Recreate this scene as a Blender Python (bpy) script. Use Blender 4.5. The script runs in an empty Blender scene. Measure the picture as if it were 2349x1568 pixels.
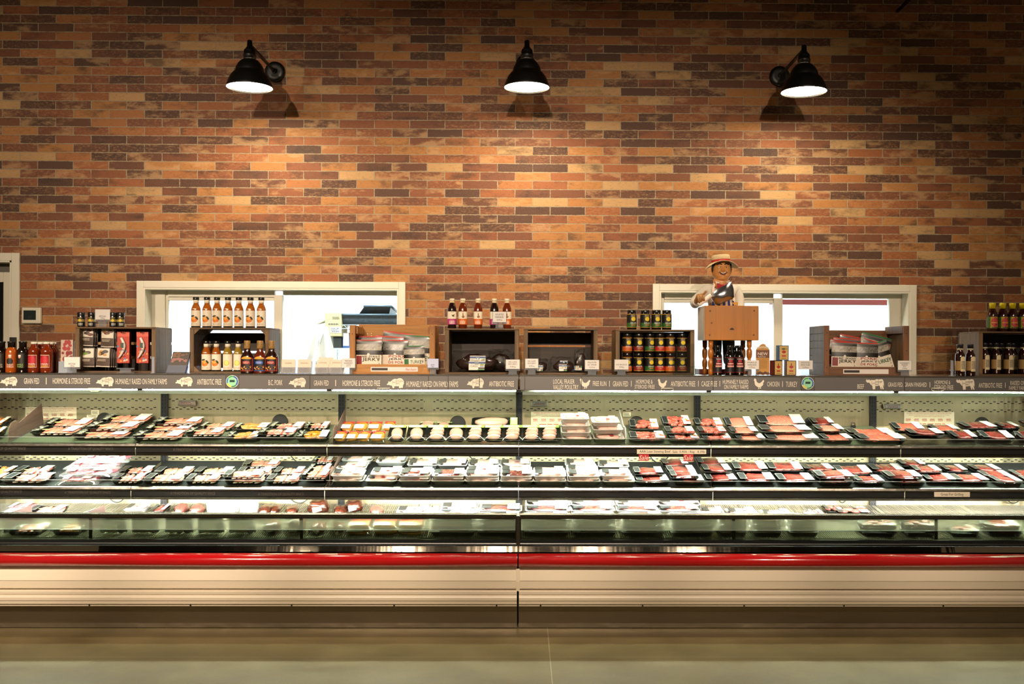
import bpy, math, random
from mathutils import Vector, Matrix, noise as mnoise
PI = math.pi
scene = bpy.context.scene
col = scene.collection
R0 = random.Random(7)

# ------------------------------------------------------------------ camera and photo measuring
W, H = 2349, 1568
LENS = 35.0
F = LENS / 36.0 * W
CAM = Vector((0, 0, 1.666))
TH, RHO = math.radians(0.72), math.radians(0.22)
RM = Matrix.Rotation(-TH, 3, 'Z') @ Matrix.Rotation(PI / 2, 3, 'X') @ Matrix.Rotation(RHO, 3, 'Z')
_d = RM.transposed() @ Vector((0, 1, 0))
CX = 1200 - F * _d.x / (-_d.z)
CY = 810 + F * _d.y / (-_d.z)

def ray(px, py):
    return RM @ Vector(((px - CX) / F, -(py - CY) / F, -1))

def P(px, py, Y):
    r = ray(px, py)
    return CAM + r * (Y / r.y)

def X(px, Y, py=860):
    return P(px, py, Y).x

def Z(py, Y, px=1200):
    return P(px, py, Y).z

def on_plane(px, py, p0, n):
    r = ray(px, py)
    t = (p0 - CAM).dot(n) / r.dot(n)
    return CAM + r * t

cd = bpy.data.cameras.new('camera')
cd.lens = LENS; cd.sensor_width = 36; cd.sensor_fit = 'HORIZONTAL'
cd.shift_x = (W / 2 - CX) / W
cd.shift_y = (CY - H / 2) / W
cd.clip_start = 0.05; cd.clip_end = 60
cam = bpy.data.objects.new('camera', cd)
cam.matrix_world = Matrix.Translation(CAM) @ RM.to_4x4()
col.objects.link(cam)
scene.camera = cam

# ------------------------------------------------------------------ materials
def lin(c):
    if isinstance(c, str):
        c = c.lstrip('#'); c = [int(c[i:i + 2], 16) / 255 for i in (0, 2, 4)]
        c = [x / 12.92 if x <= 0.04045 else ((x + 0.055) / 1.055) ** 2.4 for x in c]
    return (c[0], c[1], c[2], 1)

class NT:
    def __init__(s, name):
        s.m = bpy.data.materials.new(name); s.m.use_nodes = True
        s.t = s.m.node_tree; s.t.nodes.clear()
        s.out = s.t.nodes.new('ShaderNodeOutputMaterial')
    def n(s, typ, **kw):
        n = s.t.nodes.new('ShaderNode' + typ)
        for k, v in kw.items(): setattr(n, k, v)
        return n
    def l(s, a, b): s.t.links.new(a, b)
    def put(s, sock, v):
        if hasattr(v, 'is_linked'): s.l(v, sock)
        else: sock.default_value = v
    def math(s, op, a, b=0.0, c=None):
        n = s.n('Math', operation=op); s.put(n.inputs[0], a); s.put(n.inputs[1], b)
        if c is not None: s.put(n.inputs[2], c)
        return n.outputs[0]
    def mix(s, f, a, b, blend='MIX'):
        n = s.n('Mix', data_type='RGBA', blend_type=blend)
        s.put(n.inputs[0], f); s.put(n.inputs[6], a); s.put(n.inputs[7], b)
        return n.outputs[2]
    def ramp(s, f, stops, const=False):
        n = s.n('ValToRGB'); e = n.color_ramp.elements
        if const: n.color_ramp.interpolation = 'CONSTANT'
        while len(e) < len(stops): e.new(0.5)
        for i, (p, c) in enumerate(stops): e[i].position = p; e[i].color = c
        s.l(f, n.inputs[0]); return n.outputs[0]
    def coord(s, kind='Object', scale=None):
        o = s.n('TexCoord').outputs[kind]
        if scale:
            mp = s.n('Mapping'); mp.inputs['Scale'].default_value = scale; s.l(o, mp.inputs[0]); o = mp.outputs[0]
        return o
    def noise(s, vec, scale, detail=3, rough=.55):
        n = s.n('TexNoise'); n.inputs['Scale'].default_value = scale; n.inputs['Detail'].default_value = detail
        n.inputs['Roughness'].default_value = rough
        s.l(vec, n.inputs['Vector']); return n.outputs['Fac']
    def bsdf(s, color=None, rough=.5, metal=0, coat=0, spec=.5, bump=None, bstr=.3, bdist=.01, **kw):
        b = s.n('BsdfPrincipled')
        if color is not None: s.put(b.inputs['Base Color'], color)
        s.put(b.inputs['Roughness'], rough); s.put(b.inputs['Metallic'], metal)
        b.inputs['Coat Weight'].default_value = coat; b.inputs['Coat Roughness'].default_value = .08
        b.inputs['Specular IOR Level'].default_value = spec
        for k, v in kw.items(): s.put(b.inputs[k.replace('_', ' ')], v)
        if bump is not None:
            n = s.n('Bump'); n.inputs['Strength'].default_value = bstr; n.inputs['Distance'].default_value = bdist
            s.l(bump, n.inputs['Height']); s.l(n.outputs[0], b.inputs['Normal'])
        s.l(b.outputs[0], s.out.inputs[0]); return b

MC = {}
def mat(c, rough=.5, metal=0, coat=0, spec=.5, nz=0, nscale=30):
    key = (c if isinstance(c, str) else tuple(c), rough, metal, coat, spec, nz, nscale)
    if key in MC: return MC[key]
    t = NT('surface')
    base = lin(c)
    if nz:
        f = t.noise(t.coord(), nscale, 4)
        dark = tuple(x * (1 - nz) for x in base[:3]) + (1,)
        lite = tuple(min(1, x * (1 + nz)) for x in base[:3]) + (1,)
        base = t.ramp(f, [(.3, dark), (.7, lite)])
    t.bsdf(base, rough, metal, coat, spec)
    MC[key] = t.m
    return t.m

def emit(c, s):
    t = NT('glow'); e = t.n('Emission'); e.inputs[0].default_value = lin(c); e.inputs[1].default_value = s
    t.l(e.outputs[0], t.out.inputs[0]); return t.m

def wood(c1, c2, axis='X', scale=1.0, rough=.6):
    t = NT('wood')
    sc = {'X': (1.5, 22, 22), 'Y': (22, 1.5, 22), 'Z': (22, 22, 1.5)}[axis]
    v = t.coord('Object', tuple(x * scale for x in sc))
    a = t.noise(v, 1.6, 5, .6)
    g = t.noise(t.coord(), 9, 3)
    c = t.ramp(a, [(.28, lin(c1)), (.72, lin(c2))])
    c = t.mix(t.math('MULTIPLY', t.math('GREATER_THAN', g, .62), .35), c, lin(c1))
    t.bsdf(c, rough, bump=a, bstr=.25, bdist=.002)
    return t.m

def clear(tint='#ffffff', gloss=.1, rough=.04, haze=0):
    t = NT('clear_plastic')
    tr = t.n('BsdfTransparent'); tr.inputs[0].default_value = lin(tint)
    g = t.n('BsdfGlossy'); g.inputs['Roughness'].default_value = rough
    lw = t.n('LayerWeight'); lw.inputs[0].default_value = .35
    f = t.math('ADD', t.math('MULTIPLY', lw.outputs['Fresnel'], .3), gloss * .5)
    m = t.n('MixShader'); t.l(f, m.inputs[0]); t.l(tr.outputs[0], m.inputs[1]); t.l(g.outputs[0], m.inputs[2])
    o = m.outputs[0]
    if haze:
        d = t.n('BsdfDiffuse'); d.inputs[0].default_value = lin('#e8ecf0')
        m2 = t.n('MixShader'); m2.inputs[0].default_value = haze; t.l(o, m2.inputs[1]); t.l(d.outputs[0], m2.inputs[2]); o = m2.outputs[0]
    t.l(o, t.out.inputs[0]); return t.m

# ------------------------------------------------------------------ mesh building
class MB:
    def __init__(s): s.v = []; s.f = []; s.mi = []; s.sm = []
    def face(s, idx, m=0, sm=False): s.f.append(tuple(idx)); s.mi.append(m); s.sm.append(sm)
    def add(s, vs): k = len(s.v); s.v += [tuple(v) for v in vs]; return k
    def box(s, x0, x1, y0, y1, z0, z1, m=0, M=None):
        vs = [(x, y, z) for z in (z0, z1) for y in (y0, y1) for x in (x0, x1)]
        if M is not None: vs = [M @ Vector(v) for v in vs]
        k = s.add(vs)
        for q in ((0, 2, 3, 1), (4, 5, 7, 6), (0, 1, 5, 4), (1, 3, 7, 5), (3, 2, 6, 7), (2, 0, 4, 6)):
            s.face([k + i for i in q], m)
        return s
    def extrude(s, prof, x0, x1, m=0, sm=False):
        """closed (y, z) profile swept along x"""
        n = len(prof)
        a = s.add([(x0, y, z) for y, z in prof]); b = s.add([(x1, y, z) for y, z in prof])
        for i in range(n):
            j = (i + 1) % n; s.face((a + i, b + i, b + j, a + j), m, sm)
        s.face([a + i for i in range(n)], m); s.face([b + i for i in reversed(range(n))], m)
        return s
    def prism(s, poly, y0, y1, m=0):
        """closed (x, z) outline given counter-clockwise from the front, thick from y0 (front) to y1"""
        n = len(poly)
        a = s.add([(x, y0, z) for x, z in poly]); b = s.add([(x, y1, z) for x, z in poly])
        for i in range(n):
            j = (i + 1) % n; s.face((a + j, a + i, b + i, b + j), m)
        s.face([a + i for i in range(n)], m); s.face([b + i for i in reversed(range(n))], m)
        return s
    def lathe(s, prof, seg=24, m=0, M=None, sm=True, caps=True, sx=1, sy=1):
        """(r, z) profile from bottom to top around z"""
        n = len(prof); k = len(s.v); vs = []
        for r, z in prof:
            for i in range(seg):
                a = 2 * PI * i / seg; vs.append(Vector((r * math.cos(a) * sx, r * math.sin(a) * sy, z)))
        if M is not None: vs = [M @ v for v in vs]
        s.add(vs)
        for j in range(n - 1):
            for i in range(seg):
                i2 = (i + 1) % seg
                s.face((k + j * seg + i, k + j * seg + i2, k + (j + 1) * seg + i2, k + (j + 1) * seg + i), m, sm)
        if caps:
            s.face([k + i for i in reversed(range(seg))], m); s.face([k + (n - 1) * seg + i for i in range(seg)], m)
        return s
    def tube(s, pts, r, seg=8, m=0, closed=False):
        pts = [Vector(p) for p in pts]; n = len(pts); k = len(s.v); vs = []
        rr = r if isinstance(r, (list, tuple)) else [r] * n
        up = None
        for i, p in enumerate(pts):
            if closed: t = pts[(i + 1) % n] - pts[i - 1]
            else: t = pts[min(i + 1, n - 1)] - pts[max(i - 1, 0)]
            t.normalize()
            if up is None:
                up = Vector((0, 0, 1)) if abs(t.z) < .9 else Vector((0, 1, 0))
            a = t.cross(up).normalized(); b = a.cross(t).normalized(); up = b
            for j in range(seg):
                q = 2 * PI * j / seg; vs.append(p + (a * math.cos(q) + b * math.sin(q)) * rr[i])
        s.add(vs)
        for i in range(n if closed else n - 1):
            i2 = (i + 1) % n
            for j in range(seg):
                j2 = (j + 1) % seg
                s.face((k + i * seg + j, k + i * seg + j2, k + i2 * seg + j2, k + i2 * seg + j), m, True)
        if not closed:
            s.face([k + j for j in reversed(range(seg))], m); s.face([k + (n - 1) * seg + j for j in range(seg)], m)
        return s
    def blob(s, c, r, seed=0, rough=.12, nu=10, nv=7, m=0, M=None, p=1.0, freq=1.3):
        """lumpy ellipsoid"""
        k = len(s.v); c = Vector(c); vs = []
        def pt(u, v):
            d = Vector((math.cos(v) * math.cos(u), math.cos(v) * math.sin(u), math.sin(v)))
            g = 1 + rough * mnoise.noise(d * freq + Vector((seed * 3.7, seed * 1.3, seed)))  * 2
            q = Vector([math.copysign(abs(x) ** p, x) for x in d])
            w = Vector((q.x * r[0], q.y * r[1], q.z * r[2])) * g
            return (M @ (w + c)) if M is not None else w + c
        vs.append(pt(0, -PI / 2))
        for j in range(1, nv):
            for i in range(nu): vs.append(pt(2 * PI * i / nu, -PI / 2 + PI * j / nv))
        vs.append(pt(0, PI / 2)); s.add(vs)
        for i in range(nu):
            i2 = (i + 1) % nu
            s.face((k, k + 1 + i2, k + 1 + i), m, True)
            for j in range(nv - 2):
                a = k + 1 + j * nu; b = a + nu
                s.face((a + i, a + i2, b + i2, b + i), m, True)
            a = k + 1 + (nv - 2) * nu; s.face((a + i, a + i2, len(s.v) - 1), m, True)
        return s
    def grid(s, fn, nu, nv, m=0, sm=True):
        """surface fn(u, v) for u, v in 0..1"""
        k = s.add([fn(i / nu, j / nv) for j in range(nv + 1) for i in range(nu + 1)])
        for j in range(nv):
            for i in range(nu):
                a = k + j * (nu + 1) + i; s.face((a, a + 1, a + nu + 2, a + nu + 1), m, sm)
        return s
    def geo(s, g, M, m=0):
        k = s.add([M @ Vector(v) for v in g[0]])
        for f in g[1]: s.face([k + i for i in f], m)
        return s
    def build(s, name, mats, parent=None, bev=0, off=None, sub=0, mirror_fix=False):
        me = bpy.data.meshes.new(name)
        vs = s.v
        if off is not None: vs = [(v[0] - off[0], v[1] - off[1], v[2] - off[2]) for v in vs]
        me.from_pydata(vs, [], s.f)
        if not isinstance(mats, (list, tuple)): mats = [mats]
        for m in mats: me.materials.append(m)
        me.polygons.foreach_set('material_index', s.mi)
        me.polygons.foreach_set('use_smooth', s.sm)
        me.update()
        o = bpy.data.objects.new(name, me); col.objects.link(o)
        if parent is not None: o.parent = parent
        if bev:
            b = o.modifiers.new('bevel', 'BEVEL'); b.width = bev; b.segments = 2; b.limit_method = 'ANGLE'
        if sub:
            b = o.modifiers.new('sub', 'SUBSURF'); b.levels = sub; b.render_levels = sub
        return o

def tag(o, label=None, cat=None, group=None, kind=None):
    if label: o['label'] = label
    if cat: o['category'] = cat
    if group: o['group'] = group
    if kind: o['kind'] = kind
    return o

def thing(name, label, cat, loc=(0, 0, 0), rz=0, group=None):
    o = bpy.data.objects.new(name, None); col.objects.link(o)
    o.empty_display_size = .02
    o.location = loc; o.rotation_euler = (0, 0, rz)
    return tag(o, label, cat, group)

KIDS = {}
def kids(o): return [c for c in o.children]

def dup(o, parent=None):
    c = o.copy(); col.objects.link(c)
    if parent is not None: c.parent = parent
    for ch in kids(o): dup(ch, c)
    return c

# ------------------------------------------------------------------ lettering
TX = {}
def text_geo(s):
    if s in TX: return TX[s]
    cu = bpy.data.curves.new('t', 'FONT'); cu.body = s; cu.fill_mode = 'FRONT'; cu.resolution_u = 2
    o = bpy.data.objects.new('t', cu); col.objects.link(o)
    dg = bpy.context.evaluated_depsgraph_get(); dg.update()
    me = bpy.data.meshes.new_from_object(o.evaluated_get(dg))
    vs = [tuple(v.co) for v in me.vertices]; fs = [tuple(p.vertices) for p in me.polygons]
    bpy.data.objects.remove(o); bpy.data.meshes.remove(me); bpy.data.curves.remove(cu)
    xs = [v[0] for v in vs] or [0]; ys = [v[1] for v in vs] or [0]
    x0, x1, y0, y1 = min(xs), max(xs), min(ys), max(ys)
    vs = [((v[0] - (x0 + x1) / 2) / max(1e-6, x1 - x0), 0, (v[1] - (y0 + y1) / 2) / max(1e-6, y1 - y0)) for v in vs]
    TX[s] = (vs, fs); return TX[s]

def put_text(mb, s, x0, x1, z0, z1, y, m=0, shear=0.0, M=None):
    g = text_geo(s)
    A = Matrix(((x1 - x0, 0, shear * (z1 - z0), (x0 + x1) / 2), (0, 1, 0, y), (0, 0, z1 - z0, (z0 + z1) / 2), (0, 0, 0, 1)))
    if M is not None: A = M @ A
    return mb.geo(g, A, m)

def fine_print(mb, x0, x1, z0, z1, y, rows, m=0, seed=0, M=None, fill=.6):
    """rows of illegible small words"""
    r = random.Random(seed); dz = (z1 - z0) / rows
    for i in range(rows):
        z = z1 - (i + .5) * dz; a = x0 + r.random() * .15 * (x1 - x0); e = x1 - r.random() * .15 * (x1 - x0)
        while a < e:
            w = (x1 - x0) * r.uniform(.06, .18); w = min(w, e - a)
            vs = [(a, y, z - dz * fill / 2), (a + w, y, z - dz * fill / 2), (a + w, y, z + dz * fill / 2), (a, y, z + dz * fill / 2)]
            if M is not None: vs = [M @ Vector(v) for v in vs]
            k = mb.add(vs)
            mb.face((k, k + 1, k + 2, k + 3), m); a += w + (x1 - x0) * .03
PREP_E, LAMP_E, WORLD_E, TUBE_E, TUBE2_E, CANOPY_E = 34.0, 95.0, 0.22, 165.0, 500.0, 90.0
SPOTS = [  # x, y, z, target x, y, z, watts, cone, blend
    (-4.1, .4, 3.7, -3.2, 7.2, 2.1, 690, 42, .9), (-1.9, .4, 3.7, -1.5, 7.2, 2.1, 690, 40, .9), (-.2, .4, 3.7, .0, 7.2, 2.1, 630, 38, .9),
    (1.6, .4, 3.7, 1.3, 7.2, 2.1, 500, 38, .9), (3.3, .4, 3.7, 2.5, 7.2, 1.8, 230, 34, .9),
    # downlights over the aisle
    (-3.6, 1.5, 3.9, -3.6, 6.0, 1.0, 1140, 27, 1),
    (-2.5, 1.5, 3.9, -2.5, 6.0, 1.0, 1034, 27, 1),
    (-1.4, 1.5, 3.9, -1.4, 6.0, 1.0, 900, 27, 1),
    (-0.3, 1.5, 3.9, -0.3, 6.0, 1.0, 764, 27, 1),
    (0.8, 1.5, 3.9, 0.8, 6.0, 1.0, 644, 27, 1),
    (1.9, 1.5, 3.9, 1.9, 6.0, 1.0, 524, 27, 1),
    (3.0, 1.5, 3.9, 3.0, 6.0, 1.0, 420, 27, 1),
]
EXPO = 0.25
scene.view_settings.view_transform = 'Standard'; scene.view_settings.look = 'None'
scene.view_settings.exposure = EXPO; scene.view_settings.gamma = 1.0; scene.view_settings.use_curve_mapping = False
scene.cycles.use_denoising = True
scene.cycles.max_bounces = 8; scene.cycles.diffuse_bounces = 4; scene.cycles.glossy_bounces = 3; scene.cycles.transparent_max_bounces = 16
scene.cycles.caustics_reflective = False; scene.cycles.caustics_refractive = False
scene.cycles.sample_clamp_indirect = 8
# ================================================================== the setting
YW = 7.23          # brick wall face
XL, XR, ZT = -6.0, 6.0, 5.6

def brick_material():
    t = NT('brick_tile')
    xyz = t.n('SeparateXYZ'); t.l(t.coord('Object'), xyz.inputs[0])
    BW, BH = .2552, .0620
    z0 = P(200, 566.1, YW).z; x0 = P(85.8, 578, YW).x
    nn = t.noise(t.coord('Object'), 22, 4)
    nn2 = t.noise(t.coord('Object'), 90, 2)
    wob = t.math('ADD', t.math('MULTIPLY', t.math('SUBTRACT', nn, .5), .009), t.math('MULTIPLY', t.math('SUBTRACT', nn2, .5), .005))
    v = t.math('DIVIDE', t.math('SUBTRACT', xyz.outputs[2], z0), BH)
    u0 = t.math('DIVIDE', t.math('SUBTRACT', xyz.outputs[0], x0 - .5 * BW), BW)
    r = t.math('FLOOR', v)
    u = t.math('ADD', u0, t.math('FRACT', t.math('MULTIPLY', r, .5)))
    c = t.math('FLOOR', u); fu = t.math('FRACT', u); fv = t.math('FRACT', v)
    du = t.math('MULTIPLY', t.math('MINIMUM', fu, t.math('SUBTRACT', 1, fu)), BW)
    dv = t.math('MULTIPLY', t.math('MINIMUM', fv, t.math('SUBTRACT', 1, fv)), BH)
    d = t.math('ADD', t.math('MINIMUM', du, dv), wob)
    mort = t.math('LESS_THAN', d, .0029)
    cv = t.n('CombineXYZ'); t.l(c, cv.inputs[0]); t.l(r, cv.inputs[1])
    wn = t.n('TexWhiteNoise', noise_dimensions='2D'); t.l(cv.outputs[0], wn.inputs['Vector'])
    rs = t.n('SeparateColor'); t.l(wn.outputs['Color'], rs.inputs[0])
    r1, r2, r3 = wn.outputs['Value'], rs.outputs[1], rs.outputs[2]
    base = t.ramp(r1, [(0, lin('#4a2d22')), (.16, lin('#5c3524')), (.32, lin('#6f3f28')), (.46, lin('#80482b')),
                       (.60, lin('#92552f')), (.72, lin('#a06537')), (.82, lin('#a8713c')), (.94, lin('#b58f60'))], const=True)
    # per-brick offset so that no two tiles wear the same stain
    off = t.n('VectorMath', operation='MULTIPLY_ADD')
    t.l(wn.outputs['Color'], off.inputs[0]); off.inputs[1].default_value = (37, 41, 43); t.l(t.coord('Object'), off.inputs[2])
    st = t.n('Mapping'); st.inputs['Scale'].default_value = (.55, 1, 1.3); t.l(off.outputs[0], st.inputs[0])
    patch = t.noise(st.outputs[0], 9, 6, .62)
    fine = t.noise(st.outputs[0], 70, 5, .65)
    grain = t.noise(off.outputs[0], 240, 2)
    dk = t.math('MULTIPLY', t.ramp(patch, [(.50, (0, 0, 0, 1)), (.66, (1, 1, 1, 1))]), t.math('MULTIPLY', t.math('GREATER_THAN', r2, .5), .7))
    base = t.mix(dk, base, lin('#2a1c18'))
    lt = t.math('MULTIPLY', t.ramp(patch, [(.38, (1, 1, 1, 1)), (.5, (0, 0, 0, 1))]), t.math('MULTIPLY', t.math('LESS_THAN', r2, .38), .55))
    base = t.mix(lt, base, lin('#c59b6c'))
    sp = t.math('MULTIPLY', t.ramp(fine, [(.50, (0, 0, 0, 1)), (.68, (1, 1, 1, 1))]), t.math('MULTIPLY', t.math('GREATER_THAN', r3, .45), .42))
    base = t.mix(sp, base, lin('#b98654'))
    sd = t.math('MULTIPLY', t.ramp(fine, [(.30, (1, 1, 1, 1)), (.48, (0, 0, 0, 1))]), .35)
    base = t.mix(sd, base, lin('#4a2a1c'))
    base = t.mix(t.math('MULTIPLY', t.math('SUBTRACT', grain, .35), .25), base, lin('#d2a574'))
    base = t.mix(mort, base, lin('#998a70'))
    hgt = t.math('ADD', t.math('MULTIPLY', t.ramp(d, [(.0, (0, 0, 0, 1)), (.006, (1, 1, 1, 1))]), 1.0), t.math('MULTIPLY', fine, .25))
    t.bsdf(base, .62, spec=.35, bump=hgt, bstr=.35, bdist=.003)
    return t.m

def floor_material():
    t = NT('concrete')
    v = t.coord('Object'); xyz = t.n('SeparateXYZ'); t.l(v, xyz.inputs[0])
    a = t.noise(v, 3.0, 6, .6); b = t.noise(v, 160, 3, .7); w = t.noise(v, 900, 2)
    c = t.ramp(a, [(.3, lin('#6d5f3e')), (.7, lin('#8c7d58'))])
    c = t.mix(t.math('MULTIPLY', t.ramp(b, [(.30, (1, 1, 1, 1)), (.42, (0, 0, 0, 1))]), .55), c, lin('#54492f'))
    c = t.mix(t.math('MULTIPLY', t.ramp(w, [(.64, (0, 0, 0, 1)), (.72, (1, 1, 1, 1))]), .5), c, lin('#c8bd9c'))
    j1 = t.math('LESS_THAN', t.math('ABSOLUTE', t.math('SUBTRACT', xyz.outputs[0], .154)), .0028)
    j2 = t.math('MULTIPLY', t.math('LESS_THAN', t.math('ABSOLUTE', t.math('SUBTRACT', xyz.outputs[1], 5.47)), .003), .5)
    c = t.mix(t.math('MULTIPLY', t.math('MAXIMUM', j1, j2), .6), c, lin('#c2b795'))
    t.bsdf(c, t.math('ADD', .28, t.math('MULTIPLY', a, .3)), spec=.4, bump=b, bstr=.12, bdist=.002)
    return t.m

M_BRICK, M_FLOOR = brick_material(), floor_material()
M_TRIM = mat('#ded8c6', .4)
M_WHITE = mat('#f2f4f4', .6)
M_BLACK = mat('#0d0d0e', .4)
M_GLASS = clear('#f4fbfa', .06, .02)

def S(name, mb, m, **k):
    return tag(mb.build(name, m, **k), kind='structure')

S('floor', MB().box(XL, XR, -3, 11.2, -.1, 0), M_FLOOR)
S('ceiling', MB().box(XL, XR, -3, YW, ZT, ZT + .1), mat('#2a2622', .8))

zd_top = Z(598, YW, 20)
x_d = X(29, YW, 700)
OPEN = [  # x0, x1, z0, z1 of the holes in the brick wall
    (XL + .5, x_d, 0.0, zd_top),
    (X(331, YW, 700), X(915, YW, 700), 1.33, Z(661, YW, 620)),
    (X(1512, YW, 700), X(2085, YW, 700), 1.33, Z(668, YW, 1800)),
]
xs = sorted({XL, XR} | {a for o in OPEN for a in o[:2]})
zs = sorted({0.0, ZT} | {a for o in OPEN for a in o[2:]})
mb = MB()
for i in range(len(xs) - 1):
    for j in range(len(zs) - 1):
        cx_, cz_ = (xs[i] + xs[i + 1]) / 2, (zs[j] + zs[j + 1]) / 2
        if any(o[0] < cx_ < o[1] and o[2] < cz_ < o[3] for o in OPEN): continue
        mb.box(xs[i], xs[i + 1], YW, YW + .17, zs[j], zs[j + 1])
S('wall_back', mb, M_BRICK)

def window(n, o, mull, left_in, right_in, top_l, top_r):
    x0, x1, z0, z1 = o
    tw = .049
    w = tag(bpy.data.objects.new('window_%d' % n, None), kind='structure'); col.objects.link(w)
    w.location = (x0, YW, z0)
    off = (x0, YW, z0)
    mb = MB()
    mb.box(x0 - tw, x0, YW - .022, YW, z0 - tw, z1 + tw).box(x1, x1 + tw, YW - .022, YW, z0 - tw, z1 + tw)
    mb.box(x0, x1, YW - .022, YW, z1, z1 + tw).box(x0, x1, YW - .022, YW, z0 - tw, z0)
    mb.build('casing', M_TRIM, w, bev=.003, off=off)
    b = .012
    mb = MB().box(x0, x0 + b, YW - .02, YW + .17, z0, z1).box(x1 - b, x1, YW - .02, YW + .17, z0, z1)
    mb.box(x0 + b, x1 - b, YW - .02, YW + .17, z1 - b, z1).box(x0 + b, x1 - b, YW - .02, YW + .17, z0, z0 + b)
    mb.build('jamb', M_TRIM, w, off=off)
    xm0, xm1 = X(mull[0], YW + .13, 700), X(mull[1], YW + .13, 700)
    xi0, xi1 = X(left_in, YW + .14, 700), X(right_in, YW + .14, 700)
    px = (mull[0] + mull[1]) / 2
    zl, zr = Z(top_l, YW + .14, left_in), Z(top_r, YW + .14, right_in)
    yf0, yf1 = YW + .11, YW + .16
    mb = MB()
    mb.box(x0 + b, xi0 - .02, yf0, yf1, z0 + b, z1 - b)          # left stile, stepped
    mb.box(xi0 - .02, xi0, yf0 + .015, yf1, z0 + b, z1 - b)
    mb.box(xi1, x1 - b, yf0, yf1, z0 + b, z1 - b)
    mb.box(xi0, xm0, yf0, yf1, zl + .025, z1 - b).box(xi0, xm0, yf0 + .015, yf1, zl, zl + .025)
    mb.box(xm1, xi1, yf0, yf1, zr, z1 - b)
    mb.box(xi0, xi1, yf0, yf1, z0 + b, z0 + .06)
    mb.build('frame', M_TRIM, w, bev=.002, off=off)
    MB().box(xm0, xm1, yf0 - .012, yf1, z0 + .06, zr).build('mullion', M_TRIM, w, bev=.003, off=off)
    MB().box(xi0, xm0, yf0 + .03, yf0 + .035, z0 + .06, zl).build('pane', M_GLASS, w, off=off)
    MB().box(xm1, xi1, yf0 + .02, yf0 + .025, z0 + .06, zr).build('pane', M_GLASS, w, off=off)
    return w

window(1, OPEN[1], (631, 650), 388, 913, 688.5, 678)
window(2, OPEN[2], (1773, 1793), 1523, 2037, 694, 685)

# door at the left edge
dr = tag(bpy.data.objects.new('door_1', None), kind='structure'); col.objects.link(dr)
dr.location = (x_d, YW, 0); off = (x_d, YW, 0)
tw = X(47, YW, 700) - x_d
x_l = XL + .5
MB().box(x_d, x_d + tw, YW - .022, YW, 0, zd_top + tw).box(x_l, x_d, YW - .022, YW, zd_top, zd_top + tw).build('casing', M_TRIM, dr, bev=.003, off=off)
MB().box(x_d - .012, x_d, YW - .02, YW + .17, 0, zd_top).box(x_l, x_d, YW - .02, YW + .17, zd_top - .012, zd_top).build('jamb', M_TRIM, dr, off=off)
xg = X(9, YW + .1, 700)
zg = Z(647, YW + .1, 5); ztf = Z(624, YW + .1, 5)
MB().box(xg, x_d - .012, YW + .09, YW + .13, 0, ztf).box(x_l, xg, YW + .09, YW + .13, zg, ztf).build('door_leaf', M_TRIM, dr, bev=.003, off=off)
MB().box(x_l, x_d - .012, YW + .09, YW + .13, ztf, zd_top - .012).build('head_panel', mat('#5a564c', .5), dr, off=off)
MB().box(x_l, xg, YW + .105, YW + .115, .2, zg).build('door_glass', mat('#050607', .08), dr, off=off)
xp = X(29, YW, 780)
MB().box(xp, xp + .04, YW - .045, YW - .02, Z(805, YW), Z(778, YW)).build('door_closer', M_BLACK, dr, off=off)

# ---------------------------------------------------------------- bright prep room behind the windows
S('wall_prep_room', MB().box(XL, XR, 11, 11.1, 0, 3.3), M_WHITE)
S('wall_prep_left', MB().box(XL - .1, XL, YW + .17, 11.1, 0, 3.3), M_WHITE)
S('wall_prep_right', MB().box(XR, XR + .1, YW + .17, 11.1, 0, 3.3), M_WHITE)
S('ceiling_prep_room', MB().box(XL, XR, YW + .17, 11.1, 3.2, 3.3), M_WHITE)
M_PANEL = emit('#e6f2ff', PREP_E)
for i, (x, y) in enumerate([(-3.2, 8.0), (-1.3, 8.0), (1.1, 8.0), (3.2, 8.0), (-2.2, 10.2), (2.2, 10.2)]):
    o = MB().box(x - .6, x + .6, y - .5, y + .5, 3.17, 3.2).build('ceiling_light_panel', M_PANEL)
    tag(o, 'flush white ceiling light panel in the bright prep room behind the windows', 'ceiling light', 'prep room ceiling lights')

YB = 8.6
def bx(px0, px1, py0, py1, Y, dep):
    a = P(px0, py1, Y); b = P(px1, py0, Y)
    return a.x, b.x, Y, Y + dep, a.z, b.z
# wire rack with things on it
sh1, sh2 = Z(744, YB, 840), Z(798, YB, 840)
xr0, xr1 = X(748, YB, 780), X(925, YB, 780)
rk = thing('wire_rack', 'white wire shelving rack in the bright room behind the left window', 'rack', (xr0, YB, 0)); off = (xr0, YB, 0)
M_WIRE = mat('#c9d6da', .3, .6)
for x in (xr0 + .01, xr1 - .01):
    for y in (YB + .01, YB + .44):
        MB().tube([(x, y, 0), (x, y, sh1 + .3)], .011).build('post', M_WIRE, rk, off=off)
for z in (sh1, sh2, .9, .4):
    mb = MB()
    for y in (YB, YB + .45):
        mb.box(xr0, xr1, y, y + .006, z - .006, z).box(xr0, xr1, y, y + .006, z - .038, z - .032)
        n = 11
        for i in range(n):
            a = xr0 + (xr1 - xr0) * i / n; b = xr0 + (xr1 - xr0) * (i + 1) / n; c = (a + b) / 2
            mb.tube([(a, y + .003, z - .034), (c, y + .003, z - .004), (b, y + .003, z - .034)], .0035, 5)
    for i in range(34):
        a = xr0 + (xr1 - xr0) * (i + .5) / 34; mb.box(a - .002, a + .002, YB, YB + .45, z - .006, z - .002)
    mb.build('wire_shelf', M_WIRE, rk, off=off)

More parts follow.
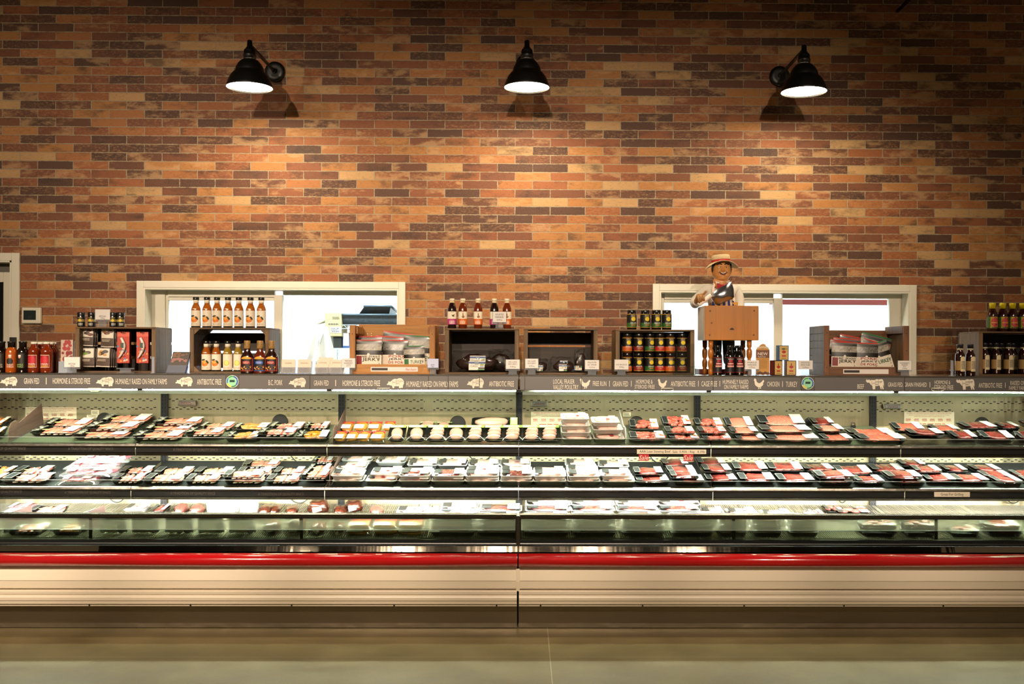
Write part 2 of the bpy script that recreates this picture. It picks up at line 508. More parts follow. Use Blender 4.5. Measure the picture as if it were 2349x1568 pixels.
def tub(pxs, label):
    b0, b1, t0, t1, pyt, pyb = pxs
    z0 = Z(pyb, YB, 850); z1 = Z(pyt, YB, 850)
    ax, bx_, cx_, dx = X(b0, YB, 720), X(b1, YB, 720), X(t0, YB, 720), X(t1, YB, 720)
    r = thing('plastic_tub', label, 'tub', ((ax + bx_) / 2, YB + .2, z0)); off = ((ax + bx_) / 2, YB + .2, z0)
    mb = MB(); k = mb.add([(ax, YB + .05, z0), (bx_, YB + .05, z0), (bx_, YB + .38, z0), (ax, YB + .38, z0),
                           (cx_, YB + .0, z1), (dx, YB + .0, z1), (dx, YB + .43, z1 - .03), (cx_, YB + .43, z1 - .03)])
    for q in ((0, 1, 2, 3), (0, 1, 5, 4), (1, 2, 6, 5), (2, 3, 7, 6), (3, 0, 4, 7)): mb.face([k + i for i in q])
    mb.build('tub_body', mat('#27343c', .35, nz=.4, nscale=60), r, off=off)
    mb = MB(); mb.tube([(cx_, YB, z1), (dx, YB, z1), (dx, YB + .43, z1 - .03), (cx_, YB + .43, z1 - .03)], .012, 6, closed=True)
    mb.build('rim', mat('#31414a', .35), r, off=off)
tub((762, 912, 758, 916, 722, 743), 'wide dark grey plastic tub on the wire rack behind the left window')
tub((820, 890, 836, 897, 702, 721), 'smaller dark tub standing inside the wide grey tub behind the left window')

a = bx(745, 783, 717, 771, YB - .02, .3)
r = thing('cardboard_box', 'tan cardboard carton with white label behind the left window', 'box', (a[0], a[2], a[4])); off = (a[0], a[2], a[4])
MB().box(*a).build('carton', mat('#b3a478', .8), r, bev=.004, off=off)
mb = MB(); xm = a[0] - .07
k = mb.add([(a[0], a[2] + .02, a[4] + .13), (a[0], a[2] + .2, a[4] + .13), (xm, a[2] + .02, a[4] + .10), (a[0], a[2] + .02, a[4] + .142), (a[0], a[2] + .2, a[4] + .142), (xm, a[2] + .02, a[4] + .108)])
for q in ((0, 1, 2), (3, 4, 5), (0, 1, 4, 3), (1, 2, 5, 4), (2, 0, 3, 5)): mb.face([k + i for i in q])
mb.build('flap', mat('#8d825f', .8), r, off=off)
mb = MB().box(a[0] + .045, a[1] + .0, a[2] - .002, a[2], a[4] + .03, a[4] + .08)
mb.build('shipping_label', mat('#e9eef0', .6), r, off=off)
mb = MB(); fine_print(mb, a[0] + .05, a[1] - .01, a[4] + .035, a[4] + .075, a[2] - .003, 3, 0, 3)
mb.build('label_print', mat('#5b5a4c', .7), r, off=off)
mb = MB(); fine_print(mb, a[0] + .02, a[1] - .01, a[4] + .095, a[4] + .115, a[2] - .001, 1, 0, 5); mb.build('care_marks', mat('#5b5a4c', .7), r, off=off)
mb = MB(); fine_print(mb, a[0] + .06, a[1] - .01, a[4] + .145, a[4] + .17, a[2] - .001, 3, 0, 8)
mb.build('print', mat('#5b5a4c', .7), r, off=off)
zb = sh2
def on_rack(name, px0, px1, pyt, m, label, cat, cyl=False):
    x0, x1 = X(px0, YB, 790), X(px1, YB, 790); h = Z(pyt, YB, 780) - zb
    if cyl:
        o = MB().lathe([((x1 - x0) / 2 * .94, 0), ((x1 - x0) / 2, h * .96), ((x1 - x0) / 2 * 1.03, h), ((x1 - x0) / 2 * .9, h)], 20).build(name, m)
        o.location = ((x0 + x1) / 2, YB + .12, zb)
    else:
        w = (x1 - x0) / 2
        o = MB().box(-w, w, -.1, .1, 0, h * .93).box(-w * 1.04, w * 1.04, -.105, .105, h * .93, h).build(name, m, bev=.006)
        o.location = ((x0 + x1) / 2, YB + .14, zb)
    tag(o, label, cat); return o
on_rack('white_bucket', 746, 762, 772, mat('#e4e6df', .5), 'white ribbed bucket on the wire rack, left of the black bin', 'bucket', True)
on_rack('black_bin', 763, 782, 772, mat('#1b2327', .4), 'black bin between the white bucket and the blue bin behind the window', 'bin')
o = on_rack('blue_bin', 784, 801, 773, mat('#2463b8', .4), 'blue bin with a white paper on the wire rack behind the window', 'bin')
x0, x1 = X(786, YB, 790), X(799, YB, 790)
MB().box((x0 - x1) / 2, (x1 - x0) / 2, -.112, -.1102, .02, .13).build('paper_note', mat('#eef3f6', .7), o)
o = on_rack('grey_scoop_bin', 783, 797, 761, mat('#8f9687', .5), 'small grey bin behind the blue bin on the wire rack', 'bin')
o.location.y += .26
# white coat on the wall
xc = X(737, 8.0, 800)
r = thing('lab_coat', 'white lab coat hanging beside the rack behind the left window', 'coat', (xc, 8.0, Z(750, 8.0)))
mb = MB()
hh = Z(750, 8.0) - 1.0
mb.grid(lambda u, v: ((u - .5) * (.10 + .22 * min(1, v * 2.2)) , -.03 * math.cos((u - .5) * PI) - .012 * math.sin(u * 19 + v * 3), -v * hh), 24, 14)
mb.grid(lambda u, v: ((u - .5) * (.10 + .22 * min(1, v * 2.2)), .06 * math.cos((u - .5) * PI), -v * hh), 12, 8)
mb.build('coat_cloth', mat('#f3f6f8', .8), r)
mb = MB(); mb.tube([(-.04, -.035, 0), (.0, -.045, -.14), (.035, -.035, 0)], .006, 6); mb.build('lapel', mat('#d5dde2', .8), r)
# dark red beam seen through the right window
a = bx(1770, 2080, 687.5, 697.5, 8.2, .08)
tag(MB().box(*a).build('trim_1', mat('#6e2a25', .6)), kind='structure')

# ---------------------------------------------------------------- thermostat
a = P(53.5, 742, YW); b = P(97.5, 705.5, YW)
r = thing('thermostat', 'small white thermostat with dark screen on the brick wall', 'thermostat', (a.x, YW, a.z)); off = (a.x, YW, a.z)
MB().box(a.x, b.x, YW - .03, YW, a.z, b.z).build('housing', mat('#dcd4bf', .4), r, bev=.008, off=off)
c, d = P(58.7, 733.5, YW), P(87, 712, YW)
MB().box(c.x, d.x, YW - .0315, YW - .03, c.z, d.z).build('screen', mat('#1d2a2a', .15), r, off=off)
mb = MB(); put_text(mb, '67', c.x + .035, c.x + .06, c.z + .01, c.z + .028, YW - .0325); mb.build('digits', mat('#0c1212', .4), r, off=off)

# ---------------------------------------------------------------- wall lamps
M_LAMP = mat('#0c0b0a', .38, 0, 0, .5)
M_DISC = emit('#ffe9c4', LAMP_E)
YL = 6.57
def wall_lamp(px, py, mpx, mpy, label):
    c = P(px, py, YL); m = P(mpx, mpy, YW)
    r = thing('barn_lamp', label, 'lamp', (c.x, c.y, c.z), 0, 'black barn lamps on the brick wall')
    prof = [(.150, 0), (.151, .004), (.147, .018), (.138, .045), (.124, .075), (.106, .098), (.094, .106), (.094, .112), (.088, .135), (.074, .16), (.055, .18), (.040, .188)]
    inner = [(.041, .184), (.07, .155), (.09, .11), (.12, .073), (.135, .043), (.1475, .003)]
    mb = MB().lathe(prof, 40, caps=False); mb.lathe([(a, b) for a, b in reversed(inner)], 40, caps=False)
    k = len(mb.v); 
    mb.lathe([(.1475, .003), (.150, 0)], 40, caps=False)
    mb.build('shade', M_LAMP, r)
    MB().lathe([(.040, .186), (.041, .21), (.043, .214), (.043, .218), (.038, .222), (.038, .244), (.034, .254), (.026, .258), (.024, .266), (.018, .27), (.016, .31), (.012, .314)], 24).build('socket_cap', M_LAMP, r)
    MB().lathe([(.1425, .012), (.1425, .018)], 40).build('diffuser', M_DISC, r)
    t = Vector((0, 0, .285)); w = Vector((m.x - c.x, m.y - c.y - .03, m.z - c.z))
    mb = MB().tube([t, t + (w - t) * .5, w], .0115, 10); mb.build('arm', M_LAMP, r)
    Mx = Matrix.Translation(Vector((m.x - c.x, m.y - c.y, m.z - c.z))) @ Matrix.Rotation(PI / 2, 4, 'X')
    MB().lathe([(.073, 0), (.073, .022), (.068, .03), (.05, .033), (.04, .034)], 32, M=Mx).build('wall_plate', M_LAMP, r)
    MB().lathe([(.017, .033), (.017, .052), (.012, .055)], 16, M=Mx).build('collar', M_LAMP, r)
wall_lamp(572.5, 202, 632, 166, 'black barn lamp on the brick wall, nearest the left door')
wall_lamp(1208.5, 202, 1206, 150, 'black barn lamp on the brick wall, the middle one of three')
wall_lamp(1844, 212, 1787, 176, 'black barn lamp on the brick wall, rightmost of the three')

# black angled rod at the top of the wall
a = P(2059.5, 25, YW - .01); b = P(2125, -40, YW - .35)
r = tag(MB().tube([a, a + (b - a) * .5, b, b + (b - a) * 2.0], .013, 8).build('ceiling_brace', M_BLACK), 'black angled brace rod meeting the top of the brick wall', 'brace')

# ---------------------------------------------------------------- shop lighting: a row of ceiling track spots
def spot(x, y, z, tx, ty, tz, power, size=60, blend=.6, colr='#ffe7cb', rad=.05):
    l = bpy.data.lights.new('track_spot', 'SPOT'); l.energy = power; l.color = lin(colr)[:3]
    l.spot_size = math.radians(size); l.spot_blend = blend; l.shadow_soft_size = rad
    o = bpy.data.objects.new('track_spot', l); col.objects.link(o)
    o.location = (x, y, z)
    o.rotation_euler = (Vector((tx, ty, tz)) - Vector((x, y, z))).to_track_quat('-Z', 'Y').to_euler()
    return o
for s in SPOTS: spot(*s, rad=.10 if s[7] < 30 else .05)
wd = bpy.data.worlds.new('shop'); scene.world = wd; wd.use_nodes = True
wd.node_tree.nodes['Background'].inputs[0].default_value = lin('#c9b08c'); wd.node_tree.nodes['Background'].inputs[1].default_value = WORLD_E
# ================================================================== refrigerated display cases
def steel(rough=.28, col_='#b9b3a6', wav=.0, sc=(3, 3, 3), st=.15, dist=.01):
    t = NT('stainless_steel')
    v = t.coord('Object', sc)
    a = t.noise(v, 2.0, 3); g = t.noise(t.coord('Object', (2, 60, 200)), 6, 3)
    c = t.mix(t.math('MULTIPLY', g, .25), lin(col_), lin('#8b857a'))
    t.bsdf(c, t.math('ADD', max(.02, rough - .06), t.math('MULTIPLY', g, min(.14, rough))), 1.0, bump=a, bstr=st, bdist=dist)
    return t.m

YP = 6.88       # perforated back panel
YS = 6.42       # sign face
BAY = [-3.676, -2.461, -1.247, -.026, 1.205, 2.425, 3.645]

def panel_material():
    t = NT('perforated_steel')
    co = t.coord('Object'); s = t.n('SeparateXYZ'); t.l(co, s.inputs[0])
    x, z = s.outputs[0], s.outputs[2]
    p = .0506
    zt = [Z(y, YP) for y in (919.5, 938.5, 1053)]
    # bay-local x so that the slots stop short of the uprights and at the middle of a bay
    bl = t.math('MULTIPLY', t.math('FRACT', t.math('DIVIDE', t.math('SUBTRACT', x, -.02), 1.2245)), 1.2245)
    ok = t.math('MULTIPLY', t.math('GREATER_THAN', bl, .03), t.math('LESS_THAN', bl, 1.195))
    ok = t.math('MULTIPLY', ok, t.math('GREATER_THAN', t.math('ABSOLUTE', t.math('SUBTRACT', bl, .612)), .034))
    hole = None
    for zr in zt:
        for dz, ph in ((.0055, 0), (-.0055, .5)):
            f = t.math('FRACT', t.math('ADD', t.math('DIVIDE', bl, p), ph))
            a = t.math('LESS_THAN', f, .36)
            b = t.math('LESS_THAN', t.math('ABSOLUTE', t.math('SUBTRACT', z, zr + dz)), .0031)
            h = t.math('MULTIPLY', a, b)
            hole = h if hole is None else t.math('MAXIMUM', hole, h)
    hole = t.math('MULTIPLY', hole, ok)
    n = t.noise(t.coord('Object', (2.2, 1, .35)), 3, 3); g = t.noise(t.coord('Object', (120, 1, 3)), 3, 3)
    c = t.mix(t.math('MULTIPLY', g, .3), lin('#b5aa8c'), lin('#8c8066'))
    c = t.mix(hole, c, lin('#0a0908'))
    t.bsdf(c, t.math('ADD', .30, t.math('MULTIPLY', g, .12)), t.math('MULTIPLY', t.math('SUBTRACT', 1, hole), .92), bump=n, bstr=.6, bdist=.04)
    return t.m

M_STEEL = steel(.24, '#c4bcae', sc=(2.2, 1, 1), st=.5, dist=.02)
M_BAND = steel(.05, '#978e80', sc=(3.4, .15, .15), st=.3, dist=.006)
M_RAIL = steel(.24, '#78746d', sc=(3, 1, 1), st=.4, dist=.01)
M_KICK = steel(.36, '#95866f', sc=(1.5, 1, 3), st=.4, dist=.02)
M_PERF = panel_material()
M_UPR = mat('#14151a', .4)
M_SIGN = mat('#5e5b59', .48, .6, 0, .6)
M_CREAM = mat('#e9dcc6', .32, 0, .2)
M_CREAM2 = mat('#e6d8c2', .4)
M_RED = mat('#b00d14', .22, 0, .5)
M_GASKET = mat('#0b0c0c', .3)
M_STRIP = mat('#080808', .4)
M_TUBE = emit('#f3ffec', TUBE_E)
M_TUBE2 = emit('#fbfdf0', TUBE2_E)
M_CANTUBE = emit('#f4ffe6', CANOPY_E)
M_LENS = clear('#a9c9a4', .12, .1, .18)
M_FENCE = clear('#f0f6f0', .05, .02)
M_EDGE = clear('#dfe9df', .2, .2, .35)
M_FROST = NT('frosted')
_t = M_FROST; _g = _t.n('BsdfRefraction'); _g.inputs['Roughness'].default_value = .34; _g.inputs['IOR'].default_value = 1.12; _g.inputs[0].default_value = lin('#dcdccb')
_a = _t.n('BsdfTransparent'); _a.inputs[0].default_value = lin('#e9e9dd')
_d = _t.n('BsdfDiffuse'); _d.inputs[0].default_value = lin('#cfd0c0')
_m = _t.n('MixShader'); _m.inputs[0].default_value = .62; _t.l(_g.outputs[0], _m.inputs[1]); _t.l(_a.outputs[0], _m.inputs[2])
_n = _t.n('MixShader'); _n.inputs[0].default_value = .22; _t.l(_m.outputs[0], _n.inputs[1]); _t.l(_d.outputs[0], _n.inputs[2])
_t.l(_n.outputs[0], _t.out.inputs[0]); M_FROST = _t.m
M_MAT = mat('#23282a', .75)
M_LETTER = mat('#d9cfbd', .55)
M_DIM = mat('#4c463b', .5)
M_WIRES = mat('#cfcab8', .3, .5)

# outlines for the printed animals, in a 1 x 1 box, x to the right, z up (facing left)
PIG = [(0, .36), (.05, .30), (.12, .33), (.2, .27), (.3, .24), (.33, .04), (.36, .0), (.43, .02), (.42, .16), (.5, .2), (.62, .18), (.68, .22), (.7, .03), (.74, 0), (.8, .03), (.8, .16),
       (.83, .03), (.9, .04), (.91, .25), (.97, .45), (.96, .68), (.9, .85), (.82, .95), (.7, .97), (.58, .88), (.45, .9), (.33, .82), (.24, .66), (.17, .62), (.08, .66), (.1, .56), (.06, .46)]
COW = [(0, .82), (.04, .7), (.09, .62), (.14, .64), (.2, .62), (.25, .5), (.31, .38), (.36, .34), (.38, .05), (.43, 0), (.46, .04), (.44, .3), (.47, .03), (.52, .02), (.52, .3), (.66, .33), (.76, .36),
       (.82, .04), (.87, .02), (.86, .28), (.93, .03), (.99, .03), (.95, .3), (.96, .45), (1, .25), (.98, .7), (.93, .92), (.85, .96), (.72, .92), (.6, .95), (.45, .86), (.33, .88), (.22, .84), (.18, .96), (.15, .86), (.08, .88), (.05, .98), (.04, .88)]
HEN = [(.0, .8), (.06, .76), (.08, .62), (.1, .45), (.2, .3), (.36, .2), (.44, .17), (.46, .06), (.38, .02), (.44, .0), (.54, .02), (.52, .16), (.6, .18), (.62, .08), (.56, .04), (.66, .03), (.7, .06), (.68, .2), (.82, .3), (.92, .44),
       (.9, .56), (1, .7), (.98, .82), (.9, .84), (.8, .72), (.66, .58), (.5, .54), (.36, .6), (.26, .74), (.24, .88), (.16, .96), (.08, .98), (.04, .9)]
def poly_flat(mb, outline, x0, x1, z0, z1, y, m=0):
    from mathutils.geometry import tessellate_polygon
    pts = [Vector((x0 + a * (x1 - x0), y, z0 + b * (z1 - z0))) for a, b in outline]
    k = mb.add(pts)
    for tri in tessellate_polygon([[Vector((p.x, p.z, 0)) for p in pts]]): mb.face([k + i for i in tri], m)

SIGN_L = [('PIG', 0, 41, 863, 885), ('GRAIN FED', 55, 90, 867, 880), ('|', 104.5, 107.5, 866, 881), ('HORMONE & STEROID FREE', 121, 207, 867, 880), ('PIG', 220, 262, 863, 886),
          ('HUMANELY RAISED ON FAMILY FARMS', 265, 383, 868, 881), ('PIG', 402, 443, 863, 886), ('ANTIBIOTIC FREE', 452, 508, 869, 882),
          ('B.C. PORK', 616, 648, 871, 883), ('PIG', 662, 703, 865, 888), ('GRAIN FED', 720, 754, 872, 884), ('|', 768.5, 771.5, 871, 885), ('HORMONE & STEROID FREE', 786, 872, 872, 885),
          ('PIG', 887, 928, 866, 890), ('HUMANELY RAISED ON FAMILY FARMS', 932, 1051, 874, 887), ('PIG', 1071, 1111, 866, 890), ('ANTIBIOTIC FREE', 1122, 1179, 874, 886)]
SIGN_R = [('LOCAL FRASER', 1269, 1318, 869.5, 880), ('VALLEY POULTRY', 1269, 1327, 882, 893), ('HEN', 1330, 1354, 867, 891), ('FREE RUN', 1360, 1391, 874, 885), ('|', 1397, 1399.5, 873, 886),
          ('GRAIN FED', 1406, 1441, 874, 886), ('|', 1447, 1449.5, 873, 886), ('HORMONE &', 1459, 1497, 870, 880), ('STEROID FREE', 1456, 1502, 882, 891), ('HEN', 1509, 1530, 868, 892),
          ('ANTIBIOTIC FREE', 1539, 1595, 874, 886), ('|', 1601, 1603.5, 873, 886), ('CAGE FREE', 1609, 1645, 874, 886), ('|', 1650, 1652.5, 873, 886), ('HUMANELY RAISED', 1658, 1717, 870.5, 880.5),
          ('ON FAMILY FARMS', 1661, 1717, 882, 892), ('HEN', 1729, 1753, 867, 892), ('CHICKEN', 1760, 1788, 875, 886), ('|', 1794, 1796.5, 874, 887), ('TURKEY', 1803, 1829, 875, 887),
          ('BEEF', 1967, 1982, 881, 891), ('COW', 1986, 2028, 868, 893), ('GRASS FED, GRAIN FINISHED', 2037, 2126, 877, 888), ('|', 2132, 2134.5, 876, 888), ('HORMONE &', 2144, 2180, 872, 881),
          ('STEROID FREE', 2143, 2187, 883, 893), ('COW', 2193, 2236, 868, 894), ('ANTIBIOTIC FREE', 2245, 2299, 878, 889), ('|', 2305, 2307.5, 877, 889), ('RAISED ON', 2318, 2352, 873, 883), ('FAMILY FARMS', 2315, 2357, 885, 894)]

YF1, YF2 = 6.36, 6.29
SH = {1: dict(y=YF1, zs=[Z(p, YF1) for p in (1004.5, 1018, 1020, 1029, 1039, 1046.5)]),
      2: dict(y=YF2, zs=[Z(p, YF2) for p in (1102, 1116, 1118, 1128, 1139, 1146.5)])}
# tilted carrying surfaces: point on the front edge, slope
SLOPE = {1: math.radians(10.5), 2: math.radians(10.4), 3: math.radians(6.9)}
FRONT = {1: Vector((0, YF1 + .03, SH[1]['zs'][1] + .0)), 2: Vector((0, YF2 + .03, SH[2]['zs'][1] + .0)), 3: Vector((0, 6.13, .535))}
def shelf_z(s, y): return FRONT[s].z + (y - FRONT[s].y) * math.tan(SLOPE[s])

YGL = 6.08
zg0, zg1 = Z(1237, YGL), Z(1186, YGL)
zmid = Z(1216, YGL)

def make_case(x0, x1, bays, label, signs, edge_px):
    o = thing('display_case', label, 'fridge case', ((x0 + x1) / 2, 6.5, 0), 0, 'red and cream meat display cases'); off = ((x0 + x1) / 2, 6.5, 0)
    B = lambda mb, name, m, par=o, **k: mb.build(name, m, par, off=off if par is o else None, **k)
    def sub(mb, name, m, par, **k):
        q = mb.build(name, m, par, off=off, **k); return q
    g = .004
    # canopy with sign
    zt, zb = 1.524, 1.431
    MBc = MB().box(x0, x1, YS + .006, 7.02, 1.50, 1.528).box(x0, x1, YP + .02, 7.02, .05, 1.50)
    B(MBc, 'canopy', M_STEEL)
    sg = B(MB().box(x0 + g, x1 - g, YS, YS + .012, zb, zt - .002), 'sign_strip', M_SIGN)
    mb = MB(); mb.box(x0, x1, YS - .004, YS + .004, zt - .004, zt + .004); mb.box(x0, x1, YS - .003, YS + .004, zb - .003, zb + .001)
    sub(mb, 'sign_trim', M_RAIL, sg)
    for s, a, b, t, u in signs:
        mb = MB()
        yy = YS - .001
        xa, xb = X(a, yy), X(b, yy); pm = (a + b) / 2
        z1, z0 = P(pm, t, yy).z, P(pm, u, yy).z
        if s in ('PIG', 'COW', 'HEN'): poly_flat(mb, {'PIG': PIG, 'COW': COW, 'HEN': HEN}[s], xa, xb, z0, z1, yy)
        elif s == '|': mb.box(xa + .002, xb - .002, yy, yy + .0005, z0, z1)
        else: put_text(mb, s, xa, xb, z0, z1, yy)
        sub(mb, {'PIG': 'pig_picture', 'COW': 'cow_picture', 'HEN': 'hen_picture', '|': 'divider_bar'}.get(s, 'lettering'), M_LETTER, sg)
    for s, a, b, t, u in signs:      # butcher's cut lines on the animals
        if s in ('PIG', 'COW'):
            mb = MB()
            yy = YS - .0018; pm = (a + b) / 2; xa, xb = X(a, yy), X(b, yy); z1, z0 = P(pm, t, yy).z, P(pm, u, yy).z
            w, h = xb - xa, z1 - z0
            for q in ((.33, .3, .8), (.52, .25, .85), (.7, .25, .9)): mb.box(xa + q[0] * w, xa + q[0] * w + .0012, yy, yy + .0004, z0 + q[1] * h, z0 + q[2] * h)
            put_text(mb, 'LOIN', xa + .54 * w, xa + .68 * w, z0 + .62 * h, z0 + .78 * h, yy)
            put_text(mb, 'LEG' if s == 'PIG' else 'HIP', xa + .73 * w, xa + .9 * w, z0 + .6 * h, z0 + .8 * h, yy)
            put_text(mb, 'BLADE' if s == 'PIG' else 'CHUCK', xa + .35 * w, xa + .5 * w, z0 + .5 * h, z0 + .64 * h, yy)
            put_text(mb, 'RIBS', xa + .54 * w, xa + .68 * w, z0 + .4 * h, z0 + .54 * h, yy)
            sub(mb, 'cut_marks', M_SIGN, sg)
    for e in edge_px:                # joints between the printed strips
        x = X(e, YS)
        sub(MB().box(x - .002, x + .002, YS - .0025, YS, zb, zt - .004), 'strip_joint', M_RAIL, sg)
    # canopy tube light and its lens
    nb = len(bays) - 1
    for i in range(nb):
        a, b = bays[i] + (.10 if i == 0 else .02), bays[i + 1] - .02
        tb = B(MB().tube([(a, YS + .025, 1.424), (b, YS + .025, 1.424)], .0062, 10), 'light_tube', M_CANTUBE)
        sub(MB().box(b + .002, b + .034, YS + .012, YS + .04, 1.413, 1.434), 'tube_holder', M_GASKET, tb)
    B(MB().box(x0 + .02, x1 - .02, YS + .004, YS + .007, 1.398, 1.4195), 'light_lens', M_LENS)
    B(MB().box(x0 + .01, x1 - .01, YS + .045, YS + .048, 1.4165, 1.432), 'added_light_shield', mat('#8d8a80', .4))  # unseen board, added to keep tube light off the back panel tops
    B(MB().box(x0 + .01, x1 - .01, YS + .02, YP, 1.432, 1.44), 'canopy_soffit', mat('#d6d4c8', .5))
    # back panels and uprights
    for i in range(nb):
        B(MB().box(bays[i] + .022, bays[i + 1] - .022, YP, YP + .012, .55, 1.43), 'back_panel', M_PERF)
    for u in bays:
        if u < x0 - .05 or u > x1 + .05 or (x0 > -.5 and u < 0): continue
        up = B(MB().box(u - .021, u + .021, YP - .025, YP, .55, 1.432), 'upright', M_UPR)
        mb = MB(); z = .6
        while z < 1.4:
            for dx in (-.011, .007): mb.box(u + dx, u + dx + .005, YP - .0256, YP - .025, z, z + .017)
            z += .026
        sub(mb, 'slots', mat('#020202', .8), up)
    # two tiers of tilted shelves
    for s in (1, 2):
        y = SH[s]['y']; zf, zfb, zr1, zr0, zk0, zl0 = SH[s]['zs']
        for i in range(nb):
            a, b = bays[i] + .002, bays[i + 1] - .002
            yb = YP - .03; zb_ = shelf_z(s, yb)
            mb = MB().extrude([(y + .02, zfb - .004), (yb, zb_ - .001), (yb, zb_ - .018), (y + .02, zfb - .021)], a, b)
            sf = B(mb, 'shelf', M_STEEL)
            prof = [(y, zr0), (y - .006, zr0 + .004), (y - .007, (zr1 + zr0) / 2), (y - .003, zr1 - .002), (y + .006, zr1 + .003), (y + .022, zfb), (y + .022, zfb - .03), (y + .004, zr0)]
            sub(MB().extrude(prof, a, b, sm=False), 'front_rail', M_RAIL, sf)
            sub(MB().box(a, b, y - .004, y + .004, zk0, zr0), 'price_strip', M_STRIP, sf)
            sub(MB().extrude([(y + .002, zk0), (y - .004, zk0 - .004), (y - .002, zl0), (y + .012, zl0), (y + .012, zk0)], a, b), 'lower_rail', M_RAIL, sf)
            sub(MB().box(a + .006, b - .006, y + .008, y + .011, zfb - .004, zf - .003), 'fence', M_FENCE, sf)
            sub(MB().box(a + .006, b - .006, y + .0075, y + .0115, zf - .003, zf - .0005), 'fence_edge', M_EDGE, sf)
            if s == 2 or i < 2:
                sub(MB().extrude([(y + .03, shelf_z(s, y + .03) - .001), (yb, zb_ + .001), (yb, zb_ - .001), (y + .03, shelf_z(s, y + .03) - .004)], a + .01, b - .01), 'shelf_mat', M_MAT if s == 2 else mat('#5c6650', .6), sf)
            sub(MB().tube([(a + .06, y + .035, zl0 + .012), (b - .06, y + .035, zl0 + .012)], .0065, 8), 'light_tube', M_TUBE if s == 1 else M_TUBE2, sf)
    # deck of wire racks
    for i in range(nb):
        a, b = bays[i] + .004, bays[i + 1] - .004
        y0, y1 = 6.12, YP - .005
        mid = (a + b) / 2
        for p, q in ((a, mid - .006), (mid + .006, b)):
            mb = MB(); n = 46
            for j in range(n):
                x = p + (q - p) * (j + .5) / n
                mb.extrude([(y0, shelf_z(3, y0)), (y1, shelf_z(3, y1)), (y1, shelf_z(3, y1) - .004), (y0, shelf_z(3, y0) - .004)], x - .0019, x + .0019)
            for y in (y0 + .05, y0 + .25, y0 + .45, y0 + .62, y1 - .01):
                mb.box(p, q, y, y + .006, shelf_z(3, y) - .010, shelf_z(3, y) - .003)
            for x in (p, q): mb.extrude([(y0, shelf_z(3, y0) + .001), (y1, shelf_z(3, y1) + .001), (y1, shelf_z(3, y1) - .007), (y0, shelf_z(3, y0) - .007)], x - .003, x + .003)
            B(mb, 'wire_rack', M_WIRES)
    B(MB().box(x0, x1, 6.06, YP + .02, .40, .42), 'well_floor', mat('#454a42', .5))
    # glass front
    B(MB().box(x0 + .012, x1 - .012, YGL, YGL + .006, zmid, zg1 + .005), 'front_glass', M_GLASS)
    B(MB().box(x0 + .012, x1 - .012, YGL, YGL + .006, zg0 - .02, zmid), 'lower_glass', clear('#a2a99a', .06, .02))
    B(MB().box(x0 + .014, x1 - .014, YGL + .010, YGL + .013, zmid, zg1), 'frosted_panel', M_FROST)
    B(MB().box(x0 + .014, x1 - .014, YGL + .008, YGL + .015, zmid - .002, zmid + .0015), 'panel_edge', M_EDGE)
    for px in (205, 690, 1685, 2150):
        x = X(px, YGL, 1210)
        if x0 < x < x1: B(MB().box(x - .010, x + .010, YGL + .016, YGL + .02, zg0, zg1), 'glass_bracket', mat('#6d7066', .3, .6))
    zr = Z(1177, YGL)
    B(MB().extrude([(YGL - .014, zg1 - .002), (YGL - .016, zr - .006), (YGL - .006, zr), (YGL + .018, zr), (YGL + .02, zg1 - .002)], x0, x1), 'top_rail', M_RAIL)
    B(MB().box(x0, x1, YGL - .010, YGL - .001, zg1 - .008, zg1 - .002), 'rail_seal', M_GASKET)
    z1251, z1270, z1303 = Z(1251, 6.05), Z(1270, 5.97), Z(1303, 5.94)
    B(MB().extrude([(YGL + .01, zg0), (YGL - .004, zg0 - .001), (YGL - .02, zg0 - .018), (YGL - .022, z1251 + .008), (YGL - .03, z1251), (YGL + .01, z1251)], x0, x1), 'gasket', M_GASKET)
    for e in (x0 + .006, x1 - .006):
        B(MB().box(e - .008, e + .008, YGL - .008, YGL - .001, zg0 - .01, zg1), 'end_seal', M_GASKET)
    B(MB().extrude([(6.045, z1251), (6.03, z1251), (6.0155, z1270 + .003), (5.985, z1270 + .001), (5.985, z1270 - .004), (6.05, z1270 - .004)], x0, x1), 'steel_band', M_BAND)
    # bumper: rounded red profile
    zc, hh = (z1270 + z1303) / 2, (z1270 - z1303) / 2
    prof = [(5.985 - .05 * math.sin(a), zc + hh * math.cos(a)) for a in [PI * i / 12 for i in range(13)]] + [(6.0, zc - hh), (6.0, zc + hh)]
    mb = MB().extrude(prof, x0 + .001, x1 - .001, sm=True); B(mb, 'bumper', M_RED)
    # cream body
    yb_ = 5.985
    zz = lambda p, y=5.98: Z(p, y)
    prof = [(6.06, z1303 + .01), (5.995, z1303 + .008), (5.985, zz(1318)), (5.978, zz(1331)), (5.982, zz(1333)), (5.988, zz(1348)), (5.992, zz(1351)), (6.06, zz(1351))]
    B(MB().extrude(prof, x0 + .003, x1 - .003), 'front_panel', M_CREAM)
    prof = [(6.06, zz(1354)), (5.976, zz(1354)), (5.972, zz(1356)), (5.973, zz(1362)), (5.978, zz(1364)), (5.976, zz(1367)), (5.972, zz(1370)), (5.973, zz(1376)), (5.978, zz(1379)), (5.98, zz(1385)),
            (5.99, zz(1386)), (5.992, zz(1391)), (6.06, zz(1391))]
    B(MB().extrude(prof, x0 + .003, x1 - .003), 'lower_panel', M_CREAM2)
    B(MB().extrude([(6.05, .2), (6.05, .035), (6.043, .030), (6.038, .004), (6.07, .004), (6.07, .2)], x0 + .002, x1 - .002), 'kick_plate', M_KICK)
    B(MB().box(x0, x1, 6.07, YP + .02, .0, .40), 'base', mat('#1a1816', .7))
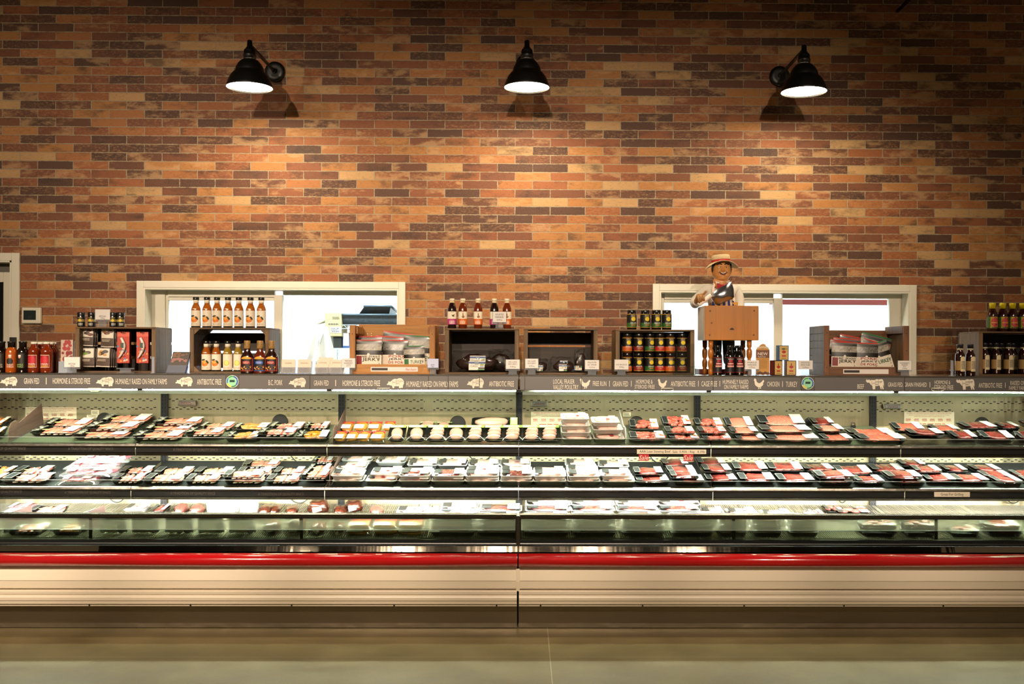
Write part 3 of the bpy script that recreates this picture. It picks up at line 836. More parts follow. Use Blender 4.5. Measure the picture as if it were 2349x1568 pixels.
    for px in (205, 437, 669, 904, 1139, 1240, 1474, 1707, 1936, 2164):
        x = X(px, 5.99, 1388)
        if x0 < x < x1:
            Mx = Matrix.Translation(Vector((x, 5.991, zz(1388, 5.99)))) @ Matrix.Rotation(PI / 2, 4, 'X')
            B(MB().lathe([(.005, -.004), (.005, .003), (.003, .005)], 10, M=Mx), 'bolt', mat('#3a4a4c', .3, .8))
    for px in (218, 880, 1530, 2150):
        x = X(px, YS, 895)
        if x0 < x < x1:
            z = P(px, 893, YS).z; w = .04
            B(MB().tube([(x - w, YS - .006, z + .008), (x - w, YS - .006, z - .004), (x - w * .7, YS - .006, z - .007), (x - w * .55, YS - .006, z - .012), (x + w * .55, YS - .006, z - .012), (x + w * .7, YS - .006, z - .007), (x + w, YS - .006, z - .004), (x + w, YS - .006, z + .008)], .0028, 6, closed=True), 'curtain_handle', mat('#e9e6d4', .4))
    return o

XM = -.026
CASE_L = make_case(BAY[0], XM - .003, BAY[:4], 'long red and cream refrigerated meat case, left of the centre joint', SIGN_L, (518, 547, 711, 983, 1100, 1028))
CASE_R = make_case(XM + .003, BAY[-1], BAY[3:], 'long red and cream refrigerated meat case, right of the centre joint', SIGN_R, (1204, 1334, 1636, 1838, 1868, 2075))

# joint cover between the cases
mb = MB().box(XM - .012, XM + .012, YGL - .034, YGL - .018, Z(1273, 6.02), Z(1180, YGL)); 
o = mb.build('joint_cover', M_RAIL, CASE_L, bev=.002, off=CASE_L.location)
mb = MB().extrude([(5.976, Z(1304, 5.98)), (5.972, Z(1333, 5.98)), (5.978, Z(1355, 5.98)), (5.99, Z(1355, 5.98)), (5.99, Z(1304, 5.98))], XM - .011, XM + .011)
mb.build('joint_plate', M_CREAM, CASE_L, off=CASE_L.location)

# lettering on the black price strips
def strip_text(s, px0, px1, py0, py1, shelf, case, m=M_DIM, bg=None):
    y = SH[shelf]['y'] - .005
    a, b = P(px0, py1, y), P(px1, py0, y)
    best = None
    for c in case.children:
        if c.name.startswith('shelf'):
            for d in c.children:
                if d.name.startswith('price_strip'):
                    xs = [v.co.x + case.location.x for v in d.data.vertices]
                    zs = [v.co.z for v in d.data.vertices]
                    if min(xs) - .02 <= (a.x + b.x) / 2 <= max(xs) + .02 and abs(sum(zs) / len(zs) - (a.z + b.z) / 2) < .05: best = c
    mb = MB(); put_text(mb, s, a.x, b.x, a.z, b.z, y)
    mb.build('lettering', m, best or case, off=case.location)
for a, b, t, u, sh in ((-47, 59, 1025.5, 1032, 1), (156, 260, 1026, 1033, 1), (397, 500, 1028, 1035, 1), (597, 701, 1029.5, 1036, 1),
                       (-55, 50, 1125, 1131, 2), (148, 254, 1126, 1132.5, 2), (391, 494, 1128, 1135, 2), (592, 697, 1130, 1136.5, 2)):
    strip_text('A TRADITION OF QUALITY SINCE', a, b, t, u, sh, CASE_L)
strip_text("JOHNSTON'S", 541, 590, 1028.5, 1036, 1, CASE_L)

# paper tickets clipped to the price strips
def ticket(label, px0, px1, py0, py1, shelf, c, texts, tm, cat='sign', name='price_ticket'):
    y = SH[shelf]['y'] - .0105
    a, b = P(px0, py1, y), P(px1, py0, y)
    r = thing(name, label, cat, (a.x, y, a.z)); off = (a.x, y, a.z)
    MB().box(a.x, b.x, y, y + .0015, a.z, b.z).build('paper', c, r, off=off)
    mb = MB()
    for s, p0, p1, q0, q1 in texts:
        e, f = P(p0, q1, y), P(p1, q0, y); put_text(mb, s, e.x, f.x, e.z, f.z, y - .0006, shear=.25 if s == 'Sale' and tm is not M_BLACK else 0)
    mb.build('lettering', tm, r, off=off)
M_PAPER = mat('#d8cbb4', .7)
ticket('long beige ticket for lean stewing beef on the upper shelf edge', 1461, 1620, 1030.5, 1040.5, 1, M_PAPER,
       [('AAA Lean Stewing Beef', 1467, 1538, 1032, 1039.5), ('Sale', 1543, 1554, 1033, 1038.5), ('5.45lb - Reg.', 1559, 1594, 1033, 1039.5), ('8.39lb', 1600, 1617, 1033, 1038.5)], M_BLACK)
M_SALE = mat('#b3151d', .5); M_SALETX = mat('#f2d9c8', .6)
ticket('red Sale tag under the left end of the stewing beef ticket', 1465.5, 1488.5, 1041.5, 1056, 1, M_SALE, [('Sale', 1467, 1487.5, 1044, 1054)], M_SALETX, 'tag', 'sale_tag')
ticket('red Sale tag under the right end of the stewing beef ticket', 1568, 1590.5, 1041.5, 1057, 1, M_SALE, [('Sale', 1569, 1589.5, 1044, 1055)], M_SALETX, 'tag', 'sale_tag')
ticket('beige Great For Grilling ticket on the middle shelf edge', 2143, 2225, 1128, 1139, 2, M_PAPER, [('Great For Grilling', 2158, 2210, 1130, 1138)], M_BLACK)

# round badges on the sign strip
def badge(px, py, label):
    c = P(px, py, YS - .004); r = thing('round_badge', label, 'badge', (c.x, YS, c.z))
    MB().box(-.042, .042, -.0035, -.0005, -.043, .041).build('clear_backing', mat('#55514a', .3), r)
    Mx = Matrix.Rotation(PI / 2, 4, 'X')
    MB().lathe([(.040, .0036), (.040, .006)], 32, M=Mx).build('rim', mat('#e9efe6', .4), r)
    for i, cc in enumerate(('#1d4e9c', '#2f9a4a', '#1d6fb0', '#d9c431', '#2a7f46', '#1d4e9c')):
        a0, a1 = 2 * PI * i / 6 + .35, 2 * PI * (i + 1) / 6 + .32
        mb = MB(); mb.grid(lambda u, v: ((.028 + .0095 * v) * math.cos(a0 + (a1 - a0) * u), -.0066, (.028 + .0095 * v) * math.sin(a0 + (a1 - a0) * u)), 6, 1)
        mb.build('ring_segment', mat(cc, .4), r)
    MB().lathe([(.027, .006), (.027, .0068)], 28, M=Mx).build('face', mat('#8fd0a8', .35), r)
    MB().box(-.016, .016, -.0078, -.0069, -.004, .010).build('readout', mat('#23403a', .3), r)
badge(533, 874.5, 'round blue and green badge on the sign strip beside the pork sign')
badge(1853, 878.5, 'round blue and green badge on the sign strip between poultry and beef signs')

# things fixed on the back panel
def card(px0, px1, py0, py1, label, rows, seed, name='notice_card', cat='notice'):
    y = YP - .004
    a, b = P(px0, py1, y), P(px1, py0, y)
    r = thing(name, label, cat, (a.x, y, a.z)); off = (a.x, y, a.z)
    MB().box(a.x, b.x, y, y + .003, a.z, b.z).build('card', mat('#efe2c4', .6), r, off=off)
    mb = MB(); w, h = b.x - a.x, b.z - a.z
    if rows:
        put_text(mb, 'DURABLE LIFE INFORMATION FOR PRODUCTS PACKAGED INSTORE', a.x + .05 * w, b.x - .06 * w, b.z - .14 * h, b.z - .05 * h, y - .0006)
        put_text(mb, 'Before packaged products should be consumed or frozen', a.x + .1 * w, b.x - .1 * w, b.z - .28 * h, b.z - .19 * h, y - .0006)
        put_text(mb, 'within the recommended durable life period', a.x + .2 * w, b.x - .2 * w, b.z - .40 * h, b.z - .31 * h, y - .0006)
        for i in range(6): fine_print(mb, a.x + w * (.03 + .16 * i), a.x + w * (.14 + .16 * i), b.z - .72 * h, b.z - .5 * h, y - .0006, 3, 0, seed + i)
        fine_print(mb, a.x + .1 * w, b.x - .1 * w, b.z - .96 * h, b.z - .88 * h, y - .0006, 1, 0, seed)
    else: fine_print(mb, a.x + .1 * w, b.x - .1 * w, a.z + .2 * h, b.z - .2 * h, y - .0006, 3, 0, seed)
    mb.build('lettering', mat('#b8492c' if rows else '#8a8a7c', .6), r, off=off)
card(58, 175.5, 933.5, 962, 'cream durable life notice on the back panel behind the brown divider', 1, 1)
card(1218, 1338, 944, 975, 'cream durable life notice behind the tall white foam trays', 1, 11)
card(2074, 2189, 944.5, 974, 'cream durable life notice on the panel behind the beef steaks', 1, 21)
card(209, 227, 940, 951, 'small white sticker on the panel, upper of two beside the left black disc', 0, 3, 'sticker', 'sticker')
card(199, 224, 951, 957, 'narrow white sticker on the panel, lower of two beside the left black disc', 0, 4, 'sticker', 'sticker')
card(1429, 1447, 945, 955, 'small white sticker on the panel above the diced beef trays', 0, 5, 'sticker', 'sticker')
def thermo(px0, px1, py0, py1, label):
    y = YP - .012; a, b = P(px0, py1, y), P(px1, py0, y)
    r = thing('fridge_thermometer', label, 'thermometer', (a.x, YP, (a.z + b.z) / 2)); h = (b.z - a.z) / 2; w = b.x - a.x
    My = Matrix.Translation(Vector((0, -h, 0))) @ Matrix.Rotation(PI / 2, 4, 'Y')
    MB().lathe([(h, 0), (h, w)], 16, M=My).build('tube', clear('#f4efe2', .25, .1, .35), r)
    for x in (0, w - .012): MB().lathe([(h * 1.04, x), (h * 1.04, x + .012)], 16, M=My).build('end_cap', mat('#b8b1a0', .3, .7), r)
    mb = MB(); fine_print(mb, .02, w - .02, -h * .5, h * .5, -2 * h - .0005, 2, 0, int(px0)); mb.build('scale_print', mat('#7a4a40', .6), r)
thermo(410, 451, 918, 930, 'clear tube thermometer on the panel above the pork chops')
thermo(1217, 1257, 920, 931.5, 'clear tube thermometer on the panel just right of the centre upright')
thermo(2024, 2066.5, 926, 937, 'clear tube thermometer on the panel above the right beef trays')
for px, py, lb in ((240, 964, 'black disc on the panel behind the leftmost pork chops'), (643, 967.5, 'black disc on the panel behind the pork strips'), (1050, 971, 'black disc on the panel behind the chicken packs'),
                   (1460, 972, 'black disc on the panel behind the diced beef trays'), (1860, 974, 'black disc on the panel behind the large beef tray'), (2252, 974, 'black disc on the panel right of the third notice')):
    c = P(px, py, YP - .001)
    Mx = Matrix.Translation(c) @ Matrix.Rotation(PI / 2, 4, 'X')
    tag(MB().lathe([(.055, 0), (.055, .004), (.05, .007)], 32, M=Mx).build('port_cover', mat('#100f0e', .5)), lb, 'cover', 'round black covers on the back panel')
# light cords hanging under the shelves
def cord(px0, px1, py0, py1, label):
    y = YP - .03; a, b = P(px0, py0, y), P(px1, py0, y); zb = P(px0, py1, y).z; m = (a.x + b.x) / 2
    pts = [(a.x + (b.x - a.x) * t, y - .01, a.z + .03 - (a.z + .03 - zb) * (1 - (2 * t - 1) ** 2) ** .8) for t in [i / 14 for i in range(15)]]
    tag(MB().tube(pts, .0042, 7).build('light_cord', mat('#17201f', .4)), label, 'cord', 'light cords looping under the shelves')
cord(664, 732, 1047, 1063, 'dark cord looping under the upper shelf near the wooden divider')
cord(1072, 1130, 1047, 1058, 'dark cord looping under the upper shelf above the white foam trays')
cord(1488, 1536, 1048, 1061, 'dark cord looping under the upper shelf between the Sale tags')
cord(247, 292, 1141, 1151, 'dark cord looping under the middle shelf above the left wire rack')
cord(662, 712, 1144, 1153, 'dark cord looping under the middle shelf above the dark roasts')
cord(1920, 1942, 1147, 1152, 'dark cord under the middle shelf above the burger trays')
cord(2304, 2342, 1146, 1153, 'dark cord looping under the middle shelf at the far right')
# ================================================================== goods on top of the cases
ZC = 1.5285
ORD = ['first', 'second', 'third', 'fourth', 'fifth', 'sixth', 'seventh', 'eighth', 'ninth', 'tenth', 'eleventh', 'twelfth', 'thirteenth', 'fourteenth', 'fifteenth', 'sixteenth']

def wrap(mb, r, a0, a1, z0, z1, n=10, m=0, e=.0006):
    mb.grid(lambda u, v: ((r + e) * math.sin(a0 + (a1 - a0) * u), -(r + e) * math.cos(a0 + (a1 - a0) * u), z0 + (z1 - z0) * v), n, 1, m); return mb
def wrap_disc(mb, r, cx, cz, rx, rz, m=0, e=.0012, seg=16, rot=0, sy=1.0):
    rings = 3
    def pt(q, j):
        a = 2 * PI * j / seg; x = rx * q * math.cos(a); z = rz * q * math.sin(a)
        x, z = x * math.cos(rot) - z * math.sin(rot), x * math.sin(rot) + z * math.cos(rot)
        t = (cx + x) / r
        return ((r + e) * math.sin(t), -(r + e) * math.cos(t) * sy, cz + z)
    mb.grid(lambda u, v: pt(v, u * seg), seg, rings, m, False); return mb
def wrap_text(mb, s, r, cx, cz, w, h, m=0, e=.0016):
    g = text_geo(s); k = []
    for x, _, z in g[0]:
        t = (cx + x * w) / r; k.append(((r + e) * math.sin(t), -(r + e) * math.cos(t), cz + z * h))
    b = mb.add(k)
    for f in g[1]: mb.face([b + i for i in f], m)
    return mb
def wrap_lines(mb, r, cx, z0, z1, w, rows, seed=0, m=0, e=.0014):
    rr = random.Random(seed); dz = (z1 - z0) / rows
    for i in range(rows):
        z = z1 - (i + .5) * dz; x = cx - w / 2
        while x < cx + w / 2:
            q = min(w * rr.uniform(.1, .3), cx + w / 2 - x); wrap(mb, r, x / r, (x + q) / r, z - dz * .28, z + dz * .28, 2, m, e); x += q + w * .05

PROTO = {}
def proto(kind, fn):
    if kind not in PROTO:
        PROTO[kind] = fn(); return PROTO[kind]
    return dup(PROTO[kind])
def place(kind, fn, px, Y, z, label, cat, group=None, rz=0, py=850):
    o = proto(kind, fn)
    o.location = (X(px, Y, py), Y, z); o.rotation_euler = (0, 0, rz)
    o['label'] = label; o['category'] = cat
    if group: o['group'] = group
    elif 'group' in o: del o['group']
    return o
def base(name):
    return thing(name, None, None)
def lathe(prof, m, name, r, seg=24, sy=1, sm=True):
    return MB().lathe(prof, seg, sy=sy, sm=sm).build(name, m, r)

GL = lambda c: mat(c, .12, 0, .3)
M_INK = mat('#1a1716', .6)
M_LABEL = mat('#e9dcc6', .55)

def orange_bottle(lemon=False):
    r = base('sauce_bottle'); R = .0305
    lathe([(R * .9, 0), (R, .003), (R, .116), (R * .93, .128), (R * .72, .145), (.0168, .157), (.0165, .181)], GL('#9a5214' if not lemon else '#8f7326'), 'bottle_body', r)
    lathe([(R * 1.003, .001), (R * 1.003, .009)], GL('#141a12'), 'base_band', r)
    lathe([(.0175, .160), (.0175, .182)], M_LABEL, 'neck_band', r)
    lathe([(.0195, .182), (.020, .184), (.020, .198), (.018, .201)], mat('#15130f', .3), 'cap', r)
    lb = wrap(MB(), R, -2.2, 2.2, .0105, .113, 20).build('label', M_LABEL, r)
    mb = MB(); mb.grid(lambda u, v: ((R * .96 - .006 * v) * math.sin((u - .5) * 1.35), -(R * .985 - .0085 * v) * math.cos((u - .5) * 1.35) - .0006, .122 + .016 * v * math.sin(u * PI)), 8, 2); mb.build('shoulder_label', M_LABEL, r)
    if not lemon:
        mb = MB(); wrap_disc(mb, R, -.003, .053, .0215, .0200, seg=20); mb.build('fruit_print', mat('#d9761a', .5), lb)
        mb = MB(); wrap_disc(mb, R, -.006, .060, .012, .009, e=.0016); mb.build('fruit_highlight', mat('#f0a540', .5), lb)
        mb = MB(); wrap_disc(mb, R, .014, .063, .013, .0055, e=.002, rot=-.95); wrap_disc(mb, R, -.012, .076, .014, .0045, e=.002, rot=.2); mb.build('leaf_print', mat('#23371d', .5), lb)
    else:
        mb = MB(); wrap_disc(mb, R, .002, .056, .0185, .0185); mb.build('fruit_print', mat('#c9c23a', .5), lb)
        mb = MB(); wrap_disc(mb, R, .003, .057, .014, .014, e=.0016); mb.build('fruit_flesh', mat('#e0da7c', .5), lb)
    mb = MB(); wrap_lines(mb, R, 0, .016, .03, .044, 3, 2); mb.build('print_lines', mat('#b9a890', .6), lb)
    return r

def bbq_flask(blue=False, amber=False):
    r = base('barbecue_sauce_bottle'); R, SY = .044, .62
    def fl(prof, m, name, seg=28): return MB().lathe(prof, seg, sy=SY).build(name, m, r)
    fl([(R * .9, 0), (R, .004), (R, .085), (R * .95, .105), (R * .75, .125), (R * .5, .142), (.019, .155), (.0185, .165)], GL('#220d08' if not amber else '#5a1d0c'), 'bottle_body')
    MB().lathe([(.0195, .160), (.021, .165), (.0205, .205), (.0185, .213)], 20).build('neck_wrap', mat('#8f6b35', .5, nz=.45, nscale=120), r)
    f = '#2b58a8' if blue else '#b5341f'
    def panel(w, z0, z1, e, m, name, par, top=.012):
        mb = MB()
        def fn(u, v):
            x = (u - .5) * w; zt = z1 + top * (1 - (2 * u - 1) ** 2)
            return (x, -R * SY * math.sqrt(max(0, 1 - (x / R) ** 2)) - e, z0 + (zt - z0) * v)
        return mb.grid(fn, 12, 3).build(name, m, par)
    lb = panel(.078, .016, .098, .0008, mat(f, .45), 'label', r)
    panel(.071, .020, .096, .0014, mat('#170f0d', .45), 'label_field', lb)
    panel(.062, .094, .100, .0018, mat('#d59a2b', .5), 'banner', lb, .011)
    panel(.048, .062, .078, .002, mat('#9c1f1c' if not blue else '#1f5fb5', .45), 'name_plate', lb, .004)
    mb = MB(); rr = random.Random(4)
    for i in range(16):
        x, z = rr.uniform(-.031, .031), rr.uniform(.024, .052); w, h = rr.uniform(.003, .008), rr.uniform(.002, .006)
        y = -R * SY * math.sqrt(1 - (x / R) ** 2) - .0022
        k = mb.add([(x - w, y + .0006, z), (x, y, z - h), (x + w, y + .0006, z + .002), (x, y, z + h)]); mb.face((k, k + 1, k + 2, k + 3), i % 2)
    mb.build('food_picture', [mat('#8a3a18', .5), mat('#c9902f', .5)], lb)
    mb = MB(); put_text(mb, 'BARBECUE' if not blue else 'ORIGINAL', -.019, .019, .072, .077, -R * SY - .0024); put_text(mb, 'SAUCE', -.014, .014, .065, .070, -R * SY - .0024); mb.build('lettering', mat('#e7d5c4', .5), lb)
    return r

def marinade(dark):
    r = base('marinade_bottle'); R = .0295
    lathe([(R * .86, 0), (R * .96, .006), (R * .93, .02), (R, .035), (R, .112), (R * .96, .13), (R * .75, .152), (.0155, .168), (.0145, .176)], GL('#1b0a0a' if dark else '#5c2009'), 'bottle_body', r)
    lathe([(.0152, .165), (.0152, .184)], mat('#d8c399', .5), 'neck_band', r)
    lathe([(.0165, .183), (.017, .185), (.017, .195), (.0155, .198)], mat('#d9cdb2', .4), 'cap', r)
    lb = wrap(MB(), R, -2, 2, .036, .112, 18).build('label', mat('#e6dcc4', .55), r)
    wrap(MB(), R, -2, 2, .026, .064, 18, e=.0012).build('label_base', mat('#b23a79' if dark else '#d0641f', .5), r)
    mb = MB(); wrap_lines(mb, R, 0, .03, .052, .036, 3, 5, e=.0018); mb.build('print_lines', mat('#e9d7c3', .5), lb)
    mb = MB()
    if dark:
        wrap_disc(mb, R, .008, .086, .011, .004, rot=.7); wrap_disc(mb, R, .006, .084, .011, .004, rot=-.6); mb.build('spice_print', mat('#5f4326', .5), lb)
    else:
        wrap_disc(mb, R, .004, .078, .009, .009); wrap_disc(mb, R, .003, .094, .004, .008); mb.build('pot_print', mat('#8f5a2c', .5), lb)
    mb = MB(); wrap_lines(mb, R, 0, .104, .108, .02, 1, 3); mb.build('brand_lines', mat('#b36a4a', .5), lb)
    return r

def sauce_jar(c1, txt):
    r = base('sauce_jar'); R = .0325
    lathe([(R * .9, 0), (R, .005), (R, .098), (R * .93, .106), (.027, .111)], GL('#160a06' if c1 != '#c4561f' else '#5a2c0c'), 'jar_body', r)
    lathe([(.0285, .108), (.0292, .110), (.0292, .127), (.0275, .130)], mat('#121110', .25), 'lid', r)
    lb = wrap(MB(), R, -2.3, 2.3, .014, .103, 20).build('label', mat('#14120f', .45), r)
    wrap(MB(), R, -2.3, 2.3, .016, .045, 20, e=.001).build('label_field', mat(c1, .5), lb)
    mb = MB()
    for z in (.014, .099): wrap(mb, R, -2.3, 2.3, z, z + .0028, 20, e=.0013)
    mb.build('label_border', mat('#c79a2a', .45), lb)
    mb = MB(); wrap_disc(mb, R, .001, .070, .0165, .0165, e=.0014); wrap(mb, R, -.45, .45, .082, .097, 6, e=.0012); mb.build('badge', mat('#77684a', .45), lb)
    mb = MB(); wrap_disc(mb, R, .001, .070, .0138, .0138, e=.0019); mb.build('sun_disc', mat('#e0c118', .45), lb)
    mb = MB(); wrap_text(mb, txt, R, 0, .043, .040, .010, e=.002); mb.build('lettering', mat('#e8e0d0', .5), lb)
    mb = MB(); wrap(mb, R, -.42, .42, .028, .033, 6, e=.0019); mb.build('small_banner', mat('#b6772c', .5), lb)
    return r

def honey_jug():
    r = base('syrup_jug'); R = .038
    lathe([(R * .93, 0), (R, .004), (R, .028), (R * .96, .034), (R * .96, .125), (R, .13), (R * .95, .145), (R * .62, .165), (.0185, .176), (.018, .186)], GL('#6b2208'), 'jug_body', r)
    lathe([(.0205, .185), (.0205, .197), (.019, .199)], mat('#ece4d4', .45), 'cap', r)
    lb = wrap(MB(), R, -.82, .82, .034, .115, 12).build('label', mat('#e3cdb6', .5), r)
    wrap(MB(), R, -.76, .76, .037, .112, 12, e=.0012).build('label_field', mat('#8f1420', .5), lb)
    mb = MB(); wrap_disc(mb, R, 0, .083, .024, .026, e=.0018); mb.build('label_glow', mat('#b61d28', .5), lb)
    wrap(MB(), R, -.6, .6, .040, .047, 8, e=.0018).build('weight_band', mat('#b98a1e', .5), lb)
    mb = MB(); wrap_lines(mb, R, 0, .05, .062, .046, 2, 3, e=.0018); mb.build('print_lines', mat('#dcbfae', .5), lb)
    return r

def hot_sauce(body, tcol, words):
    r = base('hot_sauce_bottle'); R = .036
    lathe([(R * .93, 0), (R, .005), (R, .13), (R * .93, .146), (R * .66, .16), (.0215, .166)], GL(body), 'bottle_body', r)
    lathe([(.0225, .163), (.0228, .19), (.025, .193), (.025, .2), (.023, .202)], mat('#191512', .3, nz=.5, nscale=150), 'cap_seal', r)
    lb = wrap(MB(), R, -.9, .75, .03, .125, 12).build('label', mat(body if body != '#120805' else '#1c170c', .45), r)
    mb = MB(); wrap_disc(mb, R, -.004, .074, .0195, .021, e=.0014); mb.build('figure_print', mat('#15100e', .5), lb)
    mb = MB(); wrap_disc(mb, R, -.002, .103, .008, .010, e=.0018); mb.build('face_print', mat('#c79f84', .5), lb)
    mb = MB(); wrap_disc(mb, R, -.002, .110, .009, .006, e=.002); mb.build('hair_print', mat('#d9d2c6', .5), lb)
    mb = MB()
    for i, w in enumerate(words): wrap_text(mb, w, R, -.001, .052 - i * .013, .040, .0105, e=.002)
    mb.build('lettering', mat(tcol, .5), lb)
    return r

def malt_bottle():
    r = base('marinade_bottle'); R = .030
    lathe([(R * .93, 0), (R, .004), (R, .118), (R * .93, .132), (R * .6, .15), (.0145, .16), (.014, .178)], GL('#0d0908'), 'bottle_body', r)
    lathe([(.0155, .176), (.0165, .178), (.0165, .193), (.015, .195)], mat('#0f1013', .3), 'cap', r)
    lb = wrap(MB(), R, -2.2, 2.2, .018, .117, 18).build('label', mat('#181214', .45), r)
    mb = MB()
    for z in (.018, .113): wrap(mb, R, -2.2, 2.2, z, z + .0022, 18, e=.0012)
    wrap(mb, R, -.7, .7, .068, .082, 8, e=.0012); wrap(mb, R, -.4, .4, .086, .100, 6, e=.0012); mb.build('red_panels', mat('#a31f22', .5), lb)
    wrap(MB(), R, -.75, .75, .053, .064, 8, e=.0014).build('pale_panel', mat('#c9897a', .5), lb)
    mb = MB(); wrap_lines(mb, R, 0, .070, .080, .034, 1, 3, e=.0018); wrap_lines(mb, R, 0, .102, .108, .036, 1, 4, e=.0018); mb.build('print_lines', mat('#d8cfc6', .5), lb)
    return r

def yellow_cap():
    r = base('barbecue_sauce_bottle'); R = .033
    lathe([(R * .93, 0), (R, .004), (R, .100), (R * .93, .118), (R * .72, .138), (.0185, .15), (.018, .155)], GL('#2a0d06'), 'bottle_body', r)
    lathe([(.0195, .153), (.0195, .174), (.0215, .177), (.0215, .187), (.020, .19)], mat('#d8c313', .4), 'cap', r)
    lb = wrap(MB(), R, -2.2, 2.2, .022, .098, 18).build('label', mat('#a8932a', .45), r)
    mb = MB(); wrap_disc(mb, R, .002, .062, .026, .032, e=.0014); mb.build('red_disc', mat('#c03a3c', .5), lb)
    mb = MB(); wrap_disc(mb, R, .024, .083, .010, .006, e=.0018, rot=-.8); wrap(mb, R, -2.0, -.86, .022, .098, 6, e=.0012); mb.build('green_print', mat('#3d5a22', .5), lb)
    wrap(MB(), R, -.7, .7, .056, .062, 8, e=.002).build('name_band', mat('#c9a03a', .5), lb)
    mb = MB(); wrap_disc(mb, R, .010, .047, .006, .003, e=.0022); wrap(mb, R, -.6, .8, .024, .030, 8, e=.0018); mb.build('small_print', mat('#33402a', .5), lb)
    return r

def kraft_bottle():
    r = base('cooking_sauce_bottle'); R = .0315
    lathe([(R * .93, 0), (R, .005), (R, .12), (R * .93, .14), (R * .66, .157), (.0185, .168), (.018, .186)], GL('#240a08'), 'bottle_body', r)
    lathe([(.0195, .180), (.0198, .196), (.0215, .2), (.0215, .206), (.019, .209)], mat('#17151d', .4), 'wax_cap', r)
    lathe([(.0192, .170), (.0195, .181)], mat('#b9ab88', .5), 'neck_band', r)
    mb = MB(); a0, w = .32, .019
    def fn(u, v):
        x = (u - .5) * 2 * w; t = a0 + x / R; zt = .118 + .010 * math.sqrt(max(0, 1 - (2 * u - 1) ** 2)); z = .03 + (zt - .03) * v
        return ((R + .0012) * math.sin(t), -(R + .0012) * math.cos(t), z)
    mb.grid(fn, 10, 1); lb = mb.build('label', mat('#d8c49c', .55), r)
    wrap(MB(), R, -1.5, a0 - w / R - .02, .036, .098, 8).build('side_label', mat('#a5824f', .55), r)
    mb = MB(); wrap_lines(mb, R, a0 * R, .045, .098, .030, 6, 3, e=.0018); mb.build('print_lines', mat('#4c4233', .55), lb)
    return r

def spice_jar():
    r = base('spice_jar'); R = .0235
    lathe([(R * .95, 0), (R, .003), (R, .072), (R * .95, .076)], GL('#14100c'), 'jar_body', r)
    lathe([(R * 1.02, .072), (R * 1.04, .074), (R * 1.04, .095), (R * .98, .097)], mat('#131418', .3), 'lid', r)
    lb = wrap(MB(), R, -2, 2, .006, .066, 16).build('label', mat('#12140f', .45), r)
    wrap(MB(), R, -2, 2, .034, .05, 16, e=.001).build('label_band', mat('#9c8648', .5), lb)
    mb = MB(); wrap_disc(mb, R, -.001, .044, .0088, .0088, e=.0015); mb.build('sun_disc', mat('#d9b81b', .45), lb)
    mb = MB(); wrap_lines(mb, R, 0, .056, .064, .028, 1, 1); mb.build('name_line', mat('#a8893c', .5), lb)
    mb = MB(); wrap_lines(mb, R, .004, .010, .026, .026, 2, 7); mb.build('print_lines', mat('#d5d2c4', .5), lb)
    return r

# ---------------------------------------------------------------- crates
W_OLD = wood('#402b18', '#73552f', 'X'); W_OLDZ = wood('#443019', '#7a5c36', 'Z'); W_OLDY = wood('#3d2e20', '#665140', 'Y')
W_GOLD = wood('#8f5a22', '#c18a45', 'X'); W_GOLDZ = wood('#7d4c1c', '#b07838', 'Z'); W_GOLDY = wood('#7d4c1c', '#a86f35', 'Y')
W_RED = wood('#4b2c16', '#7d4f28', 'X'); W_REDZ = wood('#4b2c16', '#82522b', 'Z'); W_GREY = wood('#43301f', '#6f5335', 'Z', .8)
W_DARK = wood('#1d140e', '#38291d', 'X')
YCR = 6.54
def crate(px0, px1, pyt, label, Y=YCR, dep=.29, st=.028, back=((.02, .43), (.50, .96)), corner=False):
    x0, x1 = X(px0, Y), X(px1, Y); zt = P((px0 + px1) / 2, pyt, Y).z; h = zt - ZC; w = x1 - x0
    r = thing('wooden_crate', label, 'crate', ((x0 + x1) / 2, Y, ZC), 0, 'old wooden crates on the case tops')
    a, b = -w / 2, w / 2; t = .011
    MB().box(a, a + st, 0, dep, t, h - t).build('side_panel', W_OLDZ, r, bev=.002)
    MB().box(b - st, b, 0, dep, t, h - t).build('side_panel', W_OLDZ, r, bev=.002)
    MB().box(a, b, 0, dep, h - t, h).build('top_board', W_OLD, r, bev=.002)
    MB().box(a, b, 0, dep, 0, t).build('bottom_board', W_OLD, r, bev=.002)
    for p, q in back:
        MB().box(a, b, dep, dep + .009, h * p, h * q).build('back_slat', W_DARK, r)
    if corner:
        for sx, sz in ((-1, -1), (-1, 1), (1, -1), (1, 1)):
            xx = (b - st) * sx; z = t if sz < 0 else h - t
            poly = [(xx, z), (xx - sx * .035, z), (xx, z - sz * .035)]
            MB().prism(poly, .004, dep - .004).build('corner_post', W_OLDZ, r)
    return r, h, w

def crate_h(pyt, px, Y=YCR): return P(px, pyt, Y).z

c1, h1, w1 = crate(172, 357, 749.5, 'wide wooden crate left of the window holding hanging spice packets', back=((.02, .3), (.36, .62), (.68, .98)))
c2, h2, w2 = crate(434.5, 617, 751, 'wooden crate in front of the left window with orange bottles on top', corner=True, back=((.10, .44), (.49, .90)))
c3, h3, w3 = crate(1020, 1190, 753, 'dark wooden crate with marinade bottles on top, right of the left jerky crate', back=((.02, .96),))
c4, h4, w4 = crate(1201, 1371, 753, 'empty-topped dark crate with small snack packs inside', back=((.03, .60), (.645, .93)))
c5, h5, w5 = crate(1412, 1593, 755.5, 'dark wooden crate filled with two layers of sauce jars', back=((.02, .96),))
c6, h6, w6 = crate(2245, 2440, 760, 'dark wooden crate at the far right under yellow-capped bottles', back=((.02, .96),), dep=.3)

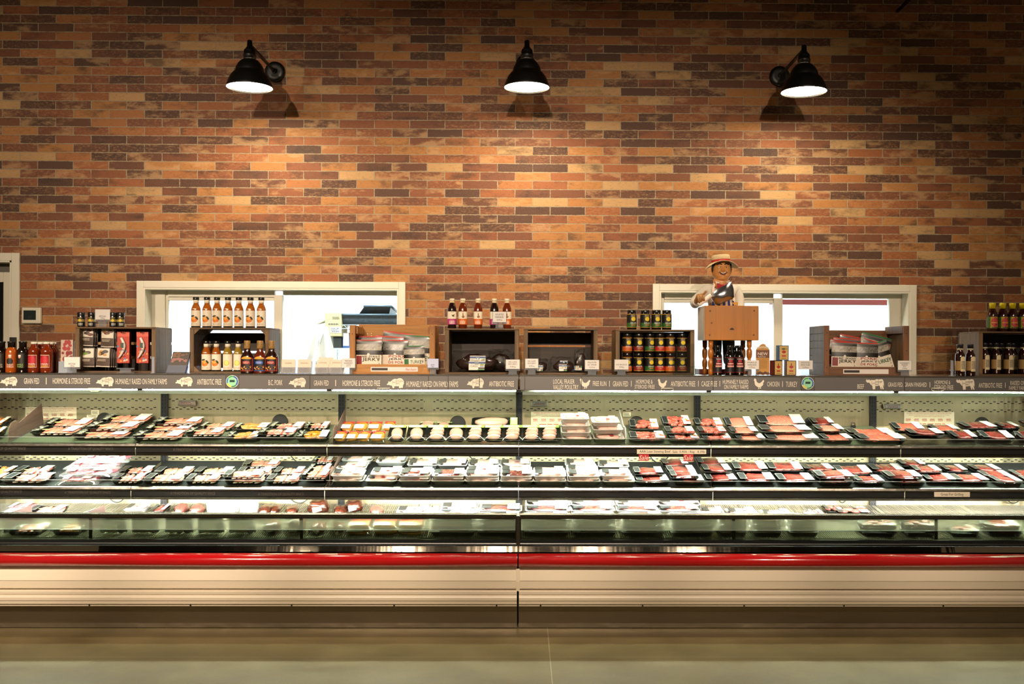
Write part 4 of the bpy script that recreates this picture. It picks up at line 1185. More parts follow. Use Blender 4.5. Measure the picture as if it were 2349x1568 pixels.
# goods on and in crate 1 -------------------------------------------------
zt1 = ZC + h1
G = 'spice jars on the left crate'
for i, (px, rz) in enumerate(((186.5, 0), (210.5, -.1), (260, .25), (277, .3))):
    place('spice_jar', spice_jar, px, YCR + .05, zt1, ('small black spice jar on the left crate, leftmost of four', 'small black spice jar on the left crate, just left of the price card', 'small black spice jar on the left crate, just right of the price card',
          'small black spice jar on the left crate, rightmost of four')[i], 'spice jar', G, rz, 730)

M_CLEAR = clear('#e8ecf2', .10, .06, .10)
M_CARD = mat('#d9d2cc', .6)
def price_card(px0, px1, py0, py1, pyb, lines, label, Y=6.455, zb=None, m=None):
    zb = ZC if zb is None else zb
    a, b = P(px0, py1, Y), P(px1, py0, Y); w, h = b.x - a.x, b.z - a.z; xm = (a.x + b.x) / 2
    r = thing('price_card', label, 'price card', (xm, Y, zb), 0, 'white price cards on clear stands')
    zc = a.z - zb
    MB().box(-w / 2, w / 2, -.001, .001, zc, zc + h).build('card', m or M_CARD, r)
    mb = MB().box(-w / 2 - .003, w / 2 + .003, -.004, .004, zc - .012, zc - .0005); mb.box(-w / 2 - .004, w / 2 + .004, .002, .0035, zc - .0005, zc + h + .002)
    mb.build('clear_frame', M_CLEAR, r)
    MB().extrude([(-.004, .003), (.003, .003), (.003, zc - .012), (-.004, zc - .012)], -w * .3, w * .3).box(-w * .34, w * .34, -.02, .03, 0, .003).build('stand', M_CLEAR, r)
    for i, (s, u0, u1, v0, v1) in enumerate(lines):
        mb = MB(); put_text(mb, s, -w / 2 + w * u0, -w / 2 + w * u1, zc + h * (1 - v1), zc + h * (1 - v0), -.0016); mb.build('lettering', M_INK, r)
    return r
L3 = lambda a, b, c: [(a, .18, .82, .16, .34), (b, .18, .82, .42, .6), (c, .3, .72, .70, .86)]
price_card(147.5, 183, 818.5, 841.5, 855, [('SPICE RUBS', .27, .73, .6, .75), ('3.59/ea', .36, .66, .8, .95)], 'white Spice Rubs price card in front of the left crate')
price_card(218.5, 252.5, 709.5, 732.5, 745, [('SPICE RUBS', .27, .73, .6, .76), ('7.99/ea', .36, .66, .8, .96)], 'white Spice Rubs price card standing on top of the left crate', YCR + .03, zt1)
price_card(784.5, 814.5, 821.5, 843, 857, [('MARINADE', .22, .78, .17, .36), ('INGREDIENT', .17, .83, .42, .61), ('LISTS', .34, .66, .66, .85)], 'white Marinade Ingredient Lists card beside the golden crate')
price_card(981, 1005.5, 822.5, 843, 858, [('JERKY', .28, .66, .62, .78), ('7.99/ea', .34, .6, .82, .95)], 'bluish Jerky price card at the right end of the golden crate', m=mat('#b9bfdc', .6))
price_card(1160.5, 1192, 824.5, 845.5, 858, L3('250G CLASSIC', 'BEEF JERKY', '19.99/ea'), 'white 250g beef jerky price card beside the big clear bag')
price_card(1205, 1234.5, 822.5, 844, 858, L3('100G CLASSIC', 'BEEF JERKY', '8.99/ea'), 'white 100g beef jerky price card at the left of the emptier crate')
price_card(1342, 1374, 825.5, 846.5, 860, L3('HIMALAYAN PINK', 'SALT GRINDER', '10.25/ea'), 'white Himalayan salt grinder price card right of the emptier crate')
price_card(1410, 1441.5, 824.5, 847, 860, [('ASSTD BBQ SAUCES', .1, .9, .44, .60), ('8.99/ea', .34, .68, .68, .83)], 'white barbecue sauces price card in front of the jar crate')
price_card(1709, 1741, 826, 846.5, 860, L3('MAUI', 'MARINADE', '9.99/ea'), 'white marinade price card beside the dark bottles under the block')
price_card(1831, 1864, 826.5, 846.5, 861, L3('ASSORTED', 'SPICE RUBS', '5.59/ea'), 'white assorted spice rubs price card left of the slatted crate')
price_card(2060, 2090.5, 827, 848, 861, [("McSWEENEY'S", .16, .84, .17, .32), ('ASSORTED', .26, .74, .36, .51), ('JERKY', .36, .64, .55, .70), ('17.99/ea', .32, .68, .76, .9)], 'white assorted jerky price card at the right of the slatted crate')
price_card(1130.5, 1161, 715, 738.5, 751, L3('ASSORTED', 'MARINADES', '8.99/ea'), 'white assorted marinades price card on top of the dark crate', YCR + .015, ZC + h3)

def packet(px0, px1, py0, py1, Y, tilt, label, pics, seed, group='spice packets hanging in the left crate'):
    a, b = P(px0, py1, Y), P(px1, py0, Y); w, h = b.x - a.x, b.z - a.z
    r = thing('spice_packet', label, 'spice packet', ((a.x + b.x) / 2, Y, a.z), 0, group); r.rotation_euler = (0, tilt, 0)
    MB().grid(lambda u, v: ((u - .5) * w, -.010 * math.sin(v * PI) * math.sin(u * PI) - .001, v * h), 6, 8).grid(lambda u, v: ((.5 - u) * w, .010 * math.sin(v * PI) * math.sin(u * PI) + .001, v * h), 6, 8).build('pouch', mat('#55453c', .45), r)
    f = lambda u, v: ((u - .5) * w, -.010 * math.sin(v * PI) * math.sin(u * PI) - .002, v * h)
    MB().grid(lambda u, v: f(.06 + .88 * u, .48 + .48 * v), 6, 6).build('photo_panel', mat('#d6ccb9', .5), r)
    rr = random.Random(seed); mb = MB()
    for i in range(pics[0]):
        cu, cv = rr.uniform(.25, .75), rr.uniform(.6, .85); s1, s2 = rr.uniform(.08, .24), rr.uniform(.05, .1)
        mb.grid(lambda u, v: tuple(x - (.0008 + .0002 * i if k == 1 else 0) for k, x in enumerate(f(cu + s1 * v * math.cos(2 * PI * u), cv + s2 * v * math.sin(2 * PI * u)))), 10, 2, i % 2)
    mb.build('food_picture', [mat(pics[1], .5), mat(pics[2], .5)], r)
    mb = MB(); fine_print(mb, -.4 * w, .3 * w, .28 * h, .42 * h, -.0125, 2, 0, seed); mb.build('print_lines', mat('#b8a892', .6), r)
    MB().box(-w / 2, w / 2, -.0022, .0008, 0, .006).build('edge_strip', mat('#cfc4b2', .5), r)
    return r
PK = ((5, '#3a1f14', '#6b3a20'), (5, '#4b2414', '#7d4a25'), (6, '#3f2a1c', '#6c8a3c'), (6, '#b88432', '#2c2622'))
YP0 = YCR + .06
for i, (x0, x1, y0, y1, tl, lb) in enumerate(((185, 214, 749.5, 793, .05, 'upper left'), (231, 262, 753, 796, .02, 'upper right'), (185, 217, 797, 841, .01, 'lower left'), (221, 252, 797, 841, .04, 'lower right'))):
    n = (2, 1, 1, 3)[i]
    packet(x0, x1, y0, y1, YP0, tl, 'front spice packet of the %s stack hanging in the left crate' % lb, PK[i], 10 + i)
    for k in range(n):
        packet(x0 + 5 + 5 * k, x1 + 5 + 5 * k, y0 + 2, y1, YP0 + .024 * (k + 1), tl, '%s spice packet in the %s stack in the left crate' % (('next', 'third', 'hindmost')[k], lb), PK[i], 10 + i)
    a = P((x0 + x1) / 2, y0 + 1, YP0)
    mb = MB().tube([(a.x - c1.location.x, .285, a.z - ZC + .006), (a.x - c1.location.x, .03, a.z - ZC + .006), (a.x - c1.location.x, .02, a.z - ZC + .012)], .0022, 6); mb.build('peg_hook', M_BLACK, c1)

def gadget(px0, px1, py0, py1, Y, label):
    a, b = P(px0, py1, Y), P(px1, py0, Y); w, h = b.x - a.x, b.z - a.z
    r = thing('meat_thermometer_pack', label, 'thermometer pack', ((a.x + b.x) / 2, Y, a.z), 0, 'carded meat thermometers in the left crate')
    MB().box(-w / 2, w / 2, 0, .002, 0, h).build('backing_card', mat('#b9402f', .5), r)
    mb = MB(); rr = random.Random(3)
    for i in range(26):
        x, z = rr.uniform(-.44, .40) * w, rr.uniform(.04, .62) * h; s = .09 * w
        k = mb.add([(x - s, -.0006 - i * 1e-5, z - s), (x + s, -.0006 - i * 1e-5, z - s * .6), (x + s * .8, -.0006 - i * 1e-5, z + s), (x - s * .7, -.0006 - i * 1e-5, z + s * .8)]); mb.face((k, k + 1, k + 2, k + 3), i % 4)
    mb.build('card_picture', [mat('#d98a2f', .5), mat('#8a2016', .5), mat('#c9bfa8', .5), mat('#5b7f9c', .5)], r)
    MB().box(-w * .5, w * .5, -.0008, 0, .84 * h, h).build('card_header', mat('#d8604a', .5), r)
    MB().box(-.16 * w, .2 * w, -.0016, -.0006, .945 * h, .965 * h).build('hang_slot', M_BLACK, r)
    mb = MB(); pts = []
    for i in range(12):
        t = i / 11; pts.append((-.30 * w + .42 * w * math.sin(PI * (1 - t) * .86) , -.012, .80 * h - .64 * h * t))
    mb.tube(pts, [.012 * (1 - .45 * abs(2 * i / 11 - .8)) for i in range(12)], 10); mb.build('thermometer', mat('#e2d9cf', .35), r)
    MB().box(-.10 * w, .14 * w, -.0262, -.024, .48 * h, .64 * h).build('display', mat('#4c5a4f', .3), r)
    mb = MB(); 
    for j in range(2): mb.lathe([(.003, 0), (.003, .002)], 8, M=Matrix.Translation(Vector((-.02 * w + j * .1 * w, -.024, .42 * h))) @ Matrix.Rotation(PI / 2, 4, 'X'))
    mb.build('button', mat('#7a3f45', .4), r)
    return r
for i, (a, b) in enumerate(((268.5, 297), (313, 340.5))):
    s = ('left', 'right')[i]
    gadget(a, b, 760, 832, YP0 + .01, 'front %s carded meat thermometer hanging in the left crate' % s)
    gadget(a + 4, b + 4, 761, 833, YP0 + .055, 'rear %s carded meat thermometer hanging in the left crate' % s)
    q = P((a + b) / 2, 763, YP0)
    MB().tube([(q.x - c1.location.x, .285, q.z - ZC), (q.x - c1.location.x, .03, q.z - ZC), (q.x - c1.location.x, .02, q.z - ZC + .006)], .0022, 6).build('peg_hook', M_BLACK, c1)
# clear label holder lying in the crate mouth and clear bracket at its right side
a, b = P(268, 848, 6.47), P(308, 843.5, 6.47)
tag(MB().box(a.x, b.x, 6.465, 6.475, ZC, ZC + .004).box(a.x + .02, b.x - .02, 6.468, 6.472, ZC + .004, b.z - .006).box(a.x, b.x, 6.463, 6.477, b.z - .008, b.z).build('empty_card_stand', M_CLEAR), 'empty clear card stand in front of the thermometer packs', 'card stand')
a, b = P(348, 856, 6.46), P(354, 818, 6.46)
tag(MB().box(a.x, b.x, 6.46, 6.463, ZC, b.z).box(a.x, b.x, 6.44, 6.48, ZC, ZC + .003).build('clear_bracket', clear('#aab4dc', .2, .1, .3)), 'narrow clear bracket at the right front of the left crate', 'bracket')

# leaflet holders ---------------------------------------------------------
def leaflet(px0, px1, py0, py1, Y, lean, label, mats, seed, holder=None, shear=0):
    a, b = P(px0, py1, Y), P(px1, py0, Y); w, h = b.x - a.x, b.z - ZC
    r = thing('leaflet_holder', label, 'leaflet holder', ((a.x + b.x) / 2, Y, ZC), 0)
    Mx = Matrix.Rotation(lean, 4, 'X'); Mx[0][2] = shear
    MB().box(-w / 2, w / 2, .004, .016, .004, h, M=Mx).build('leaflets', mat(mats[0], .5), r)
    rr = random.Random(seed); n = len(mats) - 2
    for i in range(n):
        z0, z1 = h * (1 - (i + 1) / n * mats[-1]), h * (1 - i / n * mats[-1]); mb = MB()
        for k in range(9):
            x, z = rr.uniform(-.4, .4) * w, rr.uniform(z0, z1); sx, sz = rr.uniform(.06, .2) * w, (z1 - z0) * rr.uniform(.1, .25)
            z = min(max(z, z0 + sz), z1 - sz)
            pts = [Mx @ Vector((max(-w / 2, min(w / 2, x + sx * math.cos(q))), .0034 - k * 1e-4, z + sz * math.sin(q))) for q in [2 * PI * j / 9 for j in range(9)]]
            q = mb.add(pts); mb.face([q + j for j in range(9)])
        mb.build('leaflet_picture', mat(mats[1 + i], .5), r)
    hm = holder or M_CLEAR
    hh = h * .34
    mb = MB().box(-w / 2 - .004, w / 2 + .004, -.012, -.009, 0, hh, M=Mx); mb.box(-w / 2 - .004, w / 2 + .004, .018, .021, 0, h * .95, M=Mx)
    mb.box(-w / 2 - .006, -w / 2 - .003, -.012, .021, 0, hh, M=Mx); mb.box(w / 2 + .003, w / 2 + .006, -.012, .021, 0, hh, M=Mx); mb.box(-w / 2 - .006, w / 2 + .006, -.016, .05, 0, .003)
    mb.build('holder', hm, r)
    return r
leaflet(138, 166, 779, 842, 6.53, -.03, 'tall food leaflet in a bluish holder beside the syrup jugs', ('#b8a090', '#9c2a2a', '#7d1f1a', '#3c2018', 1.0), 3, clear('#9fc4e8', .25, .1, .35))
leaflet(384, 424, 803, 856, 6.48, -.35, 'slanted recipe leaflet in a clear holder between the two left crates', ('#3a3128', '#6a4a30', '#8a5a52', .55), 8, clear('#cfd6ee', .2, .05, .12), .12)
for i, (x0, x1, y0, s) in enumerate(((645, 677, 823.5, 'leftmost'), (682, 713.5, 823.5, 'second'), (723.5, 753, 824, 'third'), (756, 786, 824, 'rightmost'))):
    Y = 6.47; a, b = P(x0, 857, Y), P(x1, y0, Y); w, h = b.x - a.x, b.z - ZC
    r = thing('ingredient_card_holder', '%s stack of printed ingredient cards in a clear holder before the left window' % s, 'card holder', ((a.x + b.x) / 2, Y, ZC), 0, 'ingredient cards before the window')
    Mx = Matrix.Rotation(-.12, 4, 'X')
    pm = mat('#dcc8b4', .65)
    MB().box(-w / 2, w / 2, .002, .006, .004, h if i < 2 else h * .68, M=Mx).build('card', pm, r)
    if i > 1: MB().box(-w / 2 + .008, w / 2 + .008, .009, .013, .004, h, M=Mx).build('card', pm, r)
    if i == 2: MB().box(-w / 2 + .016, w / 2 + .022, .016, .02, .004, h * 1.17, M=Mx).build('card', pm, r)
    mb = MB()
    if i < 2:
        fine_print(mb, -.3 * w, .3 * w, .68 * h, .8 * h, .0012, 2, 0, i, M=Mx, fill=.4); fine_print(mb, -.42 * w, .42 * w, .12 * h, .42 * h, .0012, 5, 0, i + 5, M=Mx, fill=.4)
    else:
        fine_print(mb, -.42 * w, .42 * w, .1 * h, .42 * h, .0012, 5, 0, i, M=Mx, fill=.4); fine_print(mb, -.36 * w, .42 * w, .72 * h, .84 * h, .0082, 2, 0, i, M=Mx, fill=.4)
    mb.build('print_lines', mat('#8a6f5c', .6), r)
    mb = MB().box(-w / 2 - .004, w / 2 + .004, -.010, -.007, 0, h * .45, M=Mx); mb.box(-w / 2 - .004, w / 2 + .004, .022, .025, 0, h * .9, M=Mx); mb.box(-w / 2 - .006, w / 2 + .006, -.012, .05, 0, .003)
    mb.build('holder', M_CLEAR, r)

# crate 2: orange sauce bottles ------------------------------------------
zt2 = ZC + h2
for i, px in enumerate((449.6, 475, 498, 523, 548, 574.5, 599.5)):
    place('orange', orange_bottle, px, YCR + .05, zt2, 'orange-fruit sauce bottle on the crate top, %s from the left of seven' % ORD[i], 'sauce bottle', 'orange sauce bottles on the crate', R0.uniform(-.08, .08), 715)
zi = ZC + .011
for px, Y, k, lb in ((473.5, YCR + .06, 0, 'orange-fruit sauce bottle inside the crate, front left corner'), (482, YCR + .15, 0, 'orange-fruit sauce bottle inside the crate, hidden behind the left two'), (496.5, YCR + .055, 0, 'orange-fruit sauce bottle inside the crate, second from its left side'),
                     (522.5, YCR + .06, 1, 'lemon-label sauce bottle inside the crate, left of two'), (546.5, YCR + .065, 1, 'lemon-label sauce bottle inside the crate, right of two beside the flasks')):
    place('lemon' if k else 'orange', (lambda: orange_bottle(True)) if k else orange_bottle, px, Y, zi, lb, 'sauce bottle', 'sauce bottles inside the window crate', R0.uniform(-.1, .1), 820)
for px, k, lb, Y in ((567, 'bbq', 'dark barbecue flask with red label, left of three by the crate', 6.475), (596.5, 'bbqb', 'dark barbecue flask with blue label in the middle of three', 6.485), (623, 'bbq', 'dark barbecue flask with red label, right of three beside the white cards', 6.47)):
    place(k, (lambda: bbq_flask(True, True)) if k == 'bbqb' else bbq_flask, px, Y, ZC, lb, 'barbecue sauce', 'barbecue flasks before the window crate', 0, 850)

# far left bottles and jugs ----------------------------------------------
place('hotdark', lambda: hot_sauce('#120805', '#c9bfa8', ('DADDY', 'SAUCE')), 3, 6.49, ZC, 'dark hot sauce bottle cut by the left picture edge', 'hot sauce', 'hot sauce bottles at the left', .1)
place('hotorange', lambda: hot_sauce('#a14a10', '#d9cdbd', ('DADDY', 'HINKLES')), 26.5, 6.475, ZC, 'orange hot sauce bottle with a portrait label', 'hot sauce', 'hot sauce bottles at the left', .25)
place('hotgreen', lambda: hot_sauce('#120805', '#8fae5c', ('APPLE', 'MAPLE')), 52.5, 6.49, ZC, 'dark hot sauce bottle with green lettering beside the syrup jugs', 'hot sauce', 'hot sauce bottles at the left', -.05)
for px, Y, lb in ((78.5, 6.50, 'amber syrup jug with red label, front left of the group'), (107, 6.49, 'amber syrup jug with red label, front right of the group'), (93, 6.585, 'amber syrup jug with white cap, behind the front left jug'),
                  (117, 6.575, 'amber syrup jug with white cap, behind the front right jug'), (122, 6.66, 'amber syrup jug with white cap, hindmost beside the leaflet')):
    place('jug', honey_jug, px, Y, ZC, lb, 'syrup jug', 'amber jugs with white caps', R0.uniform(-.05, .05))

# crate 3 ------------------------------------------------------------------
zt3 = ZC + h3
for px, k, lb in ((1037, 1, 'dark marinade bottle with pink label, leftmost on the dark crate'), (1061.5, 0, 'amber marinade bottle with orange label, beside the leftmost dark bottle'), (1096.7, 0, 'amber marinade bottle with orange label, standing alone in the middle'),
                  (1134, 1, 'dark marinade bottle with pink label half behind the price card'), (1163, 0, 'amber marinade bottle with orange label, right of the price card')):
    place('mar%d' % k, lambda: marinade(k), px, YCR + .055, zt3, lb, 'marinade', 'marinade bottles on the dark crate', R0.uniform(-.1, .1), 715)

M_FILM = clear('#f6f7f6', .07, .08)
def snack_bag(px0, px1, py0, py1, Y, label, dep=.10, rz=0, n=2, vertical=False, zb=None):
    zb = ZC + .011 if zb is None else zb
    a, b = P(px0, py1, Y), P(px1, py0, Y); w, h = b.x - a.x, b.z - zb
    r = thing('jerky_bag', label, 'jerky bag', ((a.x + b.x) / 2, Y, zb), rz, 'clear jerky bags in the dark crates')
    MB().blob((0, dep * .5, h * .42), (w * .40, dep * .36, h * .36), int(px0), .16, 12, 8).build('dried_meat', mat('#2b1712', .4, nz=.4), r)
    for i in range(n):
        z0 = h * (.10 + .24 * i); y = -.002 + .016 * i; lw = w * .30; x0 = -w * .16 + .006 * i
        lh = h * .42
        Mx = Matrix.Translation(Vector((x0 + lw * .5, y, z0))) @ (Matrix.Rotation(-PI / 2, 4, 'Y') @ Matrix.Translation(Vector((lw * .5, 0, 0))) if vertical else Matrix.Identity(4)) @ Matrix.Rotation(-.25, 4, 'X')
        lb = MB().box(-lw * .5, lw * .5, -.002, 0, 0, lh, M=Mx).build('label', mat('#d6cfc0', .5), r)
        MB().box(-lw * .5, lw * .5, -.003, -.002, lh * .72, lh * .90, M=Mx).build('blue_band', mat('#1f4f96', .5), lb)
        MB().box(-lw * .12, lw * .12, -.004, -.003, lh * .62, lh * .94, M=Mx).build('crest', mat('#7a8698', .5), lb)
        mb = MB(); put_text(mb, 'CLASSIC', -lw * .42, lw * .1, lh * .34, lh * .52, -.0032, M=Mx); mb.build('lettering', M_INK, lb)
        for j, c in enumerate(('#2f8a3c', '#d9a51e', '#3c7fc0')): MB().box(lw * .22, lw * .45, -.0032, -.002, lh * (.58 - .1 * j), lh * (.67 - .1 * j), M=Mx).build('colour_flash', mat(c, .5), lb)
        MB().box(lw * .1, lw * .5, -.0036, -.002, lh * .05, lh * .3, M=Mx).build('meat_picture', mat('#3a1c16', .5), lb)
        MB().box(lw * .08, lw * .5, -.004, -.002, .0, lh * .1, M=Mx).build('green_flash', mat('#2f8a2c', .5), lb)
    mb = MB()
    def bag(u, v, s):
        q = math.sin(PI * u) ** .5 * math.sin(PI * min(1, v * 1.0)) ** .5
        wr = .008 * mnoise.noise(Vector((u * 9, v * 9, px0 * .1 + s)))
        return ((u - .5) * w, dep * .5 + s * dep * .5 * q + s * wr * 1.4 - (.5 - v) * .0, h * v + wr)
    mb.grid(lambda u, v: bag(u, v, -1), 16, 12).grid(lambda u, v: bag(1 - u, v, 1), 16, 12)
    mb.build('clear_film', M_FILM, r)
    return r
snack_bag(1034, 1155, 803, 853, 6.57, 'large clear bag of jerky with white labels in the dark crate', .13)
snack_bag(1120, 1180, 800, 848, 6.70, 'second clear bag of jerky behind the large one', .08, n=0)
snack_bag(1216, 1262, 822, 852, 6.58, 'small clear jerky bag half hidden by the 100g price card', .07, n=1)
snack_bag(1262, 1322, 818, 852, 6.565, 'small clear jerky bag with two labels in the emptier crate', .07)
snack_bag(1318, 1352, 800, 852, 6.60, 'clear jerky bag standing upright with a sideways label', .05, .15, 1, True)

# crate 5: jars -------------------------------------------------------------
JK = {'o': ('#c4561f', 'SLOW SMOKE GOLD'), 'a': ('#7d1f1c', 'APPLE BUTTER'), 'g': ('#2c5c24', 'SUGAR & SPICE'), 'r': ('#b01f20', "ROCK'N RED")}
JN = {'o': 'orange-label', 'a': 'dark-red-label', 'g': 'green-label', 'r': 'bright-red-label'}
zt5 = ZC + h5
for i, (px, rz) in enumerate(((1449, .25), (1480, .3), (1505.7, .12), (1529.4, .2))):
    place('jar_g', lambda: sauce_jar(*JK['g']), px, YCR + .05, zt5, 'green-label sauce jar on top of the jar crate, %s from the left' % ORD[i], 'sauce jar', 'green sauce jars on the crate top', rz, 730)
zj = ZC + .011
cols_ = ((1438.5, 'o', .18), (1464.5, 'a', .1), (1490, 'g', .35), (1513.5, 'r', .05), (1537, 'o', .1), (1564, 'a', .05))
for row in (0, 1):
    seen = {}
    for i, (px, k, rz) in enumerate(cols_):
        place('jar_' + k, lambda: sauce_jar(*JK[k]), px, YCR + .055 + (.02 if i == 2 else 0), zj + row * .1305, '%s sauce jar in the %s layer of the jar crate, %s from the left' % (JN[k], ('bottom', 'upper')[row], ORD[i]), 'sauce jar', 'sauce jars stacked in the crate', rz + row * .1 - .05, 830)
# clear holder standing at its right end
Y = 6.46; a, b = P(1546, 861, Y), P(1597, 788, Y)
mb = MB().box(a.x, b.x, Y, Y + .003, ZC, Z(838, Y)); mb.box(a.x, a.x + .003, Y, Y + .06, ZC, Z(826, Y)).box(b.x - .003, b.x, Y, Y + .06, ZC, Z(826, Y)); mb.box(a.x, b.x, Y + .057, Y + .06, ZC, b.z); mb.box(a.x, b.x, Y, Y + .06, ZC, ZC + .003)
tag(mb.build('clear_leaflet_holder', clear('#f6f8f6', .05, .03)), 'empty clear leaflet holder at the right end of the jar crate', 'leaflet holder')

# ---------------------------------------------------------------- jerky packs and their crates
def jerky(kind):
    spec = {'beef': ('#a5302a', ('BEEF - DE BOEUF', 'JERKY'), M_INK, '#7a1c20'), 'pork': ('#b0382c', ('PORK', 'JERKY', 'DE PORC'), mat('#a8322a', .5), '#c9b8a4'), 'turkey': ('#2c6a40', ('TURKEY',), mat('#23633c', .5), '#2c6a40')}[kind]
    r = base('jerky_pack'); w, h, t = .168, .212, .014
    f = lambda u, v, e=0: ((u - .5) * w, -t * (math.sin(PI * u) * math.sin(PI * v)) ** .6 - e - .0015, v * h)
    MB().grid(f, 10, 12).grid(lambda u, v: ((.5 - u) * w, -f(u, v)[1], v * h), 10, 12).build('pouch', mat('#6a675f', .28, 0, .3), r)
    pt = lambda u0, u1, v0, v1, e, m, n: MB().grid(lambda u, v: f(u0 + (u1 - u0) * u, v0 + (v1 - v0) * v, e), 8, 5).build(n, m, r)
    pt(0, 1, .965, 1, .0006, mat(spec[0], .4), 'seal_strip')
    pt(0, 1, .86, .93, .0006, mat('#33312d', .35), 'dark_band')
    sc = pt(0, 1, .64, .86, .0006, mat('#8f897c', .4, nz=.6, nscale=45) if kind != 'pork' else mat('#5c5952', .3, nz=.9, nscale=90), 'scene_picture')
    pt(0, 1, .53, .67, .0009, mat('#14110d', .4), 'black_wave')
    pt(0, 1, .0, .55, .0006, mat('#d9cfbd', .5), 'white_panel')
    pt(.03, .24, .24, .5, .0012, mat(spec[3], .5), 'side_panel')
    mb = MB(); c = (.5, .545)
    mb.grid(lambda u, v: f(c[0] + .05 * v * math.cos(2 * PI * u), c[1] + .038 * v * math.sin(2 * PI * u), .0016), 14, 2); mb.build('round_seal', mat('#d4ccbc', .5), r)
    n = len(spec[1]); y = -t - .006
    for i, s in enumerate(spec[1]):
        if n == 3: z1, z0 = .52 - .09 * i, .52 - .09 * i - .07
        elif n == 2: z1, z0 = ((.505, .455), (.44, .32))[i]
        else: z1, z0 = .45, .33
        mb = MB(); put_text(mb, s, -.04 if n > 1 else -.03, .076, z0 * h, z1 * h, y); mb.build('lettering', M_INK if (n == 3 and i == 1) else spec[2], r)
    return r
def pack(kind, px, py, Y, tilt, roll, lean, label, sc=1.0):
    """bottom centre of a pack at a photographed point"""
    o = proto('jerky_' + kind, lambda: jerky(kind)); o.location = P(px, py, Y); o.rotation_euler = (lean, tilt, roll); o.scale = (sc, 1, sc); o.location.z = max(o.location.z, ZC + .011)
    tag(o, label, 'jerky pack', 'jerky packs standing in open crates'); return o

def open_crate(px0, px1, pyt, pyf, mats, label, Y=6.49, dep=.30, back_py=None, slat=False, side_h=None):
    x0, x1 = X(px0, Y), X(px1, Y); r = thing('open_crate', label, 'crate', ((x0 + x1) / 2, Y, ZC), 0, 'open crates of jerky'); w = x1 - x0
    mx, mz = mats[0], mats[1]; pm = (px0 + px1) / 2
    hs = P(pm, pyt, Y).z - ZC; hf = P(pm, pyf, Y).z - ZC; hb = P(pm, back_py or pyt, Y + dep).z - ZC
    a, b = -w / 2, w / 2; s = .036; t = .016
    for sx in (0, 1):
        xa = a if sx == 0 else b - s
        MB().box(xa, xa + s, 0, .022, 0, hs).build('front_post', mz, r, bev=.002)
        MB().box(xa, xa + s, dep - .022, dep, 0, hs).build('rear_post', mz, r, bev=.002)
        if slat:
            xo = a + .002 if sx == 0 else b - .014
            n = 5
            for i in range(n): MB().box(xo, xo + .012, .022, dep - .022, .035 + (hs - .085) * i / n, .035 + (hs - .085) * (i + 1) / n - .003).build('side_slat', mats[2], r)
            MB().box(xo + (.0125 if sx == 0 else -.0045), xo + (.0165 if sx == 0 else -.0005), .022, dep - .022, .03, hs - .05).build('side_lining', mats[2], r)
            MB().box(xa, xa + s * .7, .022, dep - .022, hs - .05, hs).build('side_rail', mats[2], r, bev=.002); MB().box(xa, xa + s * .7, .022, dep - .022, 0, .035).build('side_rail', mats[2], r, bev=.002)
        else:
            xo = a if sx == 0 else b - .014
            MB().box(xo, xo + .014, .022, dep - .022, 0, hs).build('side_panel', mats[2], r, bev=.001)
            MB().box(xa + (s if sx == 0 else -.012), xa + (s + .012 if sx == 0 else 0), .03, dep - .03, hs - .055, hs - .012).build('side_rail', mz, r)
        mb = MB()
        for z in ((.15, .82) if not slat else (.16, .85, .5)):
            mb.lathe([(.0035, 0), (.0035, .002)], 8, M=Matrix.Translation(Vector((xa + s / 2, .0005, hs * z))) @ Matrix.Rotation(PI / 2, 4, 'X'))
        mb.build('nail', M_BLACK, r)
    MB().box(a + s, b - s, .002, .002 + t, 0, hf).build('front_board', mx, r, bev=.002)
    MB().box(a + .01, b - .01, dep, dep + t, hb * .55, hb).build('back_board', mx, r, bev=.002)
    MB().box(a + .01, b - .01, dep, dep + t, 0, hb * .5).build('back_board', mx, r, bev=.002)
    MB().box(a + .014, b - .014, .018, dep, 0, .010).build('bottom_board', mx, r)
    return r, w, hf, hb
j1, jw, jf, jb = open_crate(801.5, 997.5, 745.5, 835, (W_GOLD, W_GOLDZ, W_GOLDY), 'golden open wooden crate of jerky packs under the left window', back_py=744)
j2, jw2, jf2, jb2 = open_crate(1890, 2085.5, 746.5, 841, (W_RED, W_REDZ, W_GREY), 'brown open crate with slatted sides, full of jerky packs', dep=.34, back_py=757.5, slat=True)
def strip_label(par, px0, px1, py0, py1, Y, txt=None):
    a, b = P(px0, py1, Y), P(px1, py0, Y); o = par.location
    lb = MB().box(a.x - o.x, b.x - o.x, Y - o.y - .0015, Y - o.y, a.z - o.z, b.z - o.z).build('paper_label', mat('#d8ccc4', .5), par)
    w, h = b.x - a.x, b.z - a.z; x, z, y = a.x - o.x, a.z - o.z, Y - o.y
    MB().box(x + .02 * w, x + .36 * w, y - .0022, y - .0015, z + .25 * h, z + .78 * h).build('black_block', mat('#1c1310', .5), lb)
    if txt:
        mb = MB(); put_text(mb, txt, x + .74 * w, x + .97 * w, z + .22 * h, z + .78 * h, y - .0024, shear=.25); mb.build('lettering', mat('#a8242a', .5), lb)
strip_label(j1, 850.5, 958.5, 841.5, 851.5, 6.4915, 'Meat Snacks'); strip_label(j2, 1934, 2038, 846.5, 857, 6.4915)
mb = MB()
for px, py in ((843, 765.5), (852, 764.5), (843, 770.5), (852, 769.5)):
    c = P(px, py, 6.79 - .001) - j1.location
    mb.lathe([(.003, 0), (.003, .002)], 8, M=Matrix.Translation(Vector((c.x, c.y, c.z))) @ Matrix.Rotation(PI / 2, 4, 'X'))
mb.build('staple', mat('#d8d0c0', .3, .8), j1)
bk = 'left jerky crate'
